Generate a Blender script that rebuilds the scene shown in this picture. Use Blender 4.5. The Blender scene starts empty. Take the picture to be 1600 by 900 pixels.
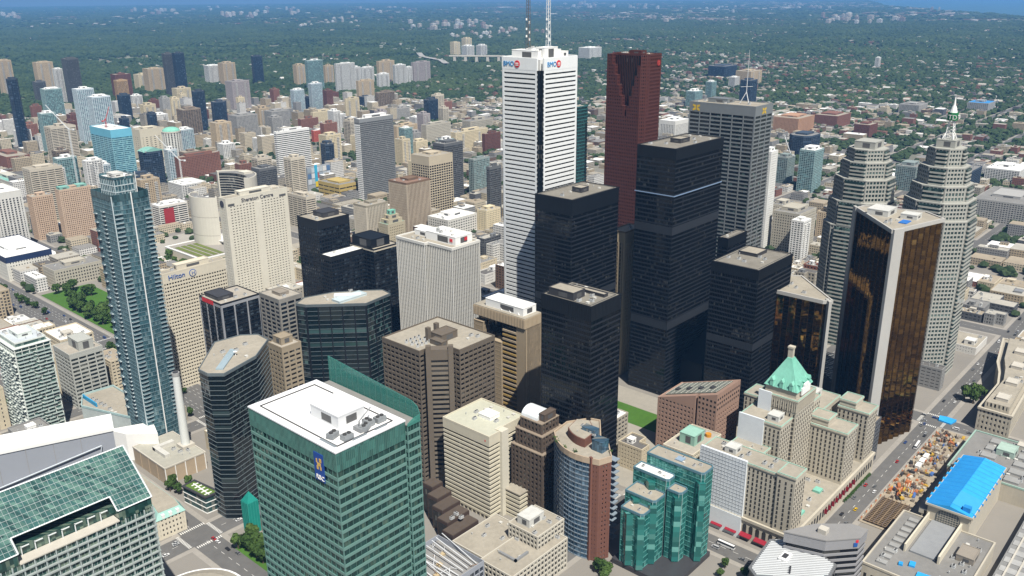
import bpy, bmesh, math, random
import numpy as np
from mathutils import Vector, Matrix
R = math.radians
random.seed(7)
sc = bpy.context.scene
COL = sc.collection
# ---------------------------------------------------------------- camera, sky, sun, exposure
# x = along the east-west streets, y = along the north-south streets, metres; the camera stands on a tower deck at the origin
cam_d = bpy.data.cameras.new('camera'); cam = bpy.data.objects.new('camera', cam_d); COL.objects.link(cam)
sc.camera = cam
PIT, ROL, YAW, CH = R(18.83), R(-0.42), R(48.19), 346.0
_fw = Vector((math.sin(YAW)*math.cos(PIT), math.cos(YAW)*math.cos(PIT), -math.sin(PIT)))
_rt = Vector((math.cos(YAW), -math.sin(YAW), 0)); _up = _rt.cross(_fw)
_r2 = _rt*math.cos(ROL)+_up*math.sin(ROL); _u2 = _up*math.cos(ROL)-_rt*math.sin(ROL)
cam.matrix_world = Matrix(((_r2.x,_u2.x,-_fw.x,0),(_r2.y,_u2.y,-_fw.y,0),(_r2.z,_u2.z,-_fw.z,CH),(0,0,0,1)))
cam_d.sensor_fit = 'HORIZONTAL'; cam_d.sensor_width = 36; cam_d.lens = 36*1355/1600
cam_d.clip_start = 1.0; cam_d.clip_end = 250000
SUN_AZ, SUN_EL = R(208), R(57)
w = bpy.data.worlds.new('World'); sc.world = w; w.use_nodes = True
nt = w.node_tree; bg = nt.nodes['Background']
sky = nt.nodes.new('ShaderNodeTexSky'); sky.sky_type = 'NISHITA'; sky.sun_disc = False
sky.sun_elevation = SUN_EL; sky.sun_rotation = SUN_AZ; sky.altitude = 300; sky.air_density = 1.0; sky.dust_density = 1.2; sky.ozone_density = 1.2
nt.links.new(sky.outputs[0], bg.inputs[0]); bg.inputs[1].default_value = 0.05
sd = bpy.data.lights.new('sun', 'SUN'); sun = bpy.data.objects.new('sun', sd); COL.objects.link(sun)
sd.energy = 5.0; sd.angle = R(0.53); sd.color = (1.0, 0.95, 0.86)
sun.rotation_euler = Vector((math.sin(SUN_AZ)*math.cos(SUN_EL), math.cos(SUN_AZ)*math.cos(SUN_EL), math.sin(SUN_EL))).to_track_quat('Z', 'Y').to_euler()
sun.location = (0, -200, 800)
sc.view_settings.view_transform = 'Standard'; sc.view_settings.look = 'None'
sc.view_settings.exposure = 0.40; sc.view_settings.gamma = 1.0
sc.render.engine = 'CYCLES'
cy = sc.cycles
cy.use_denoising = True; cy.max_bounces = 6; cy.diffuse_bounces = 2; cy.glossy_bounces = 3; cy.transmission_bounces = 4
cy.volume_bounces = 1; cy.transparent_max_bounces = 8; cy.caustics_reflective = False; cy.caustics_refractive = False
cy.sample_clamp_indirect = 6.0; cy.sample_clamp_direct = 0.0

# ---------------------------------------------------------------- mesh helpers
class MB:
    def __init__(s): s.v = []; s.f = []; s.m = []
    def add(s, vs, fs, mi=0):
        o = len(s.v); s.v += [tuple(p) for p in vs]
        for f in fs: s.f.append(tuple(i+o for i in f)); s.m.append(mi)
        return s
    def box(s, x0, y0, z0, x1, y1, z1, mi=0):
        return s.add([(x0,y0,z0),(x1,y0,z0),(x1,y1,z0),(x0,y1,z0),(x0,y0,z1),(x1,y0,z1),(x1,y1,z1),(x0,y1,z1)],
              [(0,3,2,1),(4,5,6,7),(0,1,5,4),(1,2,6,5),(2,3,7,6),(3,0,4,7)], mi)
    def obox(s, c, ang, lx, ly, z0, z1, mi=0):          # oriented box centred at c
        ca, sa = math.cos(ang), math.sin(ang); q = []
        for z in (z0, z1):
            for a, b in ((-1,-1),(1,-1),(1,1),(-1,1)):
                x, y = a*lx/2, b*ly/2; q.append((c[0]+x*ca-y*sa, c[1]+x*sa+y*ca, z))
        return s.add(q, [(0,3,2,1),(4,5,6,7),(0,1,5,4),(1,2,6,5),(2,3,7,6),(3,0,4,7)], mi)
    def prism(s, poly, z0, z1, mi=0, mtop=None, ztop=None):
        n = len(poly); zt = ztop or [z1]*n
        s.add([(p[0],p[1],z0) for p in poly]+[(p[0],p[1],zt[i]) for i, p in enumerate(poly)],
              [tuple(range(n-1,-1,-1))]+[(i,(i+1)%n,n+(i+1)%n,n+i) for i in range(n)], mi)
        o = len(s.v)-n
        s.f.append(tuple(range(o,o+n))); s.m.append(mi if mtop is None else mtop)
        return s
    def ring(s, po, pi, z0, z1, mi=0):
        n = len(po)
        vs = [(p[0],p[1],z0) for p in po]+[(p[0],p[1],z1) for p in po]+[(p[0],p[1],z0) for p in pi]+[(p[0],p[1],z1) for p in pi]
        fs = []
        for i in range(n):
            j = (i+1)%n
            fs += [(i,j,n+j,n+i),(n+i,n+j,3*n+j,3*n+i),(2*n+j,2*n+i,3*n+i,3*n+j),(j,i,2*n+i,2*n+j)]
        return s.add(vs, fs, mi)
    def cyl(s, x, y, z0, z1, r0, r1=None, n=12, mi=0):
        r1 = r0 if r1 is None else r1
        a = [2*math.pi*i/n for i in range(n)]
        vs = [(x+r0*math.cos(t),y+r0*math.sin(t),z0) for t in a]+[(x+r1*math.cos(t),y+r1*math.sin(t),z1) for t in a]
        return s.add(vs, [(i,(i+1)%n,n+(i+1)%n,n+i) for i in range(n)]+[tuple(range(n,2*n)),tuple(range(n-1,-1,-1))], mi)
    def bar(s, a, b, r, n=4, mi=0, r1=None):
        a, b = Vector(a), Vector(b); d = (b-a)
        if d.length < 1e-6: return s
        d.normalize(); u = d.orthogonal().normalized(); v = d.cross(u); vs = []
        for p, rr in ((a, r), (b, r if r1 is None else r1)):
            for i in range(n):
                t = 2*math.pi*(i+.5)/n; vs.append(p+u*rr*math.cos(t)+v*rr*math.sin(t))
        return s.add(vs, [(i,(i+1)%n,n+(i+1)%n,n+i) for i in range(n)]+[tuple(range(n,2*n)),tuple(range(n-1,-1,-1))], mi)
    def mesh(s, name='m'):
        me = bpy.data.meshes.new(name); me.from_pydata(s.v, [], s.f)
        if any(s.m): me.polygons.foreach_set('material_index', s.m)
        me.update(); return me
def offset(poly, d):
    """outward offset (d>0) of a CCW polygon"""
    n = len(poly); out = []
    for i in range(n):
        p0, p1, p2 = Vector(poly[i-1]), Vector(poly[i]), Vector(poly[(i+1)%n])
        e1 = (p1-p0).normalized(); e2 = (p2-p1).normalized()
        n1 = Vector((e1.y,-e1.x)); n2 = Vector((e2.y,-e2.x))
        k = 1+n1.dot(n2); m = (n1+n2)/max(k, 0.25)
        out.append((p1.x+m.x*d, p1.y+m.y*d))
    return out
def rect(wx, wy, x=0, y=0): return [(x,y),(x+wx,y),(x+wx,y+wy),(x,y+wy)]
def empty(name, loc, label, cat, group=None, rotz=0, kind=None):
    o = bpy.data.objects.new(name, None); COL.objects.link(o); o.location = loc; o.rotation_euler[2] = rotz
    tag(o, label, cat, group, kind); return o
def tag(o, label=None, cat=None, group=None, kind=None):
    if label: o['label'] = label
    if cat: o['category'] = cat
    if group: o['group'] = group
    if kind: o['kind'] = kind
    return o
def link(name, me, mats, parent=None, loc=(0,0,0), rotz=0, kind=None):
    if not isinstance(mats, (list, tuple)): mats = [mats]
    if len(me.materials) == 0:
        for m in mats: me.materials.append(m)
    o = bpy.data.objects.new(name, me); COL.objects.link(o); o.location = loc; o.rotation_euler[2] = rotz
    if parent is not None: o.parent = parent
    if kind: o['kind'] = kind
    return o
def part(name, mb, mats, parent, loc=(0,0,0), rotz=0, kind=None):
    return link(name, mb.mesh(name) if isinstance(mb, MB) else mb, mats, parent, loc, rotz, kind)
# ---------------------------------------------------------------- materials
MATS = {}
def nodes(name):
    m = bpy.data.materials.new(name); m.use_nodes = True
    return m, m.node_tree, m.node_tree.nodes['Principled BSDF']
def N(nt, t, **k):
    n = nt.nodes.new(t)
    for a, b in k.items(): setattr(n, a, b)
    return n
def math_(nt, op, a, b=None, c=None):
    n = N(nt, 'ShaderNodeMath', operation=op)
    for i, v in enumerate((a, b, c)):
        if v is None: continue
        if isinstance(v, (int, float)): n.inputs[i].default_value = v
        else: nt.links.new(v, n.inputs[i])
    return n.outputs[0]
def mixc(nt, fac, a, b, bt='MIX'):
    n = N(nt, 'ShaderNodeMix', data_type='RGBA', blend_type=bt)
    for i, v in ((0, fac), (6, a), (7, b)):
        if isinstance(v, (int, float)): n.inputs[i].default_value = v
        elif isinstance(v, (tuple, list)): n.inputs[i].default_value = (*v, 1) if len(v) == 3 else v
        else: nt.links.new(v, n.inputs[i])
    return n.outputs[2]
def plain(name, rgb, rough=0.85, var=0.22, scale=0.25, metal=0.0, streak=0.0, spec=0.3, fine=0.0):
    """solid surface with uneven tone: broad blotches, optional rain streaks, fine grain"""
    if name in MATS: return MATS[name]
    m, nt, b = nodes(name)
    geo = N(nt, 'ShaderNodeNewGeometry')
    no = N(nt, 'ShaderNodeTexNoise'); no.inputs['Scale'].default_value = scale; no.inputs['Detail'].default_value = 5; no.inputs['Roughness'].default_value = .65
    nt.links.new(geo.outputs['Position'], no.inputs['Vector'])
    f = math_(nt, 'MULTIPLY_ADD', no.outputs[0], 2*var, 1-var)
    lo = N(nt, 'ShaderNodeTexNoise'); lo.inputs['Scale'].default_value = scale*.17; lo.inputs['Detail'].default_value = 3
    nt.links.new(geo.outputs['Position'], lo.inputs['Vector']); f = math_(nt, 'MULTIPLY', f, math_(nt, 'MULTIPLY_ADD', lo.outputs[0], 1.6*var, 1-.8*var))
    if streak:
        mp = N(nt, 'ShaderNodeMapping'); mp.inputs['Scale'].default_value = (1.1, 1.1, 0.05)
        nt.links.new(geo.outputs['Position'], mp.inputs['Vector'])
        n2 = N(nt, 'ShaderNodeTexNoise'); n2.inputs['Scale'].default_value = 1.0; n2.inputs['Detail'].default_value = 3
        nt.links.new(mp.outputs[0], n2.inputs['Vector'])
        f = math_(nt, 'MULTIPLY', f, math_(nt, 'MULTIPLY_ADD', n2.outputs[0], 2*streak, 1-streak))
    c = mixc(nt, 1.0, rgb, f, 'MULTIPLY')
    nt.links.new(c, b.inputs['Base Color'])
    b.inputs['Roughness'].default_value = rough; b.inputs['Metallic'].default_value = metal; b.inputs['Specular IOR Level'].default_value = spec
    MATS[name] = m; return m
def glass(name, rgb, fh=3.8, bay=1.6, tilt=0.012, blind=0.25, bcol=(0.30,0.30,0.27), rough=0.06, metal=0.35, spec=0.6):
    """facade glazing: every pane (one floor x one bay) leans a hair differently and some have blinds drawn"""
    if name in MATS: return MATS[name]
    m, nt, b = nodes(name)
    tc = N(nt, 'ShaderNodeTexCoord'); geo = N(nt, 'ShaderNodeNewGeometry')
    sp = N(nt, 'ShaderNodeSeparateXYZ'); nt.links.new(tc.outputs['Object'], sp.inputs[0])
    u = math_(nt, 'ADD', sp.outputs[0], sp.outputs[1])
    cu = math_(nt, 'FLOOR', math_(nt, 'DIVIDE', u, bay)); cz = math_(nt, 'FLOOR', math_(nt, 'DIVIDE', sp.outputs[2], fh))
    cb = N(nt, 'ShaderNodeCombineXYZ'); nt.links.new(cu, cb.inputs[0]); nt.links.new(cz, cb.inputs[1])
    wn = N(nt, 'ShaderNodeTexWhiteNoise', noise_dimensions='3D'); nt.links.new(cb.outputs[0], wn.inputs['Vector'])
    v = N(nt, 'ShaderNodeVectorMath', operation='SUBTRACT'); nt.links.new(wn.outputs['Color'], v.inputs[0]); v.inputs[1].default_value = (.5,.5,.5)
    v2 = N(nt, 'ShaderNodeVectorMath', operation='SCALE'); nt.links.new(v.outputs[0], v2.inputs[0]); v2.inputs['Scale'].default_value = tilt*2
    no = N(nt, 'ShaderNodeTexNoise'); no.inputs['Scale'].default_value = .045; no.inputs['Detail'].default_value = 2
    nt.links.new(geo.outputs['Position'], no.inputs['Vector'])
    v5 = N(nt, 'ShaderNodeVectorMath', operation='SUBTRACT'); nt.links.new(no.outputs['Color'], v5.inputs[0]); v5.inputs[1].default_value = (.5,.5,.5)
    v6 = N(nt, 'ShaderNodeVectorMath', operation='SCALE'); nt.links.new(v5.outputs[0], v6.inputs[0]); v6.inputs['Scale'].default_value = tilt*3
    v3 = N(nt, 'ShaderNodeVectorMath', operation='ADD'); nt.links.new(geo.outputs['Normal'], v3.inputs[0]); nt.links.new(v2.outputs[0], v3.inputs[1])
    v7 = N(nt, 'ShaderNodeVectorMath', operation='ADD'); nt.links.new(v3.outputs[0], v7.inputs[0]); nt.links.new(v6.outputs[0], v7.inputs[1])
    v4 = N(nt, 'ShaderNodeVectorMath', operation='NORMALIZE'); nt.links.new(v7.outputs[0], v4.inputs[0])
    nt.links.new(v4.outputs[0], b.inputs['Normal'])
    isb = math_(nt, 'LESS_THAN', wn.outputs['Value'], blind)
    val = N(nt, 'ShaderNodeSeparateColor'); nt.links.new(wn.outputs['Color'], val.inputs[0])
    dark = mixc(nt, 1.0, rgb, math_(nt, 'MULTIPLY_ADD', val.outputs[1], 0.7, 0.65), 'MULTIPLY')
    nt.links.new(mixc(nt, math_(nt, 'MULTIPLY', isb, val.outputs[2]), dark, bcol), b.inputs['Base Color'])
    b.inputs['Roughness'].default_value = rough; b.inputs['Metallic'].default_value = metal; b.inputs['Specular IOR Level'].default_value = spec
    MATS[name] = m; return m
# ---------------------------------------------------------------- generic tower builder
def roofing(root, poly, h, mat_roof, mat_par, par=1.2, thick=0.6):
    inn = offset(poly, -thick)
    part('parapet', MB().ring(poly, inn, h-.5, h+par), mat_par, root)
    part('roof', MB().prism(offset(poly, -thick-.01), h-.5, h+.1), mat_roof, root)
def pierline(mb, poly, edges, sp, wd, d0, d1, z0, z1, corners=True, mi=0):
    n = len(poly)
    for i in range(n):
        if edges is not None and i not in edges: continue
        p, q = Vector(poly[i]), Vector(poly[(i+1)%n]); e = q-p; L = e.length
        if L < 1.0: continue
        e.normalize(); nn = Vector((e.y,-e.x)); k = max(1, round(L/sp)); ang = math.atan2(e.y, e.x)
        for j in range(0 if corners else 1, k+1 if corners else k):
            t = min(max(L*j/k, wd/2), L-wd/2); c = p+e*t+nn*((d0+d1)/2)
            mb.obox((c.x,c.y), ang, wd, d1-d0, z0, z1, mi)
    return mb
def facade(root, poly, z0, z1, fh, gmat, band=None, pier=None, rec=0.4, indiv=True, off=0.0, wallname='window_wall', bandname='floor_band'):
    """glass core, one spandrel per floor, piers: band=(height,mat[,proud]) pier=(spacing,width,mat[,proud])"""
    inn = offset(poly, -rec)
    core = part(wallname, MB().prism(inn, 0, z1-z0-.02), gmat, root, (0,0,z0))
    nfl = max(1, round((z1-z0)/fh)); fh = (z1-z0)/nfl
    if band:
        pb = offset(poly, band[2]) if len(band) > 2 and band[2] else poly
        if indiv:
            me = MB().ring(pb, offset(poly, -rec-.25), 0, band[0]).mesh(bandname)
            for i in range(nfl): link(bandname, me, band[1], root, (0,0,z0+i*fh+off))
        else:
            mb = MB()
            for i in range(nfl): mb.ring(pb, offset(poly, -rec-.25), z0+i*fh+off, z0+i*fh+off+band[0])
            part(bandname, mb, band[1], root, kind='stuff')
    if pier:
        pr = pier[3] if len(pier) > 3 else 0.08
        mb = pierline(MB(), poly, None, pier[0], pier[1], -rec-.2, pr, z0, z1-.01)
        part('pier', mb, pier[2], root, kind='stuff')
    return core
UNIT = {}
def unit_mesh(kind):
    if kind in UNIT: return UNIT[kind]
    mb = MB()
    if kind == 'air_unit':
        mb.box(-1.5,-1,0,1.5,1,1.7); mb.cyl(-.7,0,1.7,2.0,.6,n=10,mi=1); mb.cyl(.7,0,1.7,2.0,.6,n=10,mi=1); mb.box(-1.7,-1.1,0,1.7,1.1,.25)
        ms = [plain('unit_grey',(.42,.43,.43),.6,.2), plain('unit_dark',(.06,.06,.06),.6)]
    elif kind == 'cooling_tower':
        mb.box(-3,-2.2,.4,3,2.2,3.2); mb.cyl(-1.4,0,3.2,3.9,1.1,n=12,mi=1); mb.cyl(1.4,0,3.2,3.9,1.1,n=12,mi=1)
        for x in (-2.6,2.6):
            for y in (-1.9,1.9): mb.box(x-.15,y-.15,0,x+.15,y+.15,.4)
        ms = [plain('unit_steel',(.30,.32,.33),.5,.2,metal=.3), plain('unit_dark',(.06,.06,.06),.6)]
    elif kind == 'roof_hatch':
        mb.box(-1,-1,0,1,1,1.0); mb.box(-1.1,-1.1,1.0,1.1,1.1,1.15)
        ms = [plain('hatch_pale',(.55,.54,.50),.7)]
    else:                                               # vent_pipe
        mb.cyl(0,0,0,1.6,.28,n=8); mb.cyl(0,0,1.6,1.9,.45,.3,n=8)
        ms = [plain('unit_grey',(.42,.43,.43),.6,.2)]
    me = mb.mesh(kind)
    for m in ms: me.materials.append(m)
    UNIT[kind] = me; return me
def clutter(root, x0, y0, x1, y1, z, n, seed, kinds=('air_unit','roof_hatch','vent_pipe','air_unit'), s=1.0, avoid=()):
    rd = random.Random(seed); done = []
    for i in range(n*6):
        if len(done) >= n: break
        x, y = rd.uniform(x0+2,x1-2), rd.uniform(y0+2,y1-2)
        if any(abs(x-a) < 4.2*s and abs(y-b) < 4.2*s for a, b in done) or any(a < x < c and b < y < d for a, b, c, d in avoid): continue
        k = rd.choice(kinds); o = link(k, unit_mesh(k), [], root, (x,y,z), rd.choice((0,0,math.pi/2)))
        o.scale = (s,s,s); done.append((x,y))
def house_box(root, name, x0, y0, x1, y1, z0, z1, mat, roofmat=None, lip=.4):
    """penthouse / plant room: walls, coping, roof sheet and a louvre strip"""
    mb = MB().box(x0,y0,z0,x1,y1,z1-.5,0)
    mb.ring(rect(x1-x0+.3,y1-y0+.3,x0-.15,y0-.15), rect(x1-x0-2*lip,y1-y0-2*lip,x0+lip,y0+lip), z1-.6, z1, 0)
    mb.box(x0+lip+.01,y0+lip+.01,z1-.6,x1-lip-.01,y1-lip-.01,z1-.35,1)
    if z1-z0 > 3:
        mb.box(x0-.06,y0+(y1-y0)*.25,z0+1,x0+.1,y0+(y1-y0)*.6,z1-1.5,2); mb.box(x0+(x1-x0)*.3,y0-.06,z0+1,x0+(x1-x0)*.7,y0+.1,z1-1.5,2)
    return part(name, mb, [mat, roofmat or mat, plain('louvre',(.10,.10,.10),.6)], root)
def tower(name, label, cat, g, h, fh=3.8, gm=None, band=None, pier=None, poly=None, base=None, top=None, roofm=None, parm=None, indiv=True, group=None, rec=0.4, nclut=6, pent=None, off=0.0, par=0.9):
    """g=(x,y,wx,wy). base=(height,mat) plain plinth, top=(height,mat) blank crown, pent=list of (fx0,fy0,fx1,fy1,height,mat)"""
    x, y, wx, wy = g; root = empty(name, (x,y,0), label, cat, group)
    poly = poly or rect(wx, wy)
    z0, z1 = 0, h
    roofm = roofm or plain('roof_gravel',(.36,.33,.28),.95,.25,.35)
    parm = parm or (band[1] if band else (top[1] if top else roofm))
    if base: part('base', MB().prism(offset(poly,-.1), 0, base[0]), base[1], root); z0 = base[0]
    if top:
        part('crown', MB().ring(offset(poly,.06), offset(poly,-1.0), h-top[0], h-.004), top[1], root); z1 = h-top[0]
    facade(root, poly, z0, z1, fh, gm, band, pier, rec, indiv, off)
    roofing(root, offset(poly,.1), h, roofm, parm, par)
    for p in pent or []:
        house_box(root, 'penthouse', wx*p[0], wy*p[1], wx*p[2], wy*p[3], h, h+p[4], p[5])
    if nclut: clutter(root, wx*.1, wy*.1, wx*.9, wy*.9, h+.1, nclut, hash_(name+label), avoid=[(wx*p[0]-2.5,wy*p[1]-2.5,wx*p[2]+2.5,wy*p[3]+2.5) for p in pent or []])
    return root
def hash_(s): return sum((i+1)*ord(c) for i, c in enumerate(s))

def lettering(root, txt, loc, ang, size, mat, depth=.15, align='LEFT', name='lettering'):
    """raised letters on an upright wall; ang = direction the text runs in"""
    cu = bpy.data.curves.new(name, 'FONT'); cu.body = txt; cu.size = size; cu.extrude = depth; cu.align_x = align; cu.resolution_u = 3; cu.materials.append(mat)
    t = bpy.data.objects.new('tmp', cu); COL.objects.link(t)
    me = bpy.data.meshes.new_from_object(t.evaluated_get(bpy.context.evaluated_depsgraph_get())); bpy.data.objects.remove(t); bpy.data.curves.remove(cu)
    o = bpy.data.objects.new(name, me); COL.objects.link(o); o.parent = root; o.location = loc; o.rotation_euler = (math.pi/2, 0, ang); return o
def wall_disc(root, name, loc, ang, r, mat, t=.3, n=28):
    mb = MB(); vs = [(r*math.cos(2*math.pi*i/n), -t, r*math.sin(2*math.pi*i/n)) for i in range(n)]+[(r*math.cos(2*math.pi*i/n), 0.1, r*math.sin(2*math.pi*i/n)) for i in range(n)]
    mb.add(vs, [tuple(range(n)), tuple(range(2*n-1,n-1,-1))]+[(i, n+i, n+(i+1)%n, (i+1)%n) for i in range(n)])
    return part(name, mb, mat, root, loc, ang)
SOUTH, WEST = 0.0, -math.pi/2      # running directions of text on south and west walls

# ---------------------------------------------------------------- land, lake, streets
rng = np.random.default_rng(11)
_lat = rng.random((256,256))
def vnoise(x, y, s):
    x = np.asarray(x, float)/s+1000.37; y = np.asarray(y, float)/s+1000.71
    i, j = np.floor(x).astype(int), np.floor(y).astype(int); fx, fy = x-i, y-j
    fx = fx*fx*(3-2*fx); fy = fy*fy*(3-2*fy); g = lambda a, b: _lat[a%256, b%256]
    return (g(i,j)*(1-fx)+g(i+1,j)*fx)*(1-fy)+(g(i,j+1)*(1-fx)+g(i+1,j+1)*fx)*fy
def fbm(x, y, s): return .55*vnoise(x,y,s)+.28*vnoise(x,y,s*.45)+.17*vnoise(x,y,s*.2)
def ground_material():
    m, nt, b = nodes('land')
    geo = N(nt, 'ShaderNodeNewGeometry'); P_ = geo.outputs['Position']
    def noise(s, d=6, r=.6):
        n = N(nt, 'ShaderNodeTexNoise'); n.inputs['Scale'].default_value = s; n.inputs['Detail'].default_value = d; n.inputs['Roughness'].default_value = r
        nt.links.new(P_, n.inputs['Vector']); return n.outputs[0]
    ln = N(nt, 'ShaderNodeVectorMath', operation='LENGTH'); nt.links.new(P_, ln.inputs[0])
    far = N(nt, 'ShaderNodeMapRange'); nt.links.new(ln.outputs['Value'], far.inputs[0]); far.inputs[1].default_value = 1500; far.inputs[2].default_value = 3200
    pav = mixc(nt, noise(.02), (.19,.18,.165), (.28,.26,.23))
    green = mixc(nt, noise(.006), (.022,.05,.012), (.05,.085,.024))
    spots = math_(nt, 'GREATER_THAN', noise(.0035, 12, .78), .56)
    green = mixc(nt, math_(nt, 'MULTIPLY', spots, .75), green, (.26,.24,.20))
    town = math_(nt, 'GREATER_THAN', noise(.00022, 8, .62), .57)
    green = mixc(nt, math_(nt, 'MULTIPLY', town, math_(nt, 'MULTIPLY', noise(.004, 10, .8), .8)), green, (.42,.39,.34))
    nt.links.new(mixc(nt, far.outputs[0], pav, green), b.inputs['Base Color']); b.inputs['Roughness'].default_value = .95; b.inputs['Specular IOR Level'].default_value = .1
    return m
n = 96; mb = MB()
vs = [(0,0,0)]; fs = []
rr = [600,1500,4000,9000,18000,34000]
for r_ in rr: vs += [(r_*math.cos(2*math.pi*i/n), r_*math.sin(2*math.pi*i/n), 0) for i in range(n)]
for i in range(n): fs.append((0, 1+i, 1+(i+1)%n))
for k in range(len(rr)-1):
    for i in range(n):
        a, b_ = 1+k*n+i, 1+k*n+(i+1)%n; fs.append((a, a+n, b_+n, b_))
mb.add(vs, fs); tag(part('ground', mb, ground_material(), None), kind='structure')
def water_material():
    m, nt, b = nodes('lake_water'); b.inputs['Base Color'].default_value = (.05,.14,.20,1); b.inputs['Roughness'].default_value = .35
    no = N(nt, 'ShaderNodeTexNoise'); no.inputs['Scale'].default_value = .02; no.inputs['Detail'].default_value = 6
    geo = N(nt, 'ShaderNodeNewGeometry'); nt.links.new(geo.outputs['Position'], no.inputs['Vector'])
    bp = N(nt, 'ShaderNodeBump'); bp.inputs['Strength'].default_value = .3; bp.inputs['Distance'].default_value = 3; nt.links.new(no.outputs[0], bp.inputs['Height']); nt.links.new(bp.outputs[0], b.inputs['Normal'])
    return m
shore = [(11000,1200),(12945,2815),(14500,3500),(16500,4900),(18500,5900),(20919,7420),(24000,8600),(31000,11500)]
arc = [(33500*math.sin(R(a)), 33500*math.cos(R(a))) for a in range(72, 131, 4)]
tag(part('lake', MB().add([(x,y,.3) for x, y in shore]+[(x,y,.3) for x, y in arc]+[(9000,-9000,.3)], [tuple(range(len(shore)+len(arc),-1,-1))]), water_material(), None), kind='structure')
# streets: centre line, half width; asphalt sheets over the land with pavements beside them
asph = plain('asphalt',(.125,.122,.118),.9,.25,.15); walk = plain('pavement',(.30,.28,.25),.95,.18,.3)
paint = plain('road_paint',(.75,.74,.70),.8,.1)
EW = {'front':(174,7), 'wellington':(296,9), 'king':(492,9), 'adelaide':(640,8), 'richmond':(742,8), 'queen':(880,10), 'dundas':(1290,10), 'gerrard':(1520,9), 'college':(1720,11), 'wellesley':(2010,9), 'bloor':(2560,11), 'esplanade':(30,8)}
NS = {'john':(60,8), 'simcoe':(232,9), 'university':(338,18), 'york':(452,8), 'bay':(728,9), 'yonge':(985,10), 'church':(1180,9), 'jarvis':(1345,10), 'sherbourne':(1560,9), 'parliament':(1900,9), 'spadina':(-250,14)}
mbw = MB(); mba = MB(); mbl = MB()
for k, (y, hw) in EW.items():
    x0, x1 = (-400, 3600) if y < 1000 else (-900, 3600)
    mbw.add([(x0,y-hw-4,.05),(x1,y-hw-4,.05),(x1,y+hw+4,.05),(x0,y+hw+4,.05)], [(0,1,2,3)])
for k, (x, hw) in NS.items():
    y0, y1 = (20 if hw < 15 else 640), 3600
    mbw.add([(x-hw-4,y0,.06),(x+hw+4,y0,.06),(x+hw+4,y1,.06),(x-hw-4,y1,.06)], [(0,1,2,3)])
for k, (y, hw) in EW.items():
    x0, x1 = (-400, 3600) if y < 1000 else (-900, 3600)
    mba.add([(x0,y-hw,.10),(x1,y-hw,.10),(x1,y+hw,.10),(x0,y+hw,.10)], [(0,1,2,3)])
    if y < 1300:
        for x in np.arange(x0, 1600, 9.0):
            if all(abs(x-a) > b+3 for a, b in NS.values()): mbl.add([(x,y-.1,.16),(x+4,y-.1,.16),(x+4,y+.1,.16),(x,y+.1,.16)], [(0,1,2,3)])
for k, (x, hw) in NS.items():
    y0, y1 = (20 if hw < 15 else 640), 3600
    mba.add([(x-hw,y0,.12),(x+hw,y0,.12),(x+hw,y1,.12),(x-hw,y1,.12)], [(0,1,2,3)])
    for off in ((0,) if hw < 15 else (-11.5,-8,-4.5,4.5,8,11.5)):
        for y in np.arange(y0, 1500, 9.0):
            if all(abs(y-a) > b+3 for a, b in EW.values()): mbl.add([(x+off-.1,y,.16),(x+off+.1,y,.16),(x+off+.1,y+4,.16),(x+off-.1,y+4,.16)], [(0,1,2,3)])
# zebra bars and stop lines at crossings near the camera
for ky in ('front','wellington','king','adelaide','richmond','queen'):
    for kx in ('simcoe','university','york','bay'):
        (y, hy), (x, hx) = EW[ky], NS[kx]
        for sgn in (-1, 1):
            for t in np.arange(-hy+1, hy, 1.4): mbl.add([(x+sgn*(hx+1),y+t,.165),(x+sgn*(hx+3.5),y+t,.165),(x+sgn*(hx+3.5),y+t+.6,.165),(x+sgn*(hx+1),y+t+.6,.165)], [(0,1,2,3)] if sgn > 0 else [(3,2,1,0)])
            for t in np.arange(-hx+1, hx, 1.4): mbl.add([(x+t,y+sgn*(hy+1),.165),(x+t+.6,y+sgn*(hy+1),.165),(x+t+.6,y+sgn*(hy+3.5),.165),(x+t,y+sgn*(hy+3.5),.165)], [(0,1,2,3)] if sgn > 0 else [(3,2,1,0)])
tag(part('pavement', mbw, walk, None), kind='structure'); tag(part('road', mba, asph, None), kind='structure'); tag(part('road_markings', mbl, paint, None), kind='structure')
# ---------------------------------------------------------------- scattered tree canopy and far roofs (instanced over point sheets)
def leafy(seed, n=420, rx=1.0, rz=0.85, size=.2, lumps=7):
    """crown as many small leaf faces spread over a handful of lumps"""
    rd = random.Random(seed); mb = MB(); L = []
    for i in range(lumps):
        a = rd.uniform(0, 6.28); r_ = rd.uniform(.15,.6)*rx
        L.append((r_*math.cos(a), r_*math.sin(a), rd.uniform(.35,1.25)*rz, rd.uniform(.34,.55)*rx))
    for i in range(n):
        cx, cy, cz, rad = rd.choice(L); d = Vector((rd.gauss(0,1),rd.gauss(0,1),rd.gauss(0.25,.9))).normalized()
        p = Vector((cx,cy,cz))+d*rad*rd.uniform(.72,1.06)
        u = (d+Vector((rd.uniform(-.6,.6),rd.uniform(-.6,.6),rd.uniform(-.3,.7)))).normalized()
        a = u.orthogonal().normalized(); b = u.cross(a); s = size*rd.uniform(.6,1.2)
        mb.add([p+a*s, p+b*s*.9-a*s*.3+u*s*.2, p-a*s*.9, p-b*s*.9+a*s*.2], [(0,1,2,3)])
    return mb
def crown_blob(seed):
    bm = bmesh.new(); bmesh.ops.create_icosphere(bm, subdivisions=2, radius=1.0); rd = random.Random(seed)
    for v in bm.verts:
        k = rd.uniform(.68,1.18); v.co = Vector((v.co.x*k, v.co.y*k, max(-.25, v.co.z*k*.8)+.55))
    me = bpy.data.meshes.new('crown_blob'); bm.to_mesh(me); bm.free(); return me
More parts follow.
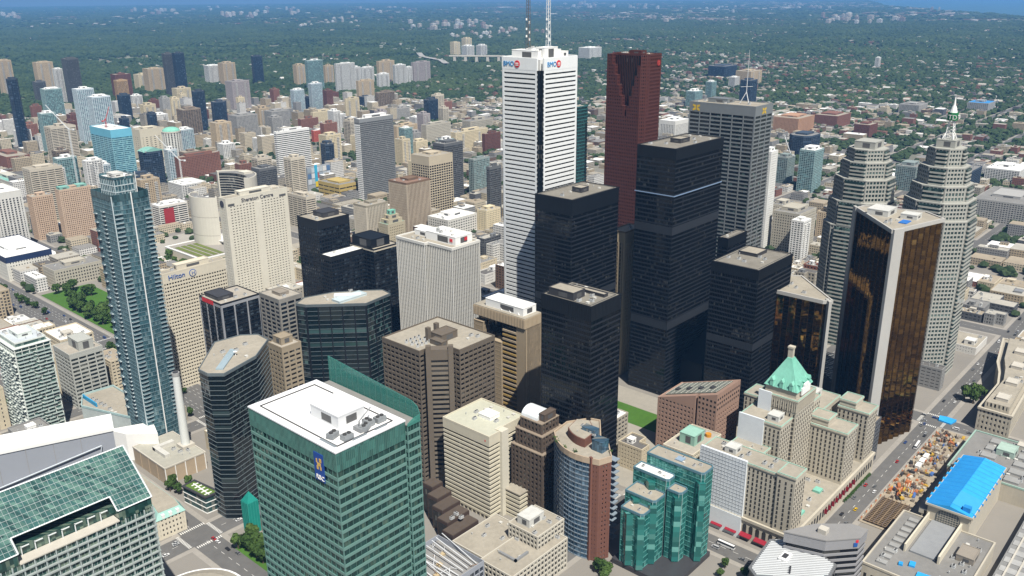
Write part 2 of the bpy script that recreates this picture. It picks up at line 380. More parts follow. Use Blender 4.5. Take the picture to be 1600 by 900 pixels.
def foliage_material(name, c0, c1, scale=.5):
    m, nt, b = nodes(name); oi = N(nt, 'ShaderNodeObjectInfo'); geo = N(nt, 'ShaderNodeNewGeometry')
    no = N(nt, 'ShaderNodeTexNoise'); no.inputs['Scale'].default_value = scale; no.inputs['Detail'].default_value = 4; nt.links.new(geo.outputs['Position'], no.inputs['Vector'])
    n2 = N(nt, 'ShaderNodeTexNoise'); n2.inputs['Scale'].default_value = .0022; n2.inputs['Detail'].default_value = 5; nt.links.new(geo.outputs['Position'], n2.inputs['Vector'])
    f = math_(nt, 'ADD', math_(nt, 'MULTIPLY', oi.outputs['Random'], .55), math_(nt, 'ADD', math_(nt, 'MULTIPLY_ADD', no.outputs[0], .7, -.35), math_(nt, 'MULTIPLY_ADD', n2.outputs[0], 1.6, -.65)))
    nt.links.new(mixc(nt, f, c0, c1), b.inputs['Base Color']); b.inputs['Roughness'].default_value = .75; b.inputs['Specular IOR Level'].default_value = .2
    return m
FOL = foliage_material('foliage_far', (.020,.040,.016), (.058,.088,.032), .05)
FOLN = foliage_material('foliage_near', (.020,.050,.010), (.075,.125,.028), .7)
ROOFS = bpy.data.materials.new('far_roofs'); ROOFS.use_nodes = True
def _roofs():
    nt = ROOFS.node_tree; b = nt.nodes['Principled BSDF']; oi = N(nt, 'ShaderNodeObjectInfo'); cr = N(nt, 'ShaderNodeValToRGB')
    cr.color_ramp.interpolation = 'CONSTANT'; e = cr.color_ramp.elements
    cols = [(.34,.30,.25),(.17,.09,.065),(.24,.22,.20),(.42,.39,.34),(.11,.10,.10),(.21,.11,.08),(.28,.23,.17),(.55,.53,.50),(.16,.145,.13)]
    e[0].color = (*cols[0],1); e[1].position = 1/9; e[1].color = (*cols[1],1)
    for i in range(2, 9): q = e.new(i/9); q.color = (*cols[i],1)
    nt.links.new(oi.outputs['Random'], cr.inputs[0]); nt.links.new(cr.outputs[0], b.inputs['Base Color']); b.inputs['Roughness'].default_value = .9
_roofs()
def scatter(name, pts, scl, rot, protos, label, cat):
    """one object: a sheet of points that carries an instanced prototype on each"""
    me = bpy.data.meshes.new(name); me.vertices.add(len(pts)); me.vertices.foreach_set('co', np.asarray(pts, np.float32).ravel())
    a = me.attributes.new('sc', 'FLOAT_VECTOR', 'POINT'); a.data.foreach_set('vector', np.asarray(scl, np.float32).ravel())
    a = me.attributes.new('rz', 'FLOAT', 'POINT'); a.data.foreach_set('value', np.asarray(rot, np.float32))
    a = me.attributes.new('pk', 'INT', 'POINT'); a.data.foreach_set('value', np.arange(len(pts), dtype=np.int32)*7919 % len(protos))
    c = bpy.data.collections.new(name+'_kinds')
    for p in protos: c.objects.link(p)
    ng = bpy.data.node_groups.new(name, 'GeometryNodeTree')
    ng.interface.new_socket('Geometry', in_out='INPUT', socket_type='NodeSocketGeometry'); ng.interface.new_socket('Geometry', in_out='OUTPUT', socket_type='NodeSocketGeometry')
    gi, go = ng.nodes.new('NodeGroupInput'), ng.nodes.new('NodeGroupOutput')
    ip = ng.nodes.new('GeometryNodeInstanceOnPoints'); ci = ng.nodes.new('GeometryNodeCollectionInfo')
    ci.inputs['Collection'].default_value = c; ci.inputs['Separate Children'].default_value = True; ci.inputs['Reset Children'].default_value = True
    def attr(nm, dt):
        q = ng.nodes.new('GeometryNodeInputNamedAttribute'); q.data_type = dt; q.inputs[0].default_value = nm; return q.outputs['Attribute']
    cx = ng.nodes.new('ShaderNodeCombineXYZ'); ng.links.new(attr('rz','FLOAT'), cx.inputs[2])
    ng.links.new(gi.outputs[0], ip.inputs['Points']); ng.links.new(ci.outputs[0], ip.inputs['Instance']); ip.inputs['Pick Instance'].default_value = True
    ng.links.new(attr('pk','INT'), ip.inputs['Instance Index']); ng.links.new(cx.outputs[0], ip.inputs['Rotation']); ng.links.new(attr('sc','FLOAT_VECTOR'), ip.inputs['Scale'])
    ng.links.new(ip.outputs[0], go.inputs[0])
    o = bpy.data.objects.new(name, me); COL.objects.link(o); o.modifiers.new('scatter', 'NODES').node_group = ng
    return tag(o, label, cat, kind='stuff')
def wedge(nn, d0, d1, a0=14.0, a1=82.0):
    """random ground points in the sector the deck looks over, even per ground area"""
    d = np.sqrt(rng.random(nn)*(d1*d1-d0*d0)+d0*d0); a = np.radians(rng.random(nn)*(a1-a0)+a0)
    return d*np.sin(a), d*np.cos(a), d
def on_land(x, y): return y > np.interp(x, [0,11000,12945,14500,16500,18500,20919,24000,31000,40000], [-9e9,1200,2815,3500,4900,5900,7420,8600,11500,15000])
def near_street(x, y, m=3):
    r_ = np.zeros(len(x), bool)
    for c, hw in EW.values(): r_ |= (np.abs(y-c) < hw+m)&(x < 3600)
    for c, hw in NS.values(): r_ |= (np.abs(x-c) < hw+m)&(y < 3600)
    return r_
OCC = []      # footprints already built on (x0,y0,x1,y1)
def occupied(x, y, m=2):
    r_ = np.zeros(len(x), bool)
    for a, b, c, d in OCC: r_ |= (x > a-m)&(x < c+m)&(y > b-m)&(y < d+m)
    return r_
def rail_land(x, y): return (y < 165)&(x < 1500)

# footprints in metres: south-west corner x, y, size along x, size along y, height
G = {
 'fcp': (575.4, 480.4, 54.6, 48.0, 292.0),
 'bayadel': (817.9, 626.1, 19.8, 21.9, 218.0),
 'scotia': (807.7, 529.5, 32.7, 49.3, 281.0),
 'td': (618.3, 371.2, 78.7, 38.1, 223.0),
 'ccw': (790.3, 389.2, 36.9, 72.7, 239.0),
 'tdn': (554.3, 428.6, 66.6, 40.0, 183.0),
 'tdw': (423.3, 310.4, 33.5, 41.7, 154.0),
 'tds': (610.3, 286.5, 60.8, 41.5, 138.0),
 'ey': (694.6, 358.2, 35.5, 10.3, 133.0),
 'rbcc': (175.6, 249.3, 35.5, 60.7, 178.0),
 'beige': (373.1, 355.3, 39.2, 44.1, 65.0),
 'brownoct': (375.6, 403.8, 56.4, 60.1, 107.0),
 'fin': (486.6, 502.5, 33.3, 65.2, 143.0),
 'blk1': (475.2, 673.1, 37.5, 33.1, 140.0),
 'blk1b': (458.5, 633.2, 38.2, 16.5, 116.0),
 'blk2': (496.1, 617.2, 30.1, 35.3, 118.0),
 'tan1': (465.3, 402.7, 18.2, 53.3, 112.0),
 'hilton': (337.0, 715.5, 62.2, 11.6, 112.0),
 'sheraton': (480.8, 846.8, 78.7, 14.3, 135.0),
 'shangri': (265.5, 625.8, 27.8, 33.6, 214.0),
 'darkred': (346.1, 636.3, 36.9, 35.0, 100.0),
 'greyw': (378.1, 598.8, 23.0, 29.4, 104.0),
 'tanslim': (330.3, 525.9, 17.1, 17.6, 96.0),
 'ccn': (631.4, 427.3, 28.9, 15.5, 140.0),
 'condoL': (209.5, 715.8, 27.6, 40.9, 85.1),
 'greyoff': (259.6, 745.9, 28.8, 33.5, 51.5),
}
MID = [
 (1175.3, 3532.6, 43.9, 28.7, 124.8, 'tanw', 'tan slab tower cut by the picture edge above the far left rooftops'),
 (754.9, 2230.3, 22.5, 14.4, 164.1, 'navy', 'slender dark blue tower at the far left edge of downtown'),
 (1246.3, 3376.2, 56.1, 36.6, 120.7, 'tanw', 'broad tan tower next to the dark grey tower, upper left'),
 (1183.5, 3066.4, 25.9, 16.8, 117.9, 'white', 'narrow white slab squeezed between a tan and a dark grey tower'),
 (1209.3, 3033.9, 43.5, 28.9, 150.3, 'charcoal', 'dark grey windowless-looking tower in the upper left skyline'),
 (1173.7, 3221.3, 35.0, 23.0, 68.6, 'charcoal', 'short dark tower with round cap, upper left'),
 (951.6, 2555.2, 45.6, 30.3, 104.0, 'teal', 'grey-green glass tower below the tan one, upper left'),
 (778.4, 2134.0, 32.5, 21.5, 90.8, 'teal', 'lower blue-green glass block beside the slender dark tower'),
 (894.3, 2204.0, 40.7, 27.1, 131.2, 'paleblue', 'pale blue and white condominium tower, the rear of a pair'),
 (872.5, 2073.3, 42.5, 28.3, 124.0, 'paleblue', 'pale blue and white condominium tower, the front of a pair'),
 (1393.3, 3094.0, 55.8, 37.3, 83.3, 'brickdark', 'dark brown-red tower in the upper left skyline'),
 (1368.8, 3033.5, 37.6, 24.9, 69.0, 'orange', 'small tower outlined in a pale orange frame'),
 (1127.9, 2494.3, 29.7, 19.7, 77.3, 'navy', 'dark glass block under the orange-framed tower'),
 (1263.1, 2706.2, 31.1, 20.8, 49.1, 'white', 'white mid-rise block beside the dark glass block, upper left'),
 (1567.0, 3203.8, 63.5, 42.7, 86.0, 'tanw', 'wide beige slab next to the twin dark towers'),
 (1597.1, 3348.0, 62.0, 41.2, 55.4, 'cream', 'cream apartment block left of the wide beige slab'),
 (1558.1, 3044.5, 32.2, 21.8, 147.6, 'charcoal', 'grey half of the twin dark towers on the skyline'),
 (1581.8, 3014.3, 34.2, 22.8, 149.7, 'navy', 'blue-black half of the twin dark towers on the skyline'),
 (1873.7, 3310.5, 55.5, 37.6, 73.3, 'white', 'white slab with dark stripes behind the teal-roofed block'),
 (1910.4, 3263.0, 55.6, 37.7, 83.2, 'tanw', 'tan tower behind the mauve block, upper left'),
 (1462.3, 2456.7, 60.2, 40.6, 91.3, 'mauve', 'mauve-grey residential block in the upper left'),
 (1430.8, 2377.7, 21.6, 14.4, 51.4, 'cream', 'thin cream tower in front of the mauve block'),
 (1990.2, 3159.4, 43.4, 29.0, 110.3, 'navy', 'isolated dark blue tower in front of the trees'),
 (1183.3, 2177.1, 32.1, 21.7, 104.1, 'navy', 'dark blue tower behind the unfinished brown frame'),
 (1245.6, 2191.8, 38.9, 26.0, 69.0, 'navy', 'stout dark blue block with a curved front'),
 (1104.8, 2102.7, 49.0, 32.9, 69.5, 'brownband', 'brown concrete tower with heavy floor bands'),
 (1055.8, 1863.6, 40.4, 27.4, 62.5, 'tanw', 'beige office block behind the brick apartments'),
 (1153.2, 1932.7, 58.3, 39.5, 62.7, 'greyw', 'wide grey slab behind the white banded tower'),
 (882.2, 1881.1, 56.6, 37.9, 64.9, 'creamblank', 'blank cream block behind the blue-topped tower'),
 (695.4, 1597.8, 39.3, 84.6, 113.5, 'skyblue', 'sky blue glass tower still under cranes behind the tall glass condominium'),
 (720.1, 1937.7, 52.0, 34.3, 83.8, 'creamband', 'cream hotel slab with dark window strips, left'),
 (1451.5, 2784.0, 50.4, 34.0, 50.2, 'cream', 'cream mid-rise in the upper left blocks'),
 (763.2, 2262.1, 32.6, 21.4, 41.2, 'white', 'white mid-rise behind the low teal roofs on the left'),
 (1150.2, 2406.3, 33.7, 22.6, 53.3, 'cream', 'cream mid-rise behind the dark octagonal office'),
 (1110.0, 2267.5, 37.7, 25.1, 42.4, 'white', 'white apartment block left of the unfinished brown frame'),
 (1310.3, 2020.5, 55.0, 37.4, 50.6, 'greyw', 'grey residential slab above the white banded tower'),
 (1321.8, 2097.7, 30.8, 20.8, 51.7, 'tanw', 'tan block in front of the isolated dark blue tower'),
 (498.8, 1454.0, 49.4, 30.7, 88.5, 'creamband', 'cream banded office with a mauve plant room'),
 (397.1, 1311.3, 37.2, 69.2, 88.0, 'whitecol', 'white tower with columns of dark windows at the left edge'),
 (462.2, 1357.7, 29.0, 21.5, 65.3, 'peachw', 'peach hotel block, the smaller of a pair'),
 (483.7, 1310.7, 45.0, 15.7, 78.8, 'peachw', 'peach hotel block with teal caps, the larger of a pair'),
 (357.7, 1182.0, 56.2, 109.5, 30.8, 'navytop', 'low white courthouse-like block with a navy top storey'),
 (384.7, 1103.8, 58.6, 35.2, 23.4, 'stone', 'low grey stone block behind the tall glass condominium'),
 (745.4, 1581.1, 39.0, 35.2, 67.8, 'navy', 'dark navy octagonal office with a teal curved roof'),
 (802.0, 1604.0, 18.4, 17.5, 62.5, 'paleblue', 'pale apartment slab with a white crane before it'),
 (813.5, 1590.1, 88.9, 14.8, 47.6, 'brick', 'long red brick apartment block behind the curved civic towers'),
 (606.7, 1266.0, 46.3, 24.2, 39.4, 'redband', 'low white banded office with a red panel'),
 (740.3, 1446.2, 47.2, 50.3, 25.5, 'white', 'low white-roofed block beside the curved civic towers'),
 (637.3, 1972.3, 45.1, 108.9, 29.5, 'brick', 'low brick block with a dark roof at the left edge'),
 (554.4, 1724.5, 36.5, 112.0, 23.8, 'tealroof', 'low block with a teal roof at the left edge'),
 (2049.9, 2958.9, 39.1, 25.6, 81.0, 'tanw', 'tan tower left of the pale teal tower, middle distance'),
 (1978.3, 2784.0, 69.8, 16.0, 109.8, 'teal', 'pale teal tower rising over its cream neighbours'),
 (2150.7, 2909.8, 40.7, 20.9, 74.5, 'tanw', 'tan tower right of the pale teal tower'),
 (1990.4, 2627.1, 84.7, 11.3, 104.6, 'white', 'white slab, first of the row of white apartment towers'),
 (2069.3, 2667.1, 63.5, 7.6, 84.1, 'white', 'white slab, second of the row of white apartment towers'),
 (2256.5, 2814.2, 62.4, 12.0, 64.9, 'white', 'white slab, third of the row of white apartment towers'),
 (2333.8, 2798.4, 81.4, 15.9, 85.8, 'tanw', 'tall pale slab in the middle of the white apartment row'),
 (2272.9, 2631.2, 55.9, 15.0, 82.3, 'white', 'white slab just right of the middle of the apartment row'),
 (2366.8, 2671.1, 30.7, 11.4, 67.2, 'white', 'narrow white slab near the right end of the apartment row'),
 (2401.9, 2667.4, 90.8, 15.2, 82.5, 'mauve', 'broad mauve-grey slab ending the apartment row on the right'),
 (1887.8, 2375.9, 66.6, 13.6, 65.8, 'tanw', 'tan tower standing before the white apartment row'),
 (2172.0, 2608.5, 50.5, 14.9, 56.8, 'white', 'short white slab before the apartment row'),
 (1773.3, 2140.7, 68.0, 12.3, 53.1, 'brownband', 'brown slab in front of the apartment row'),
 (1538.0, 2243.8, 36.6, 19.6, 73.7, 'paleblue', 'white and teal glass condominium, the left of two'),
 (1607.0, 2251.4, 40.4, 16.3, 86.6, 'paleblue', 'white and teal glass condominium, the right of two'),
 (1730.9, 2349.3, 51.3, 13.6, 40.8, 'brickdark', 'dark brick block beside the white and teal condominiums'),
 (1533.3, 1991.4, 47.7, 5.7, 65.8, 'cream', 'cream slab behind the tall grey office with white edge'),
 (1351.7, 1951.7, 55.4, 14.3, 31.9, 'brick', 'red brick block right of the white banded tower'),
 (1272.1, 1787.2, 46.3, 10.5, 26.7, 'brickred', 'bright red low block right of the white banded tower'),
 (1428.7, 2003.3, 71.3, 11.7, 38.3, 'cream', 'cream apartment block behind the red brick ones'),
 (949.0, 1455.8, 77.2, 8.6, 93.7, 'whiteband', 'white tower with thin dark horizontal strips and a white penthouse'),
 (948.1, 1198.0, 76.6, 13.9, 140.5, 'greyband', 'grey tower with a white banded west edge and white penthouse'),
 (921.5, 997.0, 52.0, 41.7, 102.1, 'creamdeep', 'cream tower of deep dark window pockets under a blank top'),
 (833.5, 952.2, 47.6, 40.1, 80.8, 'finbrown', 'brown-roofed tower of narrow cream vertical fins'),
 (758.6, 955.1, 40.3, 28.8, 59.5, 'fincream', 'lower pale block of narrow cream vertical fins'),
 (1007.8, 1051.4, 44.1, 28.0, 105.3, 'charcoal', 'slim grey tower tucked behind the cream tower'),
 (773.4, 927.4, 32.6, 21.0, 34.0, 'stonegreen', 'old stone office with a green stepped top'),
 (1377.4, 1598.6, 66.2, 16.3, 43.0, 'tanw', 'tan apartment block left of the white marble tower'),
 (1435.2, 1557.5, 82.1, 18.2, 43.2, 'stone', 'grey stone block with a pale roof left of the white marble tower'),
 (1380.5, 1401.7, 105.4, 16.4, 46.3, 'cream', 'cream gridded block left of the white marble tower'),
 (1422.7, 1350.3, 51.3, 9.9, 43.4, 'brickdark', 'brown block against the white marble tower'),
 (1073.9, 1047.9, 40.7, 12.4, 70.4, 'tealbrick', 'teal glass block on a brick base left of the white marble tower'),
 (982.8, 924.3, 26.8, 6.9, 85.8, 'charcoal', 'black block in the shade of the white marble tower'),
 (1412.8, 1894.0, 42.2, 16.5, 42.0, 'white', 'white mid-rise in front of the cream slab'),
 (1295.5, 1441.3, 34.8, 21.1, 32.8, 'cream', 'cream mid-rise under the tan apartment block'),
 (1657.3, 1919.6, 49.0, 22.2, 32.7, 'greyw', 'grey block at the edge of the park trees'),
 (3840.4, 2868.2, 106.9, 74.4, 62.7, 'white', 'distant white slab right of the white marble tower top'),
 (1845.5, 1115.4, 65.0, 45.8, 46.5, 'whitecol', 'white and black striped apartment slab behind the bank towers'),
 (3340.0, 1797.7, 107.2, 75.8, 49.1, 'navy', 'long dark glass slab in the upper right distance'),
 (3103.5, 1558.6, 89.4, 63.3, 56.6, 'tanw', 'tan hospital-like block behind the mast, upper right'),
 (2541.5, 1276.3, 47.7, 34.3, 82.1, 'navy', 'dark tower directly behind the rooftop mast'),
 (3026.4, 1582.8, 35.8, 25.8, 39.7, 'white', 'white block left of the dark tower, upper right'),
 (2382.6, 1376.0, 44.8, 31.9, 55.9, 'teal', 'teal glass block right of the red-brown tower'),
 (2649.3, 1469.1, 32.1, 22.8, 58.7, 'teal', 'thin pale teal tower, upper right of the red-brown tower'),
 (2097.8, 915.5, 93.9, 66.7, 42.8, 'peachbrick', 'long peach brick slab right of the grey banded tower'),
 (1806.2, 760.9, 70.3, 50.2, 49.4, 'navy', 'wide dark glass block right of the grey banded tower'),
 (1499.8, 618.7, 39.2, 28.2, 76.2, 'teal', 'teal glass condominium near the green church spire'),
 (1532.1, 682.2, 32.2, 23.0, 51.8, 'tealbrick', 'glass and brick condominium left of the teal one'),
 (1096.5, 512.0, 20.1, 14.3, 140.4, 'whitegrid', 'slim white gridded tower behind the grey banded tower'),
 (1105.7, 467.9, 54.1, 38.5, 59.4, 'stone', 'tan stone block below the green church spire'),
 (1078.4, 449.9, 23.5, 17.0, 58.0, 'white', 'small white slab right of the slim gridded tower'),
 (1226.5, 476.8, 23.0, 16.5, 37.7, 'tanw', 'tan block at the foot of the church spire'),
 (4177.1, 1469.8, 24.1, 17.4, 51.3, 'white', 'lone white tower in the upper right woods'),
 (1481.0, 266.3, 115.9, 81.3, 34.0, 'greyw', 'long grey block at the right edge behind the stepped spire tower'),
 (1690.4, 407.1, 64.8, 47.4, 37.2, 'navy', 'dark glass block right of the stepped spire tower'),
 (1626.8, 483.2, 49.1, 35.6, 44.3, 'tealbrick', 'glass mid-rise seen between the two stepped towers'),
 (1805.1, 354.8, 79.7, 58.0, 26.4, 'white', 'white mid-rise at the right edge behind the stepped spire tower'),
 (1264.1, 559.3, 33.4, 23.8, 28.7, 'stone', 'grey stone block behind the slim white gridded tower'),
 (2294.4, 895.6, 90.6, 64.7, 30.2, 'brick', 'brick block among the trees, upper right'),
 (2178.8, 768.5, 53.4, 38.5, 31.3, 'brickdark', 'dark brick block with pale roof, upper right'),
 (2711.8, 822.5, 78.5, 56.9, 24.1, 'greyw', 'pale grey block left of the green sign mast'),
 (2834.7, 668.8, 76.9, 56.7, 29.5, 'blueroof', 'low block with a bright blue roof, upper right'),
 (3621.7, 3669.7, 49.2, 33.9, 77.9, 'cream', 'cream tower, left of the far pair by the valley viaduct'),
 (3554.6, 3502.7, 59.7, 41.5, 65.3, 'white', 'white slab by the valley viaduct'),
 (3673.9, 3509.2, 51.7, 36.1, 63.0, 'white', 'white slab right of the viaduct pair'),
 (4174.6, 4121.9, 56.0, 38.7, 64.3, 'cream', 'cream tower behind the viaduct pair'),
 (920.8, 1230.7, 44.3, 61.5, 25.4, 'yellow', 'low yellow shopping hall with a grey roof behind the pale finned blocks'),
 (758.1, 1098.5, 17.8, 48.5, 51.5, 'creamband', 'pale banded office right of the Sheraton hotel'),
 (795.0, 1247.5, 34.1, 43.8, 32.9, 'creamband', 'cream office behind the Sheraton hotel'),
 (836.8, 1346.7, 35.7, 26.4, 52.0, 'charcoal', 'low black block left of the white banded tower'),
 (796.8, 1023.8, 66.1, 31.0, 20.1, 'stone', 'low pale hall in front of the cream finned block'),
 (867.0, 901.5, 61.5, 44.2, 26.5, 'roofy', 'low block with a busy white roof left of the white marble tower'),
 (930.4, 883.1, 31.7, 20.2, 32.1, 'cream', 'low cream block against the white marble tower'),
 (1634.3, 1603.4, 86.1, 30.6, 26.7, 'stone', 'pale low hall among the park trees'),
 (1855.1, 1940.7, 43.6, 33.8, 30.8, 'brick', 'small brick block in the park trees'),
]
for _g in list(G.values())+MID: OCC.append((_g[0],_g[1],_g[0]+_g[2],_g[1]+_g[3]))
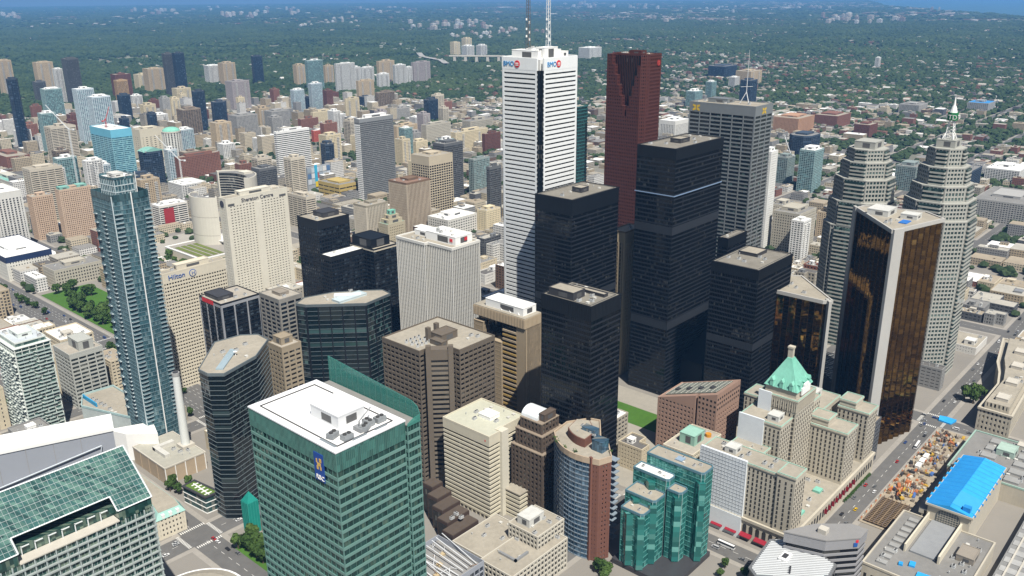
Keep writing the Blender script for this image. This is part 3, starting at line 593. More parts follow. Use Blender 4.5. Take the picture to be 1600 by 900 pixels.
FAR_TOWERS = [(8312, 16287, 72, 58, 64, 200, 18), (9830, 18607, 83, 63, 60, 200, 18), (9633, 18280, 55, 40, 59, 200, 18), (9695, 19086, 58, 51, 50, 200, 18), (9468, 18244, 51, 38, 72, 200, 18), (9497, 19674, 57, 33, 79, 200, 18), (8259, 15543, 70, 50, 44, 200, 18), (9332, 18160, 71, 63, 78, 200, 18), (9243, 17557, 50, 28, 52, 200, 18), (8842, 18454, 45, 35, 63, 200, 18), (8957, 18119, 63, 39, 72, 200, 18), (8310, 16546, 74, 38, 37, 200, 18), (7758, 12387, 64, 42, 38, 345, 22), (9180, 14847, 53, 47, 47, 345, 22), (7736, 12909, 71, 46, 78, 345, 22), (8149, 13424, 45, 36, 75, 345, 22), (7749, 12327, 69, 37, 39, 345, 22), (8004, 13201, 53, 46, 80, 345, 22), (8577, 13912, 50, 26, 57, 345, 22), (7825, 13106, 46, 24, 82, 345, 22), (8318, 13030, 49, 36, 58, 345, 22), (8404, 13334, 44, 38, 60, 345, 22), (8107, 13703, 47, 37, 78, 345, 22), (8147, 12801, 44, 30, 73, 345, 22), (7590, 12715, 54, 49, 50, 345, 22), (7595, 12032, 53, 42, 55, 345, 22), (6067, 17303, 46, 30, 54, 0, 24), (5368, 14959, 50, 32, 56, 0, 24), (6025, 17510, 71, 46, 71, 0, 24), (5533, 15563, 57, 46, 60, 0, 24), (5543, 15912, 52, 42, 45, 0, 24), (6100, 17219, 62, 46, 77, 0, 24), (10168, 15877, 65, 45, 47, 400, 14), (10186, 14512, 51, 38, 65, 400, 14), (9570, 13759, 63, 54, 45, 400, 14), (9120, 13189, 51, 36, 64, 400, 14), (9294, 14263, 53, 41, 67, 400, 14), (9868, 14215, 63, 46, 40, 400, 14), (10952, 15868, 70, 53, 63, 400, 14), (12802, 18425, 68, 52, 51, 400, 14), (9788, 14927, 41, 28, 59, 400, 14), (12411, 18896, 63, 36, 50, 400, 14), (12492, 19091, 67, 50, 67, 400, 14), (11695, 17086, 46, 30, 80, 400, 14), (6676, 7097, 51, 33, 37, 640, 38), (6320, 7010, 43, 27, 35, 640, 38), (6172, 6222, 37, 30, 56, 640, 38), (6894, 6873, 45, 33, 38, 640, 38), (6319, 5960, 35, 30, 49, 640, 38), (6951, 7756, 49, 27, 57, 640, 38), (6265, 6261, 37, 22, 42, 640, 38), (6036, 6403, 49, 43, 42, 640, 38), (7020, 7056, 44, 29, 70, 640, 38), (6035, 6371, 34, 23, 46, 640, 38), (6348, 6937, 36, 29, 47, 640, 38), (7483, 7221, 40, 35, 56, 640, 38), (7124, 6930, 35, 31, 43, 640, 38), (6440, 6829, 45, 33, 48, 640, 38), (7288, 7137, 40, 28, 63, 640, 38), (6850, 7207, 43, 28, 53, 640, 38), (6660, 6521, 35, 24, 33, 640, 38), (6389, 6070, 28, 22, 48, 640, 38), (6539, 6771, 45, 31, 56, 640, 38), (6994, 6649, 51, 30, 47, 640, 38), (6190, 6560, 47, 37, 33, 640, 38), (6909, 7146, 54, 30, 62, 640, 38), (6593, 6767, 37, 21, 49, 640, 38), (6334, 6379, 33, 28, 33, 640, 38), (6593, 6403, 46, 41, 32, 640, 38), (6637, 6214, 48, 28, 32, 640, 38), (5046, 4728, 20, 13, 34, 700, 55), (5611, 5057, 27, 15, 34, 700, 55), (5594, 5258, 27, 14, 23, 700, 55), (5093, 5187, 33, 19, 36, 700, 55), (5361, 5177, 28, 24, 34, 700, 55), (5511, 5366, 23, 17, 37, 700, 55), (5030, 4807, 28, 17, 31, 700, 55), (5434, 5160, 29, 16, 37, 700, 55), (5267, 5231, 23, 18, 37, 700, 55), (5576, 5217, 22, 12, 36, 700, 55), (5457, 5150, 28, 18, 40, 700, 55), (5656, 5187, 21, 12, 38, 700, 55), (5286, 4741, 21, 18, 24, 700, 55), (5125, 4788, 28, 18, 22, 700, 55), (5291, 5254, 26, 17, 34, 700, 55), (4970, 5006, 31, 21, 33, 700, 55), (10616, 3601, 59, 47, 57, 1285, 28), (11488, 4386, 51, 26, 40, 1285, 28), (10719, 3600, 40, 28, 64, 1285, 28), (10398, 3490, 54, 29, 50, 1285, 28), (11201, 4537, 57, 48, 54, 1285, 28), (10947, 4436, 47, 29, 49, 1285, 28), (10421, 4136, 70, 46, 37, 1285, 28), (10268, 3401, 53, 47, 58, 1285, 28), (9948, 4061, 59, 47, 45, 1285, 28), (11092, 4483, 51, 27, 39, 1285, 28), (9451, 3596, 45, 31, 45, 1285, 28), (9885, 3875, 43, 25, 60, 1285, 28), (9631, 3420, 49, 44, 55, 1285, 28), (11404, 4788, 59, 30, 73, 1285, 28), (9483, 3476, 46, 25, 50, 1285, 28), (9453, 3901, 65, 34, 50, 1285, 28), (11548, 4579, 46, 28, 56, 1285, 28), (10932, 4160, 43, 38, 39, 1285, 28), (10333, 4158, 57, 30, 51, 1285, 28), (11418, 4449, 77, 57, 62, 1285, 28), (11380, 3858, 62, 43, 38, 1285, 28), (10830, 3953, 66, 57, 61, 1285, 28), (10532, 4107, 48, 26, 68, 1285, 28), (11475, 4474, 73, 46, 72, 1285, 28), (19910, 9162, 52, 35, 44, 1225, 9), (19162, 8324, 73, 38, 35, 1225, 9), (18843, 8592, 50, 33, 47, 1225, 9), (16789, 7541, 71, 54, 47, 1225, 9), (17661, 7488, 71, 54, 45, 1225, 9), (17078, 7055, 50, 41, 52, 1225, 9), (19715, 8784, 55, 33, 37, 1225, 9), (18987, 8142, 75, 54, 35, 1225, 9), (20058, 9350, 64, 54, 40, 1225, 9), (17557, 7259, 57, 37, 38, 1225, 9), (20367, 9136, 83, 66, 58, 1225, 9), (17656, 8156, 69, 46, 37, 1225, 9), (16671, 11876, 57, 50, 38, 880, 6), (18622, 14028, 85, 74, 58, 880, 6), (15647, 11688, 47, 39, 54, 880, 6), (21560, 16321, 62, 45, 93, 880, 6), (16052, 12061, 52, 32, 48, 880, 6), (17702, 13742, 81, 48, 52, 880, 6), (19912, 15191, 94, 79, 87, 880, 6), (18906, 13984, 88, 61, 45, 880, 6), (20418, 16152, 92, 79, 48, 880, 6), (16375, 12713, 72, 61, 47, 880, 6), (16521, 12212, 46, 32, 48, 880, 6), (20496, 15217, 71, 37, 60, 880, 6), (18915, 14496, 84, 55, 60, 880, 6), (16579, 11750, 71, 55, 68, 880, 6), (16497, 12317, 68, 53, 48, 880, 6), (19703, 14738, 58, 38, 44, 880, 6), (16161, 10660, 43, 38, 57, 975, 9), (16242, 10986, 57, 43, 35, 975, 9), (15776, 10087, 56, 45, 54, 975, 9), (18421, 12123, 68, 41, 57, 975, 9), (17073, 10902, 36, 24, 48, 975, 9), (16451, 11215, 62, 46, 66, 975, 9), (18842, 12631, 59, 46, 66, 975, 9), (15665, 10509, 42, 25, 39, 975, 9), (15692, 10315, 51, 41, 37, 975, 9), (6343, 5666, 38, 33, 37, 780, 48), (6112, 5154, 31, 26, 32, 780, 48), (6139, 5436, 39, 23, 37, 780, 48), (6237, 5696, 34, 19, 37, 780, 48), (5816, 5216, 33, 26, 36, 780, 48), (5884, 5355, 38, 24, 41, 780, 48), (5930, 4930, 24, 19, 42, 780, 48), (6083, 5063, 24, 14, 24, 780, 48), (8797, 5499, 50, 40, 52, 1040, 36), (16038, 4870, 47, 41, 48, 1420, 14), (16448, 4882, 33, 18, 54, 1420, 14), (17154, 5583, 44, 34, 39, 1420, 14), (17553, 5331, 47, 31, 40, 1420, 14), (6544, 8751, 38, 27, 31, 505, 30), (6110, 7655, 35, 28, 21, 505, 30), (7660, 10095, 36, 29, 38, 505, 30), (7170, 9007, 36, 28, 30, 505, 30), (6734, 8548, 31, 26, 29, 505, 30), (7893, 10223, 34, 26, 38, 505, 30), (7225, 9691, 37, 33, 26, 505, 30), (7074, 9150, 28, 18, 47, 505, 30), (8092, 10246, 38, 19, 48, 505, 30), (6853, 9067, 36, 19, 32, 505, 30), (5714, 8123, 31, 16, 34, 460, 36), (5740, 8132, 31, 16, 40, 460, 36), (5916, 8325, 34, 29, 35, 460, 36), (6090, 8447, 24, 19, 25, 460, 36), (10785, 12839, 65, 43, 53, 560, 12), (11458, 12774, 43, 35, 57, 560, 12), (10459, 12439, 42, 28, 56, 560, 12), (12334, 14914, 67, 37, 42, 560, 12), (12344, 15097, 57, 49, 35, 560, 12), (14005, 15808, 79, 70, 36, 560, 12), (14225, 16576, 85, 75, 46, 560, 12), (13677, 16984, 59, 47, 53, 560, 12), (11123, 13300, 55, 49, 34, 560, 12), (14553, 16765, 76, 49, 41, 560, 12), (15897, 9035, 58, 35, 39, 1060, 10), (17274, 9456, 56, 31, 41, 1060, 10), (14793, 8230, 49, 33, 22, 1060, 10), (15269, 8459, 32, 23, 43, 1060, 10), (16246, 9819, 34, 21, 34, 1060, 10), (15021, 8406, 40, 28, 45, 1060, 10), (13889, 7391, 51, 32, 42, 1060, 10), (13635, 8044, 39, 31, 23, 1060, 10), (16484, 9091, 42, 30, 49, 1060, 10), (18246, 9502, 51, 37, 37, 1060, 10), (15944, 9340, 35, 22, 26, 1060, 10), (13479, 7986, 34, 28, 27, 1060, 10), (17369, 9200, 53, 35, 49, 1060, 10), (17417, 9426, 61, 41, 33, 1060, 10), (12718, 21655, 46, 37, 37, 300, 12), (13230, 23026, 79, 55, 35, 300, 12), (13213, 22533, 51, 40, 55, 300, 12), (11262, 19548, 72, 39, 36, 300, 12), (10901, 19620, 42, 29, 31, 300, 12), (10539, 18252, 39, 30, 48, 300, 12), (12903, 22047, 55, 34, 59, 300, 12), (10687, 19316, 68, 47, 44, 300, 12), (9074, 2412, 45, 26, 15, 1500, 40), (8669, 2334, 32, 24, 12, 1500, 40), (9328, 2234, 36, 28, 13, 1500, 40), (8193, 2044, 25, 15, 20, 1500, 40), (8295, 2049, 33, 25, 20, 1500, 40), (5229, 2910, 26, 14, 15, 1095, 68), (5399, 3040, 27, 20, 16, 1095, 68), (5180, 2837, 34, 22, 9, 1095, 68), (5261, 2995, 32, 17, 16, 1095, 68), (5464, 2922, 35, 21, 14, 1095, 68)]

# ---------------------------------------------------------------- palette
white_marble = plain('white_marble',(.78,.80,.80),.5,.06,.1,streak=.05)
black_steel = plain('black_steel',(.010,.012,.016),.5,.15,.1,spec=.25)
black_glass = glass('black_glass',(.004,.005,.007),3.75,1.5,.012,.08,(.10,.10,.09),.05,.1,.6)
steel_mull = plain('dark_mullion',(.009,.011,.014),.5,.15,.1,spec=.2)
roof_tan = plain('roof_tan',(.33,.30,.245),.95,.28,.3); roof_grey = plain('roof_grey',(.22,.215,.205),.95,.28,.3); roof_white = plain('roof_white',(.74,.74,.72),.8,.12,.15)
roof_brown = plain('roof_brown',(.24,.15,.11),.95,.25,.3); roof_dark = plain('roof_dark',(.12,.115,.11),.95,.3,.3)
conc = plain('concrete_pale',(.50,.47,.41),.9,.12,.2,streak=.08); conc_d = plain('concrete_dark',(.27,.24,.20),.9,.12,.2,streak=.08)
cream = plain('cream_stone',(.60,.55,.44),.9,.10,.2,streak=.07); beige_s = plain('beige_stone',(.52,.47,.38),.9,.10,.2,streak=.07)
limestone = plain('limestone',(.47,.43,.35),.9,.14,.15,streak=.10); copper = plain('copper_green',(.20,.48,.38),.75,.25,.25)
white_p = plain('white_paint',(.80,.80,.78),.7,.06,.2); navy_g = glass('navy_glass',(.015,.030,.055),3.6,1.6,.012,.15,(.12,.14,.16))
red_p = plain('red_paint',(.60,.03,.04),.6,.08); blue_p = plain('blue_paint',(.02,.09,.32),.6,.08); dark_metal = plain('dark_metal',(.05,.05,.055),.5,.2)
steel_w = plain('white_steel',(.62,.64,.66),.5,.1); grey_st = plain('grey_steel',(.30,.31,.32),.5,.15,metal=.3)
# ---------------------------------------------------------------- white marble bank tower with twin masts
def marble_tower():
    x, y, wx, wy, h = G['fcp']; root = empty('white_marble_tower', (x,y,0), 'tallest tower, white marble with dark window strips, BMO signs and two rooftop masts', 'skyscraper')
    n = 4.2; g = glass('marble_tower_glass',(.012,.016,.020),4.0,1.5,.006,.12,(.12,.12,.11),.08,.1,.5)
    inn = rect(wx-2*.7, wy-2*.7, .7, .7)
    part('window_wall', MB().prism([(n,.6),(wx-n,.6),(wx-n,n),(wx-.6,n),(wx-.6,wy-n),(wx-n,wy-n),(wx-n,wy-.6),(n,wy-.6),(n,wy-n),(.6,wy-n),(.6,n),(n,n)], 0, h-9), g, root)
    fl = 3.98; nf = int((h-9)/fl)
    mb = MB()
    for a, b, c, d in ((n,0,wx-n,.7),(n,wy-.7,wx-n,wy),(0,n,.7,wy-n),(wx-.7,n,wx,wy-n)): mb.box(a,b,0,c,d,2.55)
    me = mb.mesh('floor_band')
    for i in range(nf): link('floor_band', me, white_marble, root, (0,0,h-9-(i+1)*fl+1.43))
    pw = 2.0
    for a, b, c, d in ((n,-.05,n+pw,.7),(wx-n-pw,-.05,wx-n,.7),(-.05,n,.7,n+pw),(-.05,wy-n-pw,.7,wy-n),(n,wy-.7,n+pw,wy+.05),(wx-n-pw,wy-.7,wx-n,wy+.05),(wx-.7,n,wx+.05,n+pw),(wx-.7,wy-n-pw,wx+.05,wy-n)):
        part('corner_pier', MB().box(a,b,0,c,d,h-8.9), white_marble, root)
    for a, b, c, d in ((n,-.1,wx-n,1.5),(-.1,n,1.5,wy-n),(n,wy-1.5,wx-n,wy+.1),(wx-1.5,n,wx+.1,wy-n)): part('crown_panel', MB().box(a,b,h-9,c,d,h+1.2), white_marble, root)
    part('roof', MB().prism(rect(wx-2*n-.02,wy-2*n-.02,n+.01,n+.01), h-9, h+.1), roof_white, root)
    rs = [(n+3,n+5,wx-n-12,wy-n-5,7.0),(n+8,n+2,n+26,n+12,9.5),(wx-n-12,n+4,wx-n-3,wy-n-8,5.0)]
    for a, b, c, d, z in rs: house_box(root, 'penthouse', a,b,c,d,h,h+z,white_p)
    clutter(root, n, n, wx-n, wy-n, h+7, 5, 3, ('vent_pipe','air_unit'))
    bm_blue = plain('sign_blue',(.02,.22,.50),.5,.05)
    for face in (SOUTH, WEST):
        if face == SOUTH: lp, rp, dl = (n+4,-.25,h-6.2), (n+19.5,-.15,h-4.3), 0
        else: lp, rp, dl = (-.25,wy-n-1.5,h-6.2), (-.15,wy-n-17.5,h-4.3), 0
        lettering(root, 'BMO', lp, face, 5.8, bm_blue, .2, 'LEFT', 'sign_lettering')
        d = wall_disc(root, 'sign_roundel', rp, face, 3.0, red_p, .35)
        mb = MB()
        for k in (-1.2,0,1.2): mb.box(k-.33,-.55,-.4,k+.33,-.3,1.2)
        mb.box(-1.7,-.55,-1.4,1.7,-.3,-.9); part('sign_emblem', mb, white_p, d)
    for mx, my in ((wx*.34,wy*.62),(wx*.50,wy*.30)):
        lat = MB(); W_ = 1.5; top = 78
        for a, b in ((-1,-1),(1,-1),(1,1),(-1,1)): lat.bar((a*W_,b*W_,0),(a*W_*.55,b*W_*.55,top),.22,4)
        z = 0; k = 0
        while z < top-3:
            f0 = W_*(1-.45*z/top); f1 = W_*(1-.45*(z+3)/top)
            for a, b, c, d in ((-1,-1,1,-1),(1,-1,1,1),(1,1,-1,1),(-1,1,-1,-1)):
                p, q = ((a,b),(c,d)) if k%2 else ((c,d),(a,b)); lat.bar((p[0]*f0,p[1]*f0,z),(q[0]*f1,q[1]*f1,z+3),.12,3)
            z += 3; k += 1
        mast = part('antenna_mast', lat, plain('mast_dark',(.10,.09,.09),.5,.2) if mx < my else steel_w, root, (mx,my,h+6))
        for zz in (8,14,22): part('dish', MB().cyl(1.7,0,zz,zz+2.2,.9,n=8), white_p, mast); part('dish', MB().cyl(-1.7,.6,zz+3,zz+4.8,.7,n=8), white_p, mast)
marble_tower()
# ---------------------------------------------------------------- black steel bank towers
def black_tower(key, label, bay=3.0, top=9.0, mech=(), lineat=None, louv=(), nclut=7, band=1.2, bcol=None, gm=None, fl=3.75):
    x, y, wx, wy, h = G[key]; root = empty('black_steel_tower', (x,y,0), label, 'skyscraper')
    poly = rect(wx,wy); bm_ = bcol or black_steel
    facade(root, poly, 0, h-top, fl, gm or black_glass, (band,plain('slate_band',(.018,.021,.028),.5,.15,.1,spec=.25),.06), (bay/2,.13,steel_mull,.10), .25, True)
    part('crown', MB().prism(poly, h-top, h-.01), bm_, root)
    part('crown_rib', pierline(MB(), poly, None, bay/2, .2, -.1, .17, h-top+.01, h+.6), steel_mull, root, kind='stuff')
    roofing(root, offset(poly,.05), h, plain('roof_tar',(.21,.195,.165),.95,.30,.3), bm_, .7)
    for z, t in louv: part('louvre_band', MB().ring(offset(poly,.10), offset(poly,-.4), z, z+t), plain('louvre_steel',(.030,.034,.042),.5,.12,spec=.25), root)
    if lineat: part('light_strip', MB().ring(offset(poly,.75), offset(poly,-.2), lineat, lineat+.7), plain('bright_trim',(.30,.42,.62),.35,.05,metal=.4), root)
    for m in mech: house_box(root, 'plant_room', wx*m[0], wy*m[1], wx*m[2], wy*m[3], h+.1, h+m[4], dark_metal, roof_tan)
    clutter(root, wx*.08, wy*.08, wx*.92, wy*.92, h+.1, nclut, hash_(key), avoid=[(wx*m[0]-2,wy*m[1]-2,wx*m[2]+2,wy*m[3]+2) for m in mech])
    track = MB().ring(rect(wx-5,wy-5,2.5,2.5), rect(wx-5.6,wy-5.6,2.8,2.8), h+.1, h+.35); part('cleaning_rail', track, dark_metal, root)
    return root
black_tower('td', 'tallest black steel tower with a bright blue line around its upper third', lineat=183.5, louv=((150,7),(64,7)), mech=((.36,.35,.55,.62,4),))
black_tower('tdn', 'broad black steel tower directly in front of the white marble tower', mech=((.42,.30,.58,.55,4.5),), louv=((90,6),), top=13)
black_tower('tdw', 'slender black steel tower standing over the small lawn', mech=((.08,.40,.45,.9,5.5),(.62,.12,.75,.8,2.4)), top=10, nclut=10)
black_tower('tds', 'black steel tower with a tan roof in front of the mirrored gold towers', mech=((.55,.45,.85,.85,3),), louv=((70,6),), top=8)
black_tower('ey', 'small flat-topped black block behind the tan-roofed black tower', mech=(), top=8, nclut=3)
def shadow_wedge_block():
    # black block put in to imitate the slanted shadow on the tallest black tower
    root = empty('shadow_wedge', (G['td'][0]+24,G['td'][1]-24,0), 'black block added for the slanted shadow across the tallest black tower', 'building')
    part('wall', MB().prism([(0,0),(44,0),(44,22),(0,22)], 0, 40, ztop=[30,46,46,30]), black_steel, root)
    part('wedge_band', MB().ring(offset(rect(44,22),.06), offset(rect(44,22),-.2), 6, 7.2), black_glass, root)
    part('roof_edge', MB().ring(offset(rect(44,22),.15), offset(rect(44,22),-.4), 28.5, 29.4), steel_mull, root)
shadow_wedge_block()
# ---------------------------------------------------------------- red granite tower with stepped notch
def red_tower():
    x, y, wx, wy, h = G['scotia']; root = empty('red_granite_tower', (x,y,0), 'red-brown granite tower with a stepped V-shaped cleft in its top', 'skyscraper')
    gr = plain('red_granite',(.088,.027,.019),.55,.12,.2); g = glass('red_tower_glass',(.022,.010,.009),3.9,2.3,.006,.12,(.10,.05,.04),.08,.1,.5)
    cl = [(0,0),(wx,0),(wx,wy),(0,wy)]; fl = 3.95; ch = 5.0
    poly = [(ch,0),(wx,0),(wx,wy),(0,wy),(0,ch)]
    zt = h-66
    facade(root, poly, 0, zt, fl, g, (1.75,gr), (2.3,1.05,gr,.05), .45, True)
    # above: south and north shoulders step down into the V on the west side; a dark glazed core fills the cleft
    core = [(9,ch),(wx-.6,.6),(wx-.6,wy-.6),(9,wy-ch)]
    part('cleft_glazing', MB().prism([(6,.7),(wx-.6,.7),(wx-.6,wy-.7),(6,wy-.7)], zt, h-1), glass('cleft_glass',(.014,.008,.007),3.9,1.5,.004,.05), root); part('cleft_rib', pierline(MB(), [(6,.7),(wx-.6,.7),(wx-.6,wy-.7),(6,wy-.7)], (3,), 2.3, .9, -.1, .3, zt, h-1), plain('red_granite_deep',(.050,.016,.012),.55,.1), root, kind='stuff')
    steps = 6; mid = wy*.47; w0 = mid-1.5; sh = 66/steps
    for s in range(steps):
        z0, z1 = zt+s*sh, zt+(s+1)*sh; wS = w0*(1-.72*s/(steps-1)); wN = (wy-mid-1.5)*(1-.72*s/(steps-1))
        for (ya, yb) in ((0,wS),(wy-wN,wy)):
            pl = [(0 if ya else ch,ya),(9.5,ya),(9.5,yb),(0,yb)] if ya else [(ch,0),(9.5,0),(9.5,yb),(0,yb),(0,ch)]
            q = empty_part(root, 'shoulder')
            facade(q, pl, z0, z1, fl, g, (1.75,gr), (2.3,1.05,gr,.05), .45, False)
            part('cap', MB().prism(offset(pl,.06), z1-.05, z1+.3), gr, q)
    q = empty_part(root, 'upper_wall'); pl = [(9.5,.02),(wx,.02),(wx,wy-.02),(9.5,wy-.02)]
    facade(q, pl, zt, h, fl, g, (1.75,gr), (2.3,1.05,gr,.05), .45, False)
    part('crown', MB().ring(offset(pl,.12), offset(pl,-.8), h-1.2, h+1), gr, root); part('roof', MB().prism(offset(pl,-.82), h-.5, h+.1), roof_brown, root)
    house_box(root, 'penthouse', 14,14,24,30,h+.1,h+4,gr); clutter(root, 11,3,wx-3,wy-3,h+.1,5,9,avoid=[(12,12,26,32)])
    d = wall_disc(root, 'sign_roundel', (wx-6,-.4,h-9), SOUTH, 3.2, plain('sign_red_dim',(.32,.03,.025),.6), .3); lettering(d, 'S', (0,-.5,-1.8), 0, 5.2, plain('sign_red_light',(.60,.12,.08),.5), .15, 'CENTER', 'sign_letter')
def empty_part(root, name, loc=(0,0,0)):
    o = bpy.data.objects.new(name, None); COL.objects.link(o); o.parent = root; o.location = loc; return o
red_tower()
# ---------------------------------------------------------------- grey steel banded tower with roof mast
def grey_banded():
    x, y, wx, wy, h = G['ccw']; root = empty('grey_steel_tower', (x,y,0), 'grey steel tower with a tripod mast on its roof, behind the tallest black tower', 'skyscraper')
    st = plain('stainless',(.27,.29,.30),.4,.10,.1,metal=.4); g = glass('grey_tower_glass',(.014,.020,.022),3.95,3.2,.02,.12,(.10,.16,.15),.05,.25)
    facade(root, rect(wx,wy), 0, h-9, 3.95, g, (1.5,st), (wx/3 if wx/3 > 9 else 12,1.1,st,.25), .3, True)
    part('crown', MB().prism(offset(rect(wx,wy),.15), h-9, h-.01), st, root); roofing(root, offset(rect(wx,wy),.2), h, roof_tan, st, .9)
    yl = plain('sign_gold',(.62,.42,.05),.5)
    for c, f in (((wx*.5,-.35,h-5),SOUTH),((-.35,wy-8,h-5),WEST)):
        mb = MB()
        for sx in (-1,1): mb.add([(sx*.4,0,2.6),(sx*4,0,3.4),(sx*4,0,1.4),(sx*1.6,0,.4),(sx*4,0,-1.2),(sx*4,0,-3.2),(sx*.4,0,-2.0),(sx*.4,-.2,2.6)], [(0,1,2,3),(0,3,6),(3,4,5,6)])
        part('sign_emblem', mb, yl, root, c, f)
    m = MB(); c = (wx*.5,wy*.28)
    for a in (0,2.1,4.2): m.bar((c[0]+6*math.cos(a),c[1]+6*math.sin(a),h),(c[0],c[1],h+12),.35,6)
    m.bar((c[0],c[1],h+10),(c[0],c[1],h+52),.4,6,r1=.15); m.bar((c[0]-5,c[1]+4,h+17),(c[0]+5,c[1]-4,h+17),.18,4)
    part('mast', m, steel_w, root); clutter(root, 3,3,wx-3,wy-3,h+.1,8,21)
    house_box(root, 'penthouse', wx*.3,wy*.5,wx*.7,wy*.8,h+.1,h+4.5,st)
grey_banded()
tower('dark_teal_tower','dark teal glass tower half hidden behind the white marble tower','skyscraper',G['bayadel'][:4],G['bayadel'][4],4,glass('dark_teal_glass',(.010,.045,.050),4,1.5,.01,.1,(.05,.12,.12)),(1.1,plain('teal_band',(.03,.12,.125),.4)),None,indiv=True,nclut=3)
# ---------------------------------------------------------------- mirrored gold twin triangles
def gold_tower(name, label, poly, slab, h, teeth):
    x, y = poly[0]; root = empty(name, (x,y,0), label, 'skyscraper'); L = [(a-x,b-y) for a, b in poly]
    go = glass('gold_glass',(.18,.104,.030),3.6,1.5,.020,.03,(.5,.33,.12),.05,1.0,.7); gd = plain('gold_fin',(.07,.038,.015),.35,.2,.1,metal=.7)
    slabm = plain('slab_stone',(.42,.41,.385),.8,.08)
    # serrate the glazed edges
    out = []; n = len(L)
    for i in range(n):
        p, q = Vector(L[i]), Vector(L[(i+1)%n]); out.append(tuple(p))
        k = teeth.get(i, 0)
        if k:
            e = (q-p)/k; nn = Vector((e.y,-e.x)).normalized()*1.5
            for j in range(k):
                a = p+e*j; m_ = a+e*.5+nn
                if j: out.append(tuple(a))
                out.append(tuple(m_))
    part('window_wall', MB().prism(out, 0, h-2.2), go, root)
    mb = MB()
    for i in range(int(h/3.6)): mb.ring(offset(out,.05), offset(out,-.3), i*3.6+1, i*3.6+1.22)
    part('floor_line', mb, gd, root, kind='stuff')
    fin = MB()
    for p in out: fin.obox(p, .3, .28, .28, 0, h-2)
    part('mullion', fin, gd, root, kind='stuff')
    part('crown', MB().ring(offset(L,.9), offset(L,-.5), h-2.2, h+.8), slabm, root); part('roof', MB().prism(offset(L,-.55), h-2.3, h), roof_tan, root)
    for s in slab:
        c = (s[0]-x, s[1]-y); part('end_slab', MB().obox(c, s[2], s[3], s[4], 0, h+.9), slabm, root)
    return root
rs = gold_tower('gold_mirror_tower','taller mirrored gold tower with pale vertical end slabs',[(640,200.5),(649,196.5),(698,182.5),(712,200),(701,244),(692,246)],[(643.6,197.4,-.42,10,2.6),(693.0,247.6,.7,6,2.2)],180,{1:7,2:3,5:8})
house_box(rs, 'penthouse', 36,16,56,32,180,185,plain('plant_pale',(.55,.55,.52),.7)); house_box(rs, 'plant_room', 40,-4,52,8,180,184,plain('plant_pale',(.55,.55,.52),.7))
part('tarpaulin', MB().box(24,-2,180.05,35,4,180.7), plain('tarp_blue',(.03,.16,.50),.5,.1), rs); clutter(rs, 14,4,34,14,180,4,5)
rn = gold_tower('gold_mirror_tower','shorter mirrored gold tower with one pale end slab, behind the hotel roof',[(648,248),(653,243),(697,288),(692,296),(648,302)],[(650.6,244.6,.75,8.5,2.4)],112,{1:5,4:5})
clutter(rn, 6,14,30,44,112,4,6)
def atrium():
    root = empty('gold_plaza_hall', (700,238,0), 'low hall with a gridded glass roof between the mirrored gold towers', 'building')
    pl = [(0,14),(22,-10),(62,20),(62,44),(30,46)]
    part('wall', MB().prism(pl, 0, 21), plain('hall_stone',(.20,.17,.14),.7), root)
    part('roof_glazing', MB().prism(offset(pl,-1), 21, 22.4), glass('hall_glass',(.16,.17,.18),3,3,.03,.5,(.5,.5,.48),.12,.3), root)
    mb = MB()
    for i in range(0,64,4): mb.box(i,-4 if i > 16 else 12,22.4,i+.35,44,22.75)
    for j in range(-4,46,4): mb.box(8,j,22.4,60,j+.35,22.76)
    part('glazing_bar', mb, steel_mull, root, kind='stuff')
    for i in range(6): part('bay_window', MB().cyl(6+i*4.2,9-i*4.3,4,21,2.6,n=8), black_glass, root)
atrium()
# ---------------------------------------------------------------- twin stepped grey-white towers
def octa(w, d, c): return [(-w/2+c,-d/2),(w/2-c,-d/2),(w/2,-d/2+c),(w/2,d/2-c),(w/2-c,d/2),(-w/2+c,d/2),(-w/2,d/2-c),(-w/2,-d/2+c)]
def stepped(name, label, c, tiers, spire):
    root = empty(name, (*c,0), label, 'skyscraper')
    st = plain('pale_granite',(.37,.37,.335),.7,.08,.2,streak=.04); g = glass('green_grey_glass',(.030,.060,.058),4,2.9,.012,.20,(.16,.24,.22),.06,.25)
    for i, (z0, z1, w_, d_, ch, bay) in enumerate(tiers):
        pl = octa(w_, d_, ch); q = empty_part(root, 'tier')
        # bay windows: shallow projecting centre on west and south sides
        facade(q, pl, z0, z1-1.2, 3.95, g, (1.6,st), (3.2,.95,st,.1), .4, False)
        for cx, cy, a, b in ((0,-d_/2-1,bay,3),(-w_/2-1,0,3,bay),(w_/2+1,0,3,bay),(0,d_/2+1,bay,3)):
            bp = octa(a, b, .9); bp = [(p[0]+cx,p[1]+cy) for p in bp]; facade(q, bp, z0, z1-2.0, 3.95, g, (1.55,st), None, .3, False, 0.02, 'bay_glazing', 'bay_band')
        part('tier_cap', MB().prism(offset(pl,.3), z1-1.2, z1), st, q)
    return root, st
bw, st_ = stepped('stepped_granite_tower','stepped pale granite tower without a spire, right of the green church spire',(866,304),[(0,126,62,60,13,26),(126,150,58,56,14,24),(150,172,52,50,14,20),(172,188,44,42,13,16),(188,200,36,34,11,12)],False)
house_box(bw, 'penthouse', -12,-10,12,10,200,207,st_)
tc, _ = stepped('stepped_granite_tower','stepped pale granite tower crowned by a white spire with a green sign',(843,226),[(0,150,60,58,14,24),(150,166,58,54,15,20),(166,180,50,46,13,18),(180,196,40,38,11,14),(196,212,30,28,8,10)],True)
house_box(tc, 'penthouse', -9,-8,9,8,212,219,st_)
sp = MB()
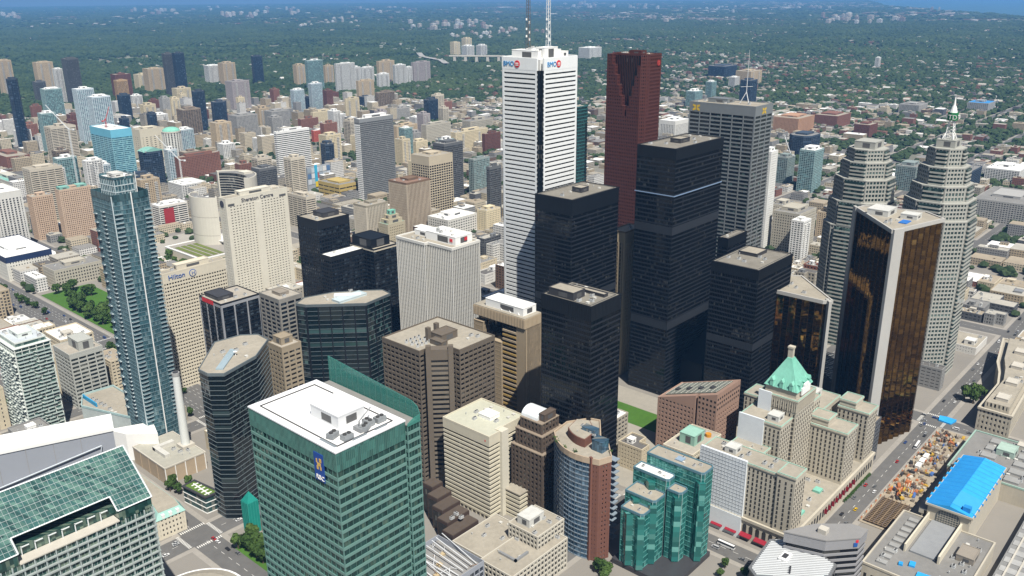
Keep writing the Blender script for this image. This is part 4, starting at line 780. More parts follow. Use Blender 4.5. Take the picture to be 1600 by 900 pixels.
for a, b in ((-1,-1),(1,-1),(1,1),(-1,1)): sp.bar((a*3.2,b*3.2,219),(a*1.9,b*1.9,236),.4,6); sp.bar((a*4.6,b*4.6,219),(a*3,b*3,224),.5,6)
for z in range(219,236,3):
    for a, b, c, d in ((-1,-1,1,-1),(1,-1,1,1),(1,1,-1,1),(-1,1,-1,-1)): f = 3.2-1.3*(z-219)/17; f2 = 3.2-1.3*(z-216)/17; sp.bar((a*f,b*f,z),(c*f2,d*f2,z+3),.2,4)
sp.cyl(0,0,242,248,3.4,1.6,10); sp.cyl(0,0,248,256,1.2,.3,8)
part('spire', sp, white_p, tc)
sg = part('sign_drum', MB().cyl(0,0,235.5,242.2,4.6,n=8), plain('sign_green',(.01,.16,.05),.5,.05), tc)
lettering(sg, 'TD', (-4.7,2.5,236.6), WEST, 5.6, white_p, .15, 'LEFT', 'sign_lettering'); lettering(sg, 'TD', (-2.3,-4.8,236.6), SOUTH, 5.6, white_p, .15, 'LEFT', 'sign_lettering')

# ---------------------------------------------------------------- green glass bank building with a glass fin, front centre
def green_centre():
    x, y, wx, wy, h = G['rbcc']; root = empty('green_glass_tower', (x,y,0), 'nearest green glass office tower with a big white roof and green glass fin', 'skyscraper')
    g = glass('green_glass',(.022,.072,.066),4.05,1.5,.018,.22,(.12,.20,.16),.05,.5,.6)
    band = plain('green_spandrel',(.12,.235,.21),.25,.08,.1,spec=.6); poly = rect(wx,wy); top = 9.0
    facade(root, poly, 0, h-top, 4.05, g, (1.35,band,.12), (3.0,.08,plain('green_mullion',(.10,.20,.18),.4),.04), .3, True)
    part('screen_wall', MB().ring(offset(poly,.05), offset(poly,-.25), h-top, h-.6), glass('green_screen',(.05,.16,.14),4,1.5,.006,.0,(.1,.2,.2),.12,.2), root)
    part('screen_rib', pierline(MB(), poly, None, .9, .12, 0, .2, h-top, h-.6), plain('green_mullion',(.10,.20,.18),.4), root, kind='stuff')
    part('roof_edge', MB().ring(offset(poly,.3), offset(poly,-2.2), h-.6, h), plain('roof_edge_white',(.74,.75,.78),.5,.05), root)
    part('roof', MB().prism(offset(poly,-2.21), h-1.2, h-.3), plain('roof_bright',(.80,.80,.79),.6,.05,.12), root)
    rail = offset(poly,-3.4); part('cleaning_rail', MB().ring(rail, offset(rail,-.35), h-.3, h+.15), dark_metal, root)
    house_box(root, 'penthouse', wx*.36, wy*.24, wx*.74, wy*.55, h-.3, h+5.5, plain('plant_white',(.66,.67,.68),.6,.08), plain('roof_bright',(.80,.80,.79),.6,.05,.12))
    for i, (a, b) in enumerate(((wx*.80,wy*.12),(wx*.55,wy*.10),(wx*.66,wy*.14),(wx*.28,wy*.09),(wx*.2,wy*.18))):
        o = link('cooling_tower', unit_mesh('cooling_tower'), [], root, (a,b,h-.3), (0,.5,1.57,0,.3)[i]); o.scale = (.75,.75,.75)
    gm_ = plain('gantry_grey',(.25,.26,.27),.5); gb = MB(); gb.bar((wx*.5,wy*.12,h),(wx*.5,wy*.12,h+4),.35,6); gb.bar((wx*.5,wy*.12,h+4),(wx*.78,wy*.2,h+5),.25,5); gb.box(wx*.46,wy*.08,h,wx*.54,wy*.16,h+1.6); part('cleaning_gantry', gb, gm_, root)
    for a, b, c, d in ((wx*.06,wy*.06,wx*.10,wy*.22),(wx*.3,2.6,wx*.5,3.3),(wx*.62,2.6,wx*.8,3.3)): part('skylight', MB().box(a,b,h-.3,c,d,h+.1), plain('skylight_grey',(.22,.25,.27),.3), root)
    # lower east bay, and a see-through green glass screen that rises past the roof along its outer edge
    fx = wx+.4; facade(root, [(fx,-1),(fx+7,-1),(fx+7,wy),(fx,wy)], 0, h-3, 4.05, g, (1.35,band,.1), (1.75,.08,plain('green_mullion',(.10,.20,.18),.4),.04), .3, True, wallname='bay_glazing', bandname='bay_band'); part('bay_roof', MB().box(fx+.3,-.7,h-3,fx+6.6,wy-.3,h-2.6), roof_grey, root)
    sm, nt, b = nodes('screen_glass'); b.inputs['Base Color'].default_value = (.10,.34,.30,1); b.inputs['Roughness'].default_value = .12; tr = N(nt, 'ShaderNodeBsdfTransparent'); tr.inputs[0].default_value = (.55,.85,.78,1); mx = N(nt, 'ShaderNodeMixShader'); mx.inputs[0].default_value = .45
    nt.links.new(tr.outputs[0], mx.inputs[1]); nt.links.new(b.outputs[0], mx.inputs[2]); nt.links.new(mx.outputs[0], nt.nodes['Material Output'].inputs['Surface'])
    pts = [(0,h-3),(0,h+.5),(1.5,h+3.5),(5,h+5.0),(wy*.5,h+7),(wy*1.02,h+9.5),(wy*1.02,h-3)]; n_ = len(pts); ex = fx+7.1
    f = part('glass_fin', MB().add([(ex,p[0]-1,p[1]) for p in pts]+[(ex+.3,p[0]-1,p[1]) for p in pts], [tuple(range(n_-1,-1,-1)), tuple(range(n_,2*n_))]+[(i,(i+1)%n_,n_+(i+1)%n_,n_+i) for i in range(n_)]), sm, root)
    part('fin_return', MB().add([(fx,-1.3,h-3),(ex,-1.3,h-3),(ex,-1.3,h+.5),(fx+3,-1.3,h-.2),(fx,-1.3,h-1.6),(fx,-1.1,h-3),(ex,-1.1,h-3),(ex,-1.1,h+.5),(fx+3,-1.1,h-.2),(fx,-1.1,h-1.6)], [(0,1,2,3,4),(9,8,7,6,5),(2,1,6,7),(3,2,7,8),(4,3,8,9)]), sm, root)
    top = lambda t: np.interp(t, [0,1.5,5,wy*.5,wy*1.02], [h+.5,h+3.5,h+5,h+7,h+9.5])
    for t in np.arange(.5, wy, 4.0): part('fin_mullion', MB().box(ex-.12,t-1.05,h-3,ex,t-.95,top(t)), plain('green_mullion',(.10,.20,.18),.4), f)
    # shield sign on the west wall near the front corner
    s = part('sign_panel', MB().box(-.35,8.2,h-17,-.02,14.5,h-4.5), plain('sign_royal',(.01,.06,.30),.5,.04), root)
    mb = MB()
    for (yy, zz, a, b) in ((11.2,h-9.4,2.2,1.4),(10.2,h-7.4,1.3,1.6),(12.2,h-11,1.0,1.6),(10.2,h-11,.8,1.4),(12.6,h-8,.7,1.7)): mb.box(-.5,yy-a/2,zz-b/2,-.34,yy+a/2,zz+b/2)
    part('sign_emblem', mb, plain('sign_yellow',(.62,.40,.10),.5), s, kind='stuff'); lettering(s, 'RBC', (-.5,13.6,h-16.2), WEST, 2.9, white_p, .1, 'LEFT', 'sign_lettering')
green_centre()
# ---------------------------------------------------------------- glass condominium tower, left
def glass_condo():
    x, y, wx, wy, h = G['shangri']; root = empty('glass_condo_tower', (x,y,0), 'tall slim blue-green glass condominium tower with balconies up its corners, left', 'skyscraper')
    g = glass('condo_glass',(.055,.135,.165),3.35,1.3,.03,.35,(.22,.33,.36),.06,.35,.6); wf = plain('condo_white',(.50,.57,.59),.5,.06); br = plain('condo_rail',(.18,.27,.30),.3,.1,spec=.6)
    south = [(0,0)]+[(wx*t, -2.6*math.sin(math.pi*t)) for t in (.15,.3,.5,.7,.85)]+[(wx,0),(wx,wy),(0,wy)]
    facade(root, south, 0, h-10, 3.35, g, (.42,plain('condo_slab',(.14,.22,.25),.4),.06), (1.5,.09,plain('condo_mull',(.10,.155,.18),.4),.06), .18, True)
    part('white_mullion', MB().box(wx*.47,-3.1,0,wx*.495,-2.5,h-4), white_p, root)
    for p in ((0,0),): part('corner_mullion', MB().box(p[0]-.3,p[1]-.3,0,p[0]+.3,p[1]+.3,h-6), wf, root)
    nf = int((h-14)/3.35); sl = MB().box(0,-1.5,0,5.2,.1,.35).box(0,-1.5,.35,5.2,-1.38,1.3,1); me = sl.mesh('balcony')
    s2 = MB().box(-1.3,0,0,.1,4.6,.35).box(-1.3,0,.35,-1.2,4.6,1.3,1); me2 = s2.mesh('balcony')
    for m_ in (me, me2): m_.materials.append(wf); m_.materials.append(br)
    for i in range(8, nf):
        z = i*3.35+.1
        link('balcony', me, [], root, (.4,-.9,z)); link('balcony', me, [], root, (wx-5.4,-.9,z)); link('balcony', me2, [], root, (0,wy*.42,z))
        if i%2: link('balcony', me2, [], root, (0,wy*.82,z))
    # stepped glazed crown
    part('crown_screen', MB().ring(offset(south,.05), offset(south,-.3), h-10, h-5), glass('condo_screen',(.05,.11,.13),5,1.3,.01,.0), root); part('terrace', MB().prism(offset(south,-.4), h-10.2, h-9.4), roof_white, root)
    dr = [(5,3),(wx-8,3),(wx-4,8),(wx-4,wy-6),(6,wy-6),(3,wy-12)]
    facade(root, dr, h-9.4, h+5, 4.8, g, (.6,wf), (2.4,.15,wf,.05), .2, True); part('drum_roof', MB().prism(offset(dr,-.5), h+4.6, h+5.1), roof_white, root); part('drum_parapet', MB().ring(offset(dr,.1), offset(dr,-.3), h+4.9, h+6.6), g, root)
    house_box(root, 'plant_room', 8,10,16,20,h+5.1,h+8.5,plain('plant_pale',(.55,.55,.52),.7)); clutter(root, 5,4,wx-8,wy-8,h+5.1,5,31,avoid=[(6,8,18,22)])
    bl = MB().bar((wx-6,4,h-9),(wx-6,4,h+9),.25,5).bar((4,wy-8,h),(4,wy-8,h+10),.2,5); part('derrick', bl, white_p, root)
glass_condo()
def condo_podium():
    root = empty('podium_block', (248,656,0), 'low podium with a blue hoarding and roof terrace at the foot of the glass condominium', 'building')
    part('wall', MB().prism([(0,50),(17,0),(20,0),(36,-4),(36,70),(10,72)], 0, 20), plain('podium_wall',(.45,.50,.49),.7), root)
    part('parapet', MB().ring(offset([(0,50),(17,0),(20,0),(36,-4),(36,70),(10,72)],.2), offset([(0,50),(17,0),(20,0),(36,-4),(36,70),(10,72)],-.6), 19.8, 21.6), plain('podium_glass',(.35,.48,.48),.3), root)
    part('terrace', MB().prism(offset([(0,50),(17,0),(20,0),(36,-4),(36,70),(10,72)],-.61), 19.5, 20.1), roof_tan, root)
    part('hoarding', MB().box(8,40,20,9,66,23.5), plain('hoarding_blue',(.03,.30,.55),.5), root)
    clutter(root, 10,10,16,60,20.1,7,77,('air_unit','roof_hatch'))
    part('white_block', MB().prism([(-6,-12),(24,-26),(17,-48),(0,-30)], 0, 23), white_p, root)
condo_podium()
# ---------------------------------------------------------------- hotel slabs, left
def hotel_slab(key, name, label, sign, wall, fl, bay, ww, wh, ssize, emblem):
    x, y, wx, wy, h = G[key]; root = empty(name, (x,y,0), label, 'hotel'); poly = rect(wx,wy)
    g = glass('hotel_glass',(.014,.014,.014),fl,bay,.01,.15,(.22,.20,.17),.1,.05)
    facade(root, poly, 0, h-9, fl, g, (fl-wh,wall), (bay,bay-ww,wall,.04), .7, True)
    part('sign_wall', MB().prism(offset(poly,.05), h-9, h-.01), wall, root); roofing(root, offset(poly,.1), h, roof_tan, wall, .8)
    house_box(root, 'penthouse', wx*.25,wy*.2,wx*.75,wy*.9,h+.1,h+5,wall); clutter(root, 2,1,wx-2,wy-1,h+.1,4,hash_(key),avoid=[(wx*.25-2,0,wx*.75+2,wy)])
    dk = plain('sign_dark',(.05,.05,.07),.5)
    lettering(root, sign, (wx*.08 if emblem == 'H' else wx*.24,-.3,h-6.2), SOUTH, ssize, blue_p if emblem == 'H' else dk, .2, 'LEFT', 'sign_lettering')
    if emblem == 'H':
        d = wall_disc(root, 'sign_ring', (wx*.46,-.15,h-4.6), SOUTH, 3.4, blue_p); wall_disc(d, 'sign_face', (0,-.2,0), 0, 2.8, wall); lettering(d, 'H', (-1.3,-.6,-1.6), 0, 4.6, blue_p, .1, 'LEFT', 'sign_letter')
    else:
        wall_disc(root, 'sign_emblem', (-.2,wy*.55,h-6), WEST, 3.8, dk)
        for a, b in ((.0,.05),(.44,.56),(.93,1.0)): part('blank_strip', MB().box(wx*a,-.25,0,wx*b,.3,h-9), wall, root)
        for a, b in ((.03,.13),(.86,.97)): part('louvre', MB().box(wx*a,-.1,h-8.6,wx*b,.2,h-5.9), plain('louvre',(.10,.10,.10),.6), root)
    return root
hotel_slab('hilton','hotel_block','cream hotel slab of small punched windows with the Hilton sign','Hilton',cream,3.3,2.6,1.8,1.7,6.4,'H')
hotel_slab('sheraton','hotel_block','wide pale concrete hotel slab with the Sheraton Centre sign','Sheraton Centre',plain('hotel_concrete',(.62,.59,.50),.9,.10,.15,streak=.10),3.1,3.9,2.0,1.2,6.0,'S')
# ---------------------------------------------------------------- twin curved civic towers with a low disc between them
def arc_tower(label, c, ro, th, a0, a1, h, concave):
    root = empty('curved_civic_tower', (*c,0), label, 'tower'); n = 18; cw = plain('civic_concrete',(.60,.57,.49),.9,.07,.15,streak=.05)
    A_ = [R(a0+(a1-a0)*i/n) for i in range(n+1)]; thick = lambda t: th*(.35+.65*math.sin(math.pi*t))
    outer = [(ro*math.cos(a), ro*math.sin(a)) for a in A_]; inner = [((ro-thick(i/n))*math.cos(a), (ro-thick(i/n))*math.sin(a)) for i, a in enumerate(A_)]
    shell = [((ro+1.2)*math.cos(a), (ro+1.2)*math.sin(a)) for a in A_]
    part('back_wall', MB().prism(shell+outer[::-1], 0, h+1.5), cw, root)
    core = outer+inner[::-1]
    part('window_wall', MB().prism(core, 0, h-1.0), glass('civic_glass',(.03,.035,.035),3.8,1.4,.01,.2), root)
    mesh = MB().prism(offset(core, .7 if True else 0), 0, .9).mesh('floor_band')
    for i in range(int(h/3.8)-1): link('floor_band', mesh, plain('civic_band',(.36,.35,.32),.8), root, (0,0,8+i*3.8-6))
    part('roof', MB().prism(core, h-1.0, h), roof_grey, root)
    for i in (0, n): 
        p = (outer[i][0]*.5+inner[i][0]*.5, outer[i][1]*.5+inner[i][1]*.5); part('end_wall', MB().obox(p, A_[i], thick(i/n)+3, 1.8, 0, h+1.5), cw, root)
    for z in (h*.33, h*.66):
        part('joint', MB().prism([((ro+1.27)*math.cos(a), (ro+1.27)*math.sin(a)) for a in A_]+[((ro+1.1)*math.cos(a), (ro+1.1)*math.sin(a)) for a in A_][::-1], z, z+.5), conc_d, root)
    clutter(root, -ro,-4,-ro+thick(.5)-2,6,h,3,4) if a0 > 90 else house_box(root, 'penthouse', ro-thick(.5)+1,-8,ro-2,8,h,h+3,cw)
arc_tower('shorter curved civic tower, its blank pale concrete back to the camera',(620,1118),34,15,118,242,79,False)
arc_tower('taller curved civic tower with dark banded windows on its hollow side',(640,1124),44,17,-72,72,99,True)
def civic_base():
    root = empty('civic_podium', (545,1040,0), 'low civic podium with green roof beds and a white disc dome', 'building')
    part('wall', MB().box(0,0,0,118,96,13), cream, root); part('roof', MB().ring(rect(118.4,96.4,-.2,-.2), rect(114,92,2,2), 13, 14.2), white_p, root); part('deck', MB().box(2,2,13,116,94,13.4), walk, root)
    for i in range(4): part('green_bed', MB().box(6+i*9,8,13.4,12+i*9,80,13.9), plain('sedum',(.13,.16,.04),.95,.3,.4), root)
    part('council_dome', MB().cyl(80,50,13.4,19,18,24,28).cyl(80,50,19,23,24,6,28), white_p, root)
civic_base()
# ---------------------------------------------------------------- black offices left of centre
def simple_glass(key, name, label, gm, band, pier=None, top=4, crown=None, pent=None, n=6, fl=3.7, roofm=None, poly=None, indiv=True, rec=.3):
    g = G[key] if isinstance(key, str) else key
    return tower(name, label, 'office', g[:4], g[4], fl, gm, band, pier, poly=poly, top=(top, crown or band[1]), roofm=roofm, pent=pent, nclut=n, indiv=indiv, rec=rec)
dk_glass = glass('ink_glass',(.010,.014,.020),3.8,3.0,.014,.22,(.06,.08,.10),.05,.15); dk_band = plain('ink_band',(.014,.016,.020),.5,.15)
simple_glass('blk1','black_glass_office','black gridded office tower with a stone-topped roof, right of the Sheraton hotel',dk_glass,(1.3,dk_band),(3.0,.5,dk_band,.1),8,None,[(.35,.25,.85,.75,5,dark_metal)],4,roofm=roof_tan)
simple_glass('blk1b','black_glass_office','lower black block with a pale roof edge attached to the black gridded tower',dk_glass,(1.3,dk_band),(3.0,.5,dk_band,.1),4,None,None,3,roofm=roof_white)
simple_glass('blk2','black_glass_office','black office with a raised black plant box beside the white finned tower',dk_glass,(1.2,dk_band),(6,.5,dk_band,.1),2,beige_s,[(.05,.15,.8,.95,9,black_steel)],3,roofm=roof_tan)
# white vertical fins
def fin_tower():
    x, y, wx, wy, h = G['fin']; root = empty('white_finned_tower', (x,y,0), 'pale tower of close white vertical fins with a white plant house and red emblems', 'skyscraper')
    g = glass('fin_glass',(.016,.020,.024),3.8,1.5,.008,.2,(.14,.14,.13),.06,.1); wf = plain('fin_white',(.62,.61,.57),.7,.07,.2,streak=.05)
    poly = [(0,0),(wx,0),(wx,wy),(5,wy),(5,wy*.52),(0,wy*.52)]
    poly = [(0,0),(wx,0),(wx,wy),(-4,wy),(-4,wy*.45),(0,wy*.45)]
    facade(root, poly, 0, h-1.5, 3.8, g, (1.0,plain('fin_spandrel',(.05,.05,.055),.5),-.25), None, .5, True)
    n = 0
    me = MB().box(-.32,-.45,0,.32,.55,h-1.5).mesh('vertical_fin')
    for i in range(len(poly)):
        p, q = Vector(poly[i]), Vector(poly[(i+1)%len(poly)]); L = (q-p).length; k = max(1, round(L/2.05)); e = (q-p)/k; ang = math.atan2(e.y,e.x)
        for j in range(k+1): link('vertical_fin', me, wf, root, (p.x+e.x*j,p.y+e.y*j,0), ang)
    part('crown', MB().ring(offset(poly,.6), offset(poly,-1), h-1.5, h+.8), wf, root); part('roof', MB().prism(offset(poly,-1.02), h-1.2, h), roof_tan, root)
    house_box(root, 'penthouse', wx*.25,4,wx*.86,wy*.62,h,h+7.5,white_p, roof_white); house_box(root, 'plant_room', wx*.35,wy*.62+.3,wx*.8,wy*.9,h,h+5,white_p)
    clutter(root, wx*.3,8,wx*.8,wy*.55,h+7.2,6,12); clutter(root, 0,wy*.5,wx*.25,wy*.95,h,3,13)
    for c, a in (((wx*.62,3.75,h+4),SOUTH),((wx*.25-.25,9,h+4),WEST)):
        mb = MB(); mb.box(-1.6,-.2,-1.5,-.4,.1,1.5).box(.4,-.2,-1.5,1.6,.1,1.5).box(-.4,-.2,-.6,.4,.1,.6); part('sign_emblem', mb, red_p, root, c, a)
fin_tower()
# tan roofed dark building with 45 degree front, and the star-shaped one left of it
cp = [(410,524),(439,528),(441,540),(432,549),(410,567),(386,574),(373,567),(376,558)]
cg = glass('teal_black_glass',(.009,.018,.021),3.9,2.0,.016,.25,(.07,.14,.14),.05,.25)
def poly_tower(name, label, pts, h, gm, band, pier, fl=3.9, roofm=None, crown=None, top=1.5, pent=(), n=5, indiv=True, cat='office', seed=0, rec=.3):
    x, y = pts[0]; L = [(a-x,b-y) for a, b in pts]; root = empty(name, (x,y,0), label, cat)
    facade(root, L, 0, h-top, fl, gm, band, pier, rec, indiv)
    part('crown', MB().prism(offset(L,.08), h-top, h-.01), crown or band[1], root); roofing(root, offset(L,.1), h, roofm or roof_tan, crown or band[1], .7)
    for a, b, c, d, z, m_ in pent: house_box(root, 'penthouse', a-x,b-y,c-x,d-y,h+.1,h+z,m_)
    xs = [p[0] for p in L]; ys = [p[1] for p in L]
    cx, cy = sum(xs)/len(xs), sum(ys)/len(ys); rx, ry = (max(xs)-min(xs))*.28, (max(ys)-min(ys))*.28
    if n: clutter(root, cx-rx,cy-ry,cx+rx,cy+ry,h+.1,n,hash_(label),avoid=[(a-x-2,b-y-2,c-x+2,d-y+2) for a, b, c, d, _, _ in pent])
    return root
ct = poly_tower('dark_glass_office','dark glass office with thin pale floor lines, angled front and an octagonal tan roof',cp,110,cg,(.3,plain('pale_line',(.10,.12,.13),.4),.05),(9.5,.9,black_steel,.06),pent=((396,540,424,550,2.2,plain('roof_trough',(.50,.58,.60),.5)),),n=4)
part('white_trough', MB().obox((2,26), .85-1.57, 22, 7, 110.1, 112), plain('trough_white',(.66,.72,.74),.5), ct)
ug = glass('star_glass',(.010,.016,.018),3.6,1.6,.02,.2,(.06,.09,.09),.05,.2)
us = poly_tower('dark_glass_office','dark faceted glass tower with a tan roof, left of the green bank tower',[(262,488.3),(292.3,498.3),(315,518),(316,532),(306.5,541),(287,543),(254.5,507.7),(254.7,496.6)],110,ug,(.25,plain('pale_line2',(.13,.155,.165),.4),.05),None,3.5,n=6)
part('roof_channel', MB().obox((14,20), .75, 34, 5, 110.1, 111.1), plain('channel_grey',(.30,.38,.42),.5), us)
part('satellite_dish', MB().cyl(22,22,110,112,.3,.2,8).cyl(22,22,112,113,.4,1.4,12), white_p, us)
# low dark office with a red sign and its grey neighbour
dr = simple_glass('darkred','dark_glass_office','black glass office with a red rooftop sign below the Hilton hotel',dk_glass,(.9,dk_band),(12,1.2,plain('grey_pier',(.30,.31,.33),.5),.2),3,plain('grey_pier',(.30,.31,.33),.5),[(.1,.3,.5,.9,4,dark_metal)],4)
part('sign_board', MB().box(-.4,G['darkred'][3]*.35,G['darkred'][4]-2.8,-.1,G['darkred'][3]*.85,G['darkred'][4]+.6), red_p, dr)
simple_glass('greyw','grey_office','grey office with wide window bays beside the black glass one',dk_glass,(1.4,plain('grey_band',(.24,.23,.21),.8)),(7,1.4,plain('grey_band',(.24,.23,.21),.8),.1),3,plain('grey_band',(.24,.23,.21),.8),[(.3,.3,.7,.7,3,conc_d)],3)
simple_glass('tanslim','tan_office','slim tan concrete office with a stepped top beside the dark faceted tower',glass('tan_glass',(.03,.028,.025),3.7,3.0),(2.0,plain('tan_conc',(.30,.25,.18),.9,.1)),(5,1.2,plain('tan_conc',(.30,.25,.18),.9,.1),.1),4,None,[(.2,.3,.8,.9,6,plain('tan_conc',(.30,.25,.18),.9,.1))],2)
# ---------------------------------------------------------------- brown banded office with central bay
def brown_office():
    x, y, wx, wy, h = G['brownoct']; root = empty('brown_banded_office', (x,y,0), 'brown concrete office of dark window bands with a projecting stair bay at its corner', 'office')
    bc = plain('brown_concrete',(.135,.112,.088),.9,.10,.2,streak=.06); g = glass('brown_glass',(.012,.012,.012),3.75,4.5,.012,.12,(.10,.09,.08),.06,.1); c = 20.0
    poly = [(c,0),(wx,0),(wx,wy),(0,wy),(0,c),(7,c),(7,11),(11,7),(c,7)]
    poly = [(c,0),(wx,0),(wx,wy),(0,wy),(0,c),(9,c),(c,9)]
    facade(root, poly, 0, h-3, 3.75, g, (1.75,bc), (4.6,.7,bc,.12), .6, True)
    part('crown', MB().prism(offset(poly,.1), h-3, h-.01), bc, root); roofing(root, offset(poly,.15), h, roof_tan, bc, 1.0)
    bay = [(4.5,14),(14,4.5),(19,9.5),(9.5,19)]; facade(root, bay, 0, h-6, 3.75, g, (1.9,plain('bay_conc',(.17,.145,.115),.9)), None, .3, True, wallname='bay_glazing', bandname='bay_band')
    part('bay_top', MB().prism(offset(bay,.2), h-6, h+2), bc, root)
    for p in ((4.0,15.2),(15.2,4.0)): part('bay_pylon', MB().obox(p, .785, 3.6, 3.6, 0, h+5), bc, root)
    house_box(root, 'plant_room', 22,20,38,32,h+.1,h+6,bc); house_box(root, 'plant_room', 16,14,22,26,h+.1,h+4,bc)
    for i in range(12): link('air_unit', unit_mesh('air_unit'), [], root, (6+(i%4)*4.0,28+(i//4)*6.0,h+.1), .785)
    part('tower_stack', MB().box(30,34,h,33,37,h+9).box(18,30,h,21,33,h+10), bc, root, kind='stuff'); clutter(root, 36,4,52,18,h+.1,3,5)
brown_office()
# ---------------------------------------------------------------- tan stepped office with gold bays
def tan_office():
    x, y, wx, wy, h = G['tan1']; root = empty('tan_stepped_office', (x,y,0), 'tan office with stacked dark recesses and a white roof, left of the slender black tower', 'office')
    tn = plain('tan_precast',(.36,.29,.20),.85,.10,.2); g = glass('tan_office_glass',(.016,.014,.012),3.7,1.4,.01,.15,(.15,.11,.06))
    part('back_wall', MB().box(2,0,0,wx,wy*.96,h-8), g, root)
    part('stone_pier', MB().box(-.5,0,0,4.5,9,h-9), tn, root)
    pr = pierline(MB(), rect(wx,9), (0,3), 1.3, .35, 0, .4, 0, h-9); part('vertical_rib', pr, plain('tan_rib',(.42,.34,.24),.85), root, kind='stuff')
    for i in range(int(h/3.7)-3):
        z = i*3.7; mb = MB().box(-1.0,9,z,3,23,z+1.5); part('floor_band', mb, plain('gold_band',(.36,.25,.09),.6,.1) if i%2 else tn, root)
    for k, (ya, yb, zt, xo) in enumerate(((23,33,h-26,-2.5),(33,43,h-40,-4),(43,wy,h-14,-1.5))):
        q = empty_part(root, 'bay'); facade(q, [(xo,ya),(3,ya),(3,yb),(xo,yb)], 0, zt, 3.7, g, (.5,tn), (1.1,.4,tn,.1), .4, False); part('bay_roof', MB().box(xo-.2,ya-.2,zt,3,yb+.2,zt+.6), tn, q)
    part('crown', MB().box(-1.5,-.5,h-9,wx+.5,wy,h-1), tn, root); part('crown_rib', pierline(MB(), rect(wx+2,wy+.5,-1.5,-.5), (0,3), 1.6, .5, 0, .4, h-8.6, h-1.2), plain('tan_rib',(.42,.34,.24),.85), root, kind='stuff')
    part('roof', MB().box(-1.2,-.2,h-1,wx+.2,wy-.3,h-.4), roof_tan, root); house_box(root, 'penthouse', 2,4,wx-1,wy-10,h-.4,h+6,white_p,roof_white)
    for i in range(3): part('buttress', MB().bar((1.9,8+i*9,h-.4),(3.2,12+i*9,h+5),.5,4), white_p, root)
tan_office()
# ---------------------------------------------------------------- cream banded office with blank pier
def cream_banded():
    x, y, wx, wy, h = G['beige']; root = empty('cream_banded_office', (x,y,0), 'cream office of continuous horizontal bands with a blank stair pier, front centre', 'office')
    cb = plain('cream_band',(.56,.52,.41),.85,.08,.2,streak=.05); g = glass('cream_office_glass',(.020,.020,.018),3.6,2.0,.012,.15)
    poly = [(0,0),(wx*.28,0),(wx*.28,3),(wx,3),(wx,wy),(0,wy)]
    facade(root, poly, 3, h-7, 3.3, g, (1.65,cb), None, .7, True)
    part('base', MB().prism(offset(poly,-1.2), 0, 3), conc_d, root)
    for i in range(10): part('base_column', MB().box(.2+i*.01,4*i+1.5,0,1.0+i*.01,4*i+2.5,3.2), cb, root)
    part('crown', MB().prism(offset(poly,.1), h-7, h-.01), cb, root); roofing(root, offset(poly,.15), h, plain('roof_green_tan',(.47,.47,.38),.95,.15), cb, .9)
    part('stair_pier', MB().box(wx*.28-.4,-2.0,0,wx*.44,5,h+.6), plain('pier_cream',(.58,.55,.46),.85,.06), root)
    house_box(root, 'penthouse', wx*.45,wy*.35,wx*.7,wy*.6,h+.1,h+3,white_p); clutter(root, wx*.2,wy*.15,wx*.95,wy*.9,h+.1,9,41,avoid=[(wx*.45-2,wy*.35-2,wx*.7+2,wy*.6+2)])
    part('vent_sign', MB().box(-.2,3,h-4,.1,4,h-3), red_p, root)
    q = empty_part(root, 'wing', (wx*.35,-15,0)); facade(q, rect(26,15), 0, 20, 3.3, g, (1.8,cb), None, .6, False); part('wing_roof', MB().box(-.2,-.2,20,26.2,14.9,20.8), roof_tan, q)
cream_banded()

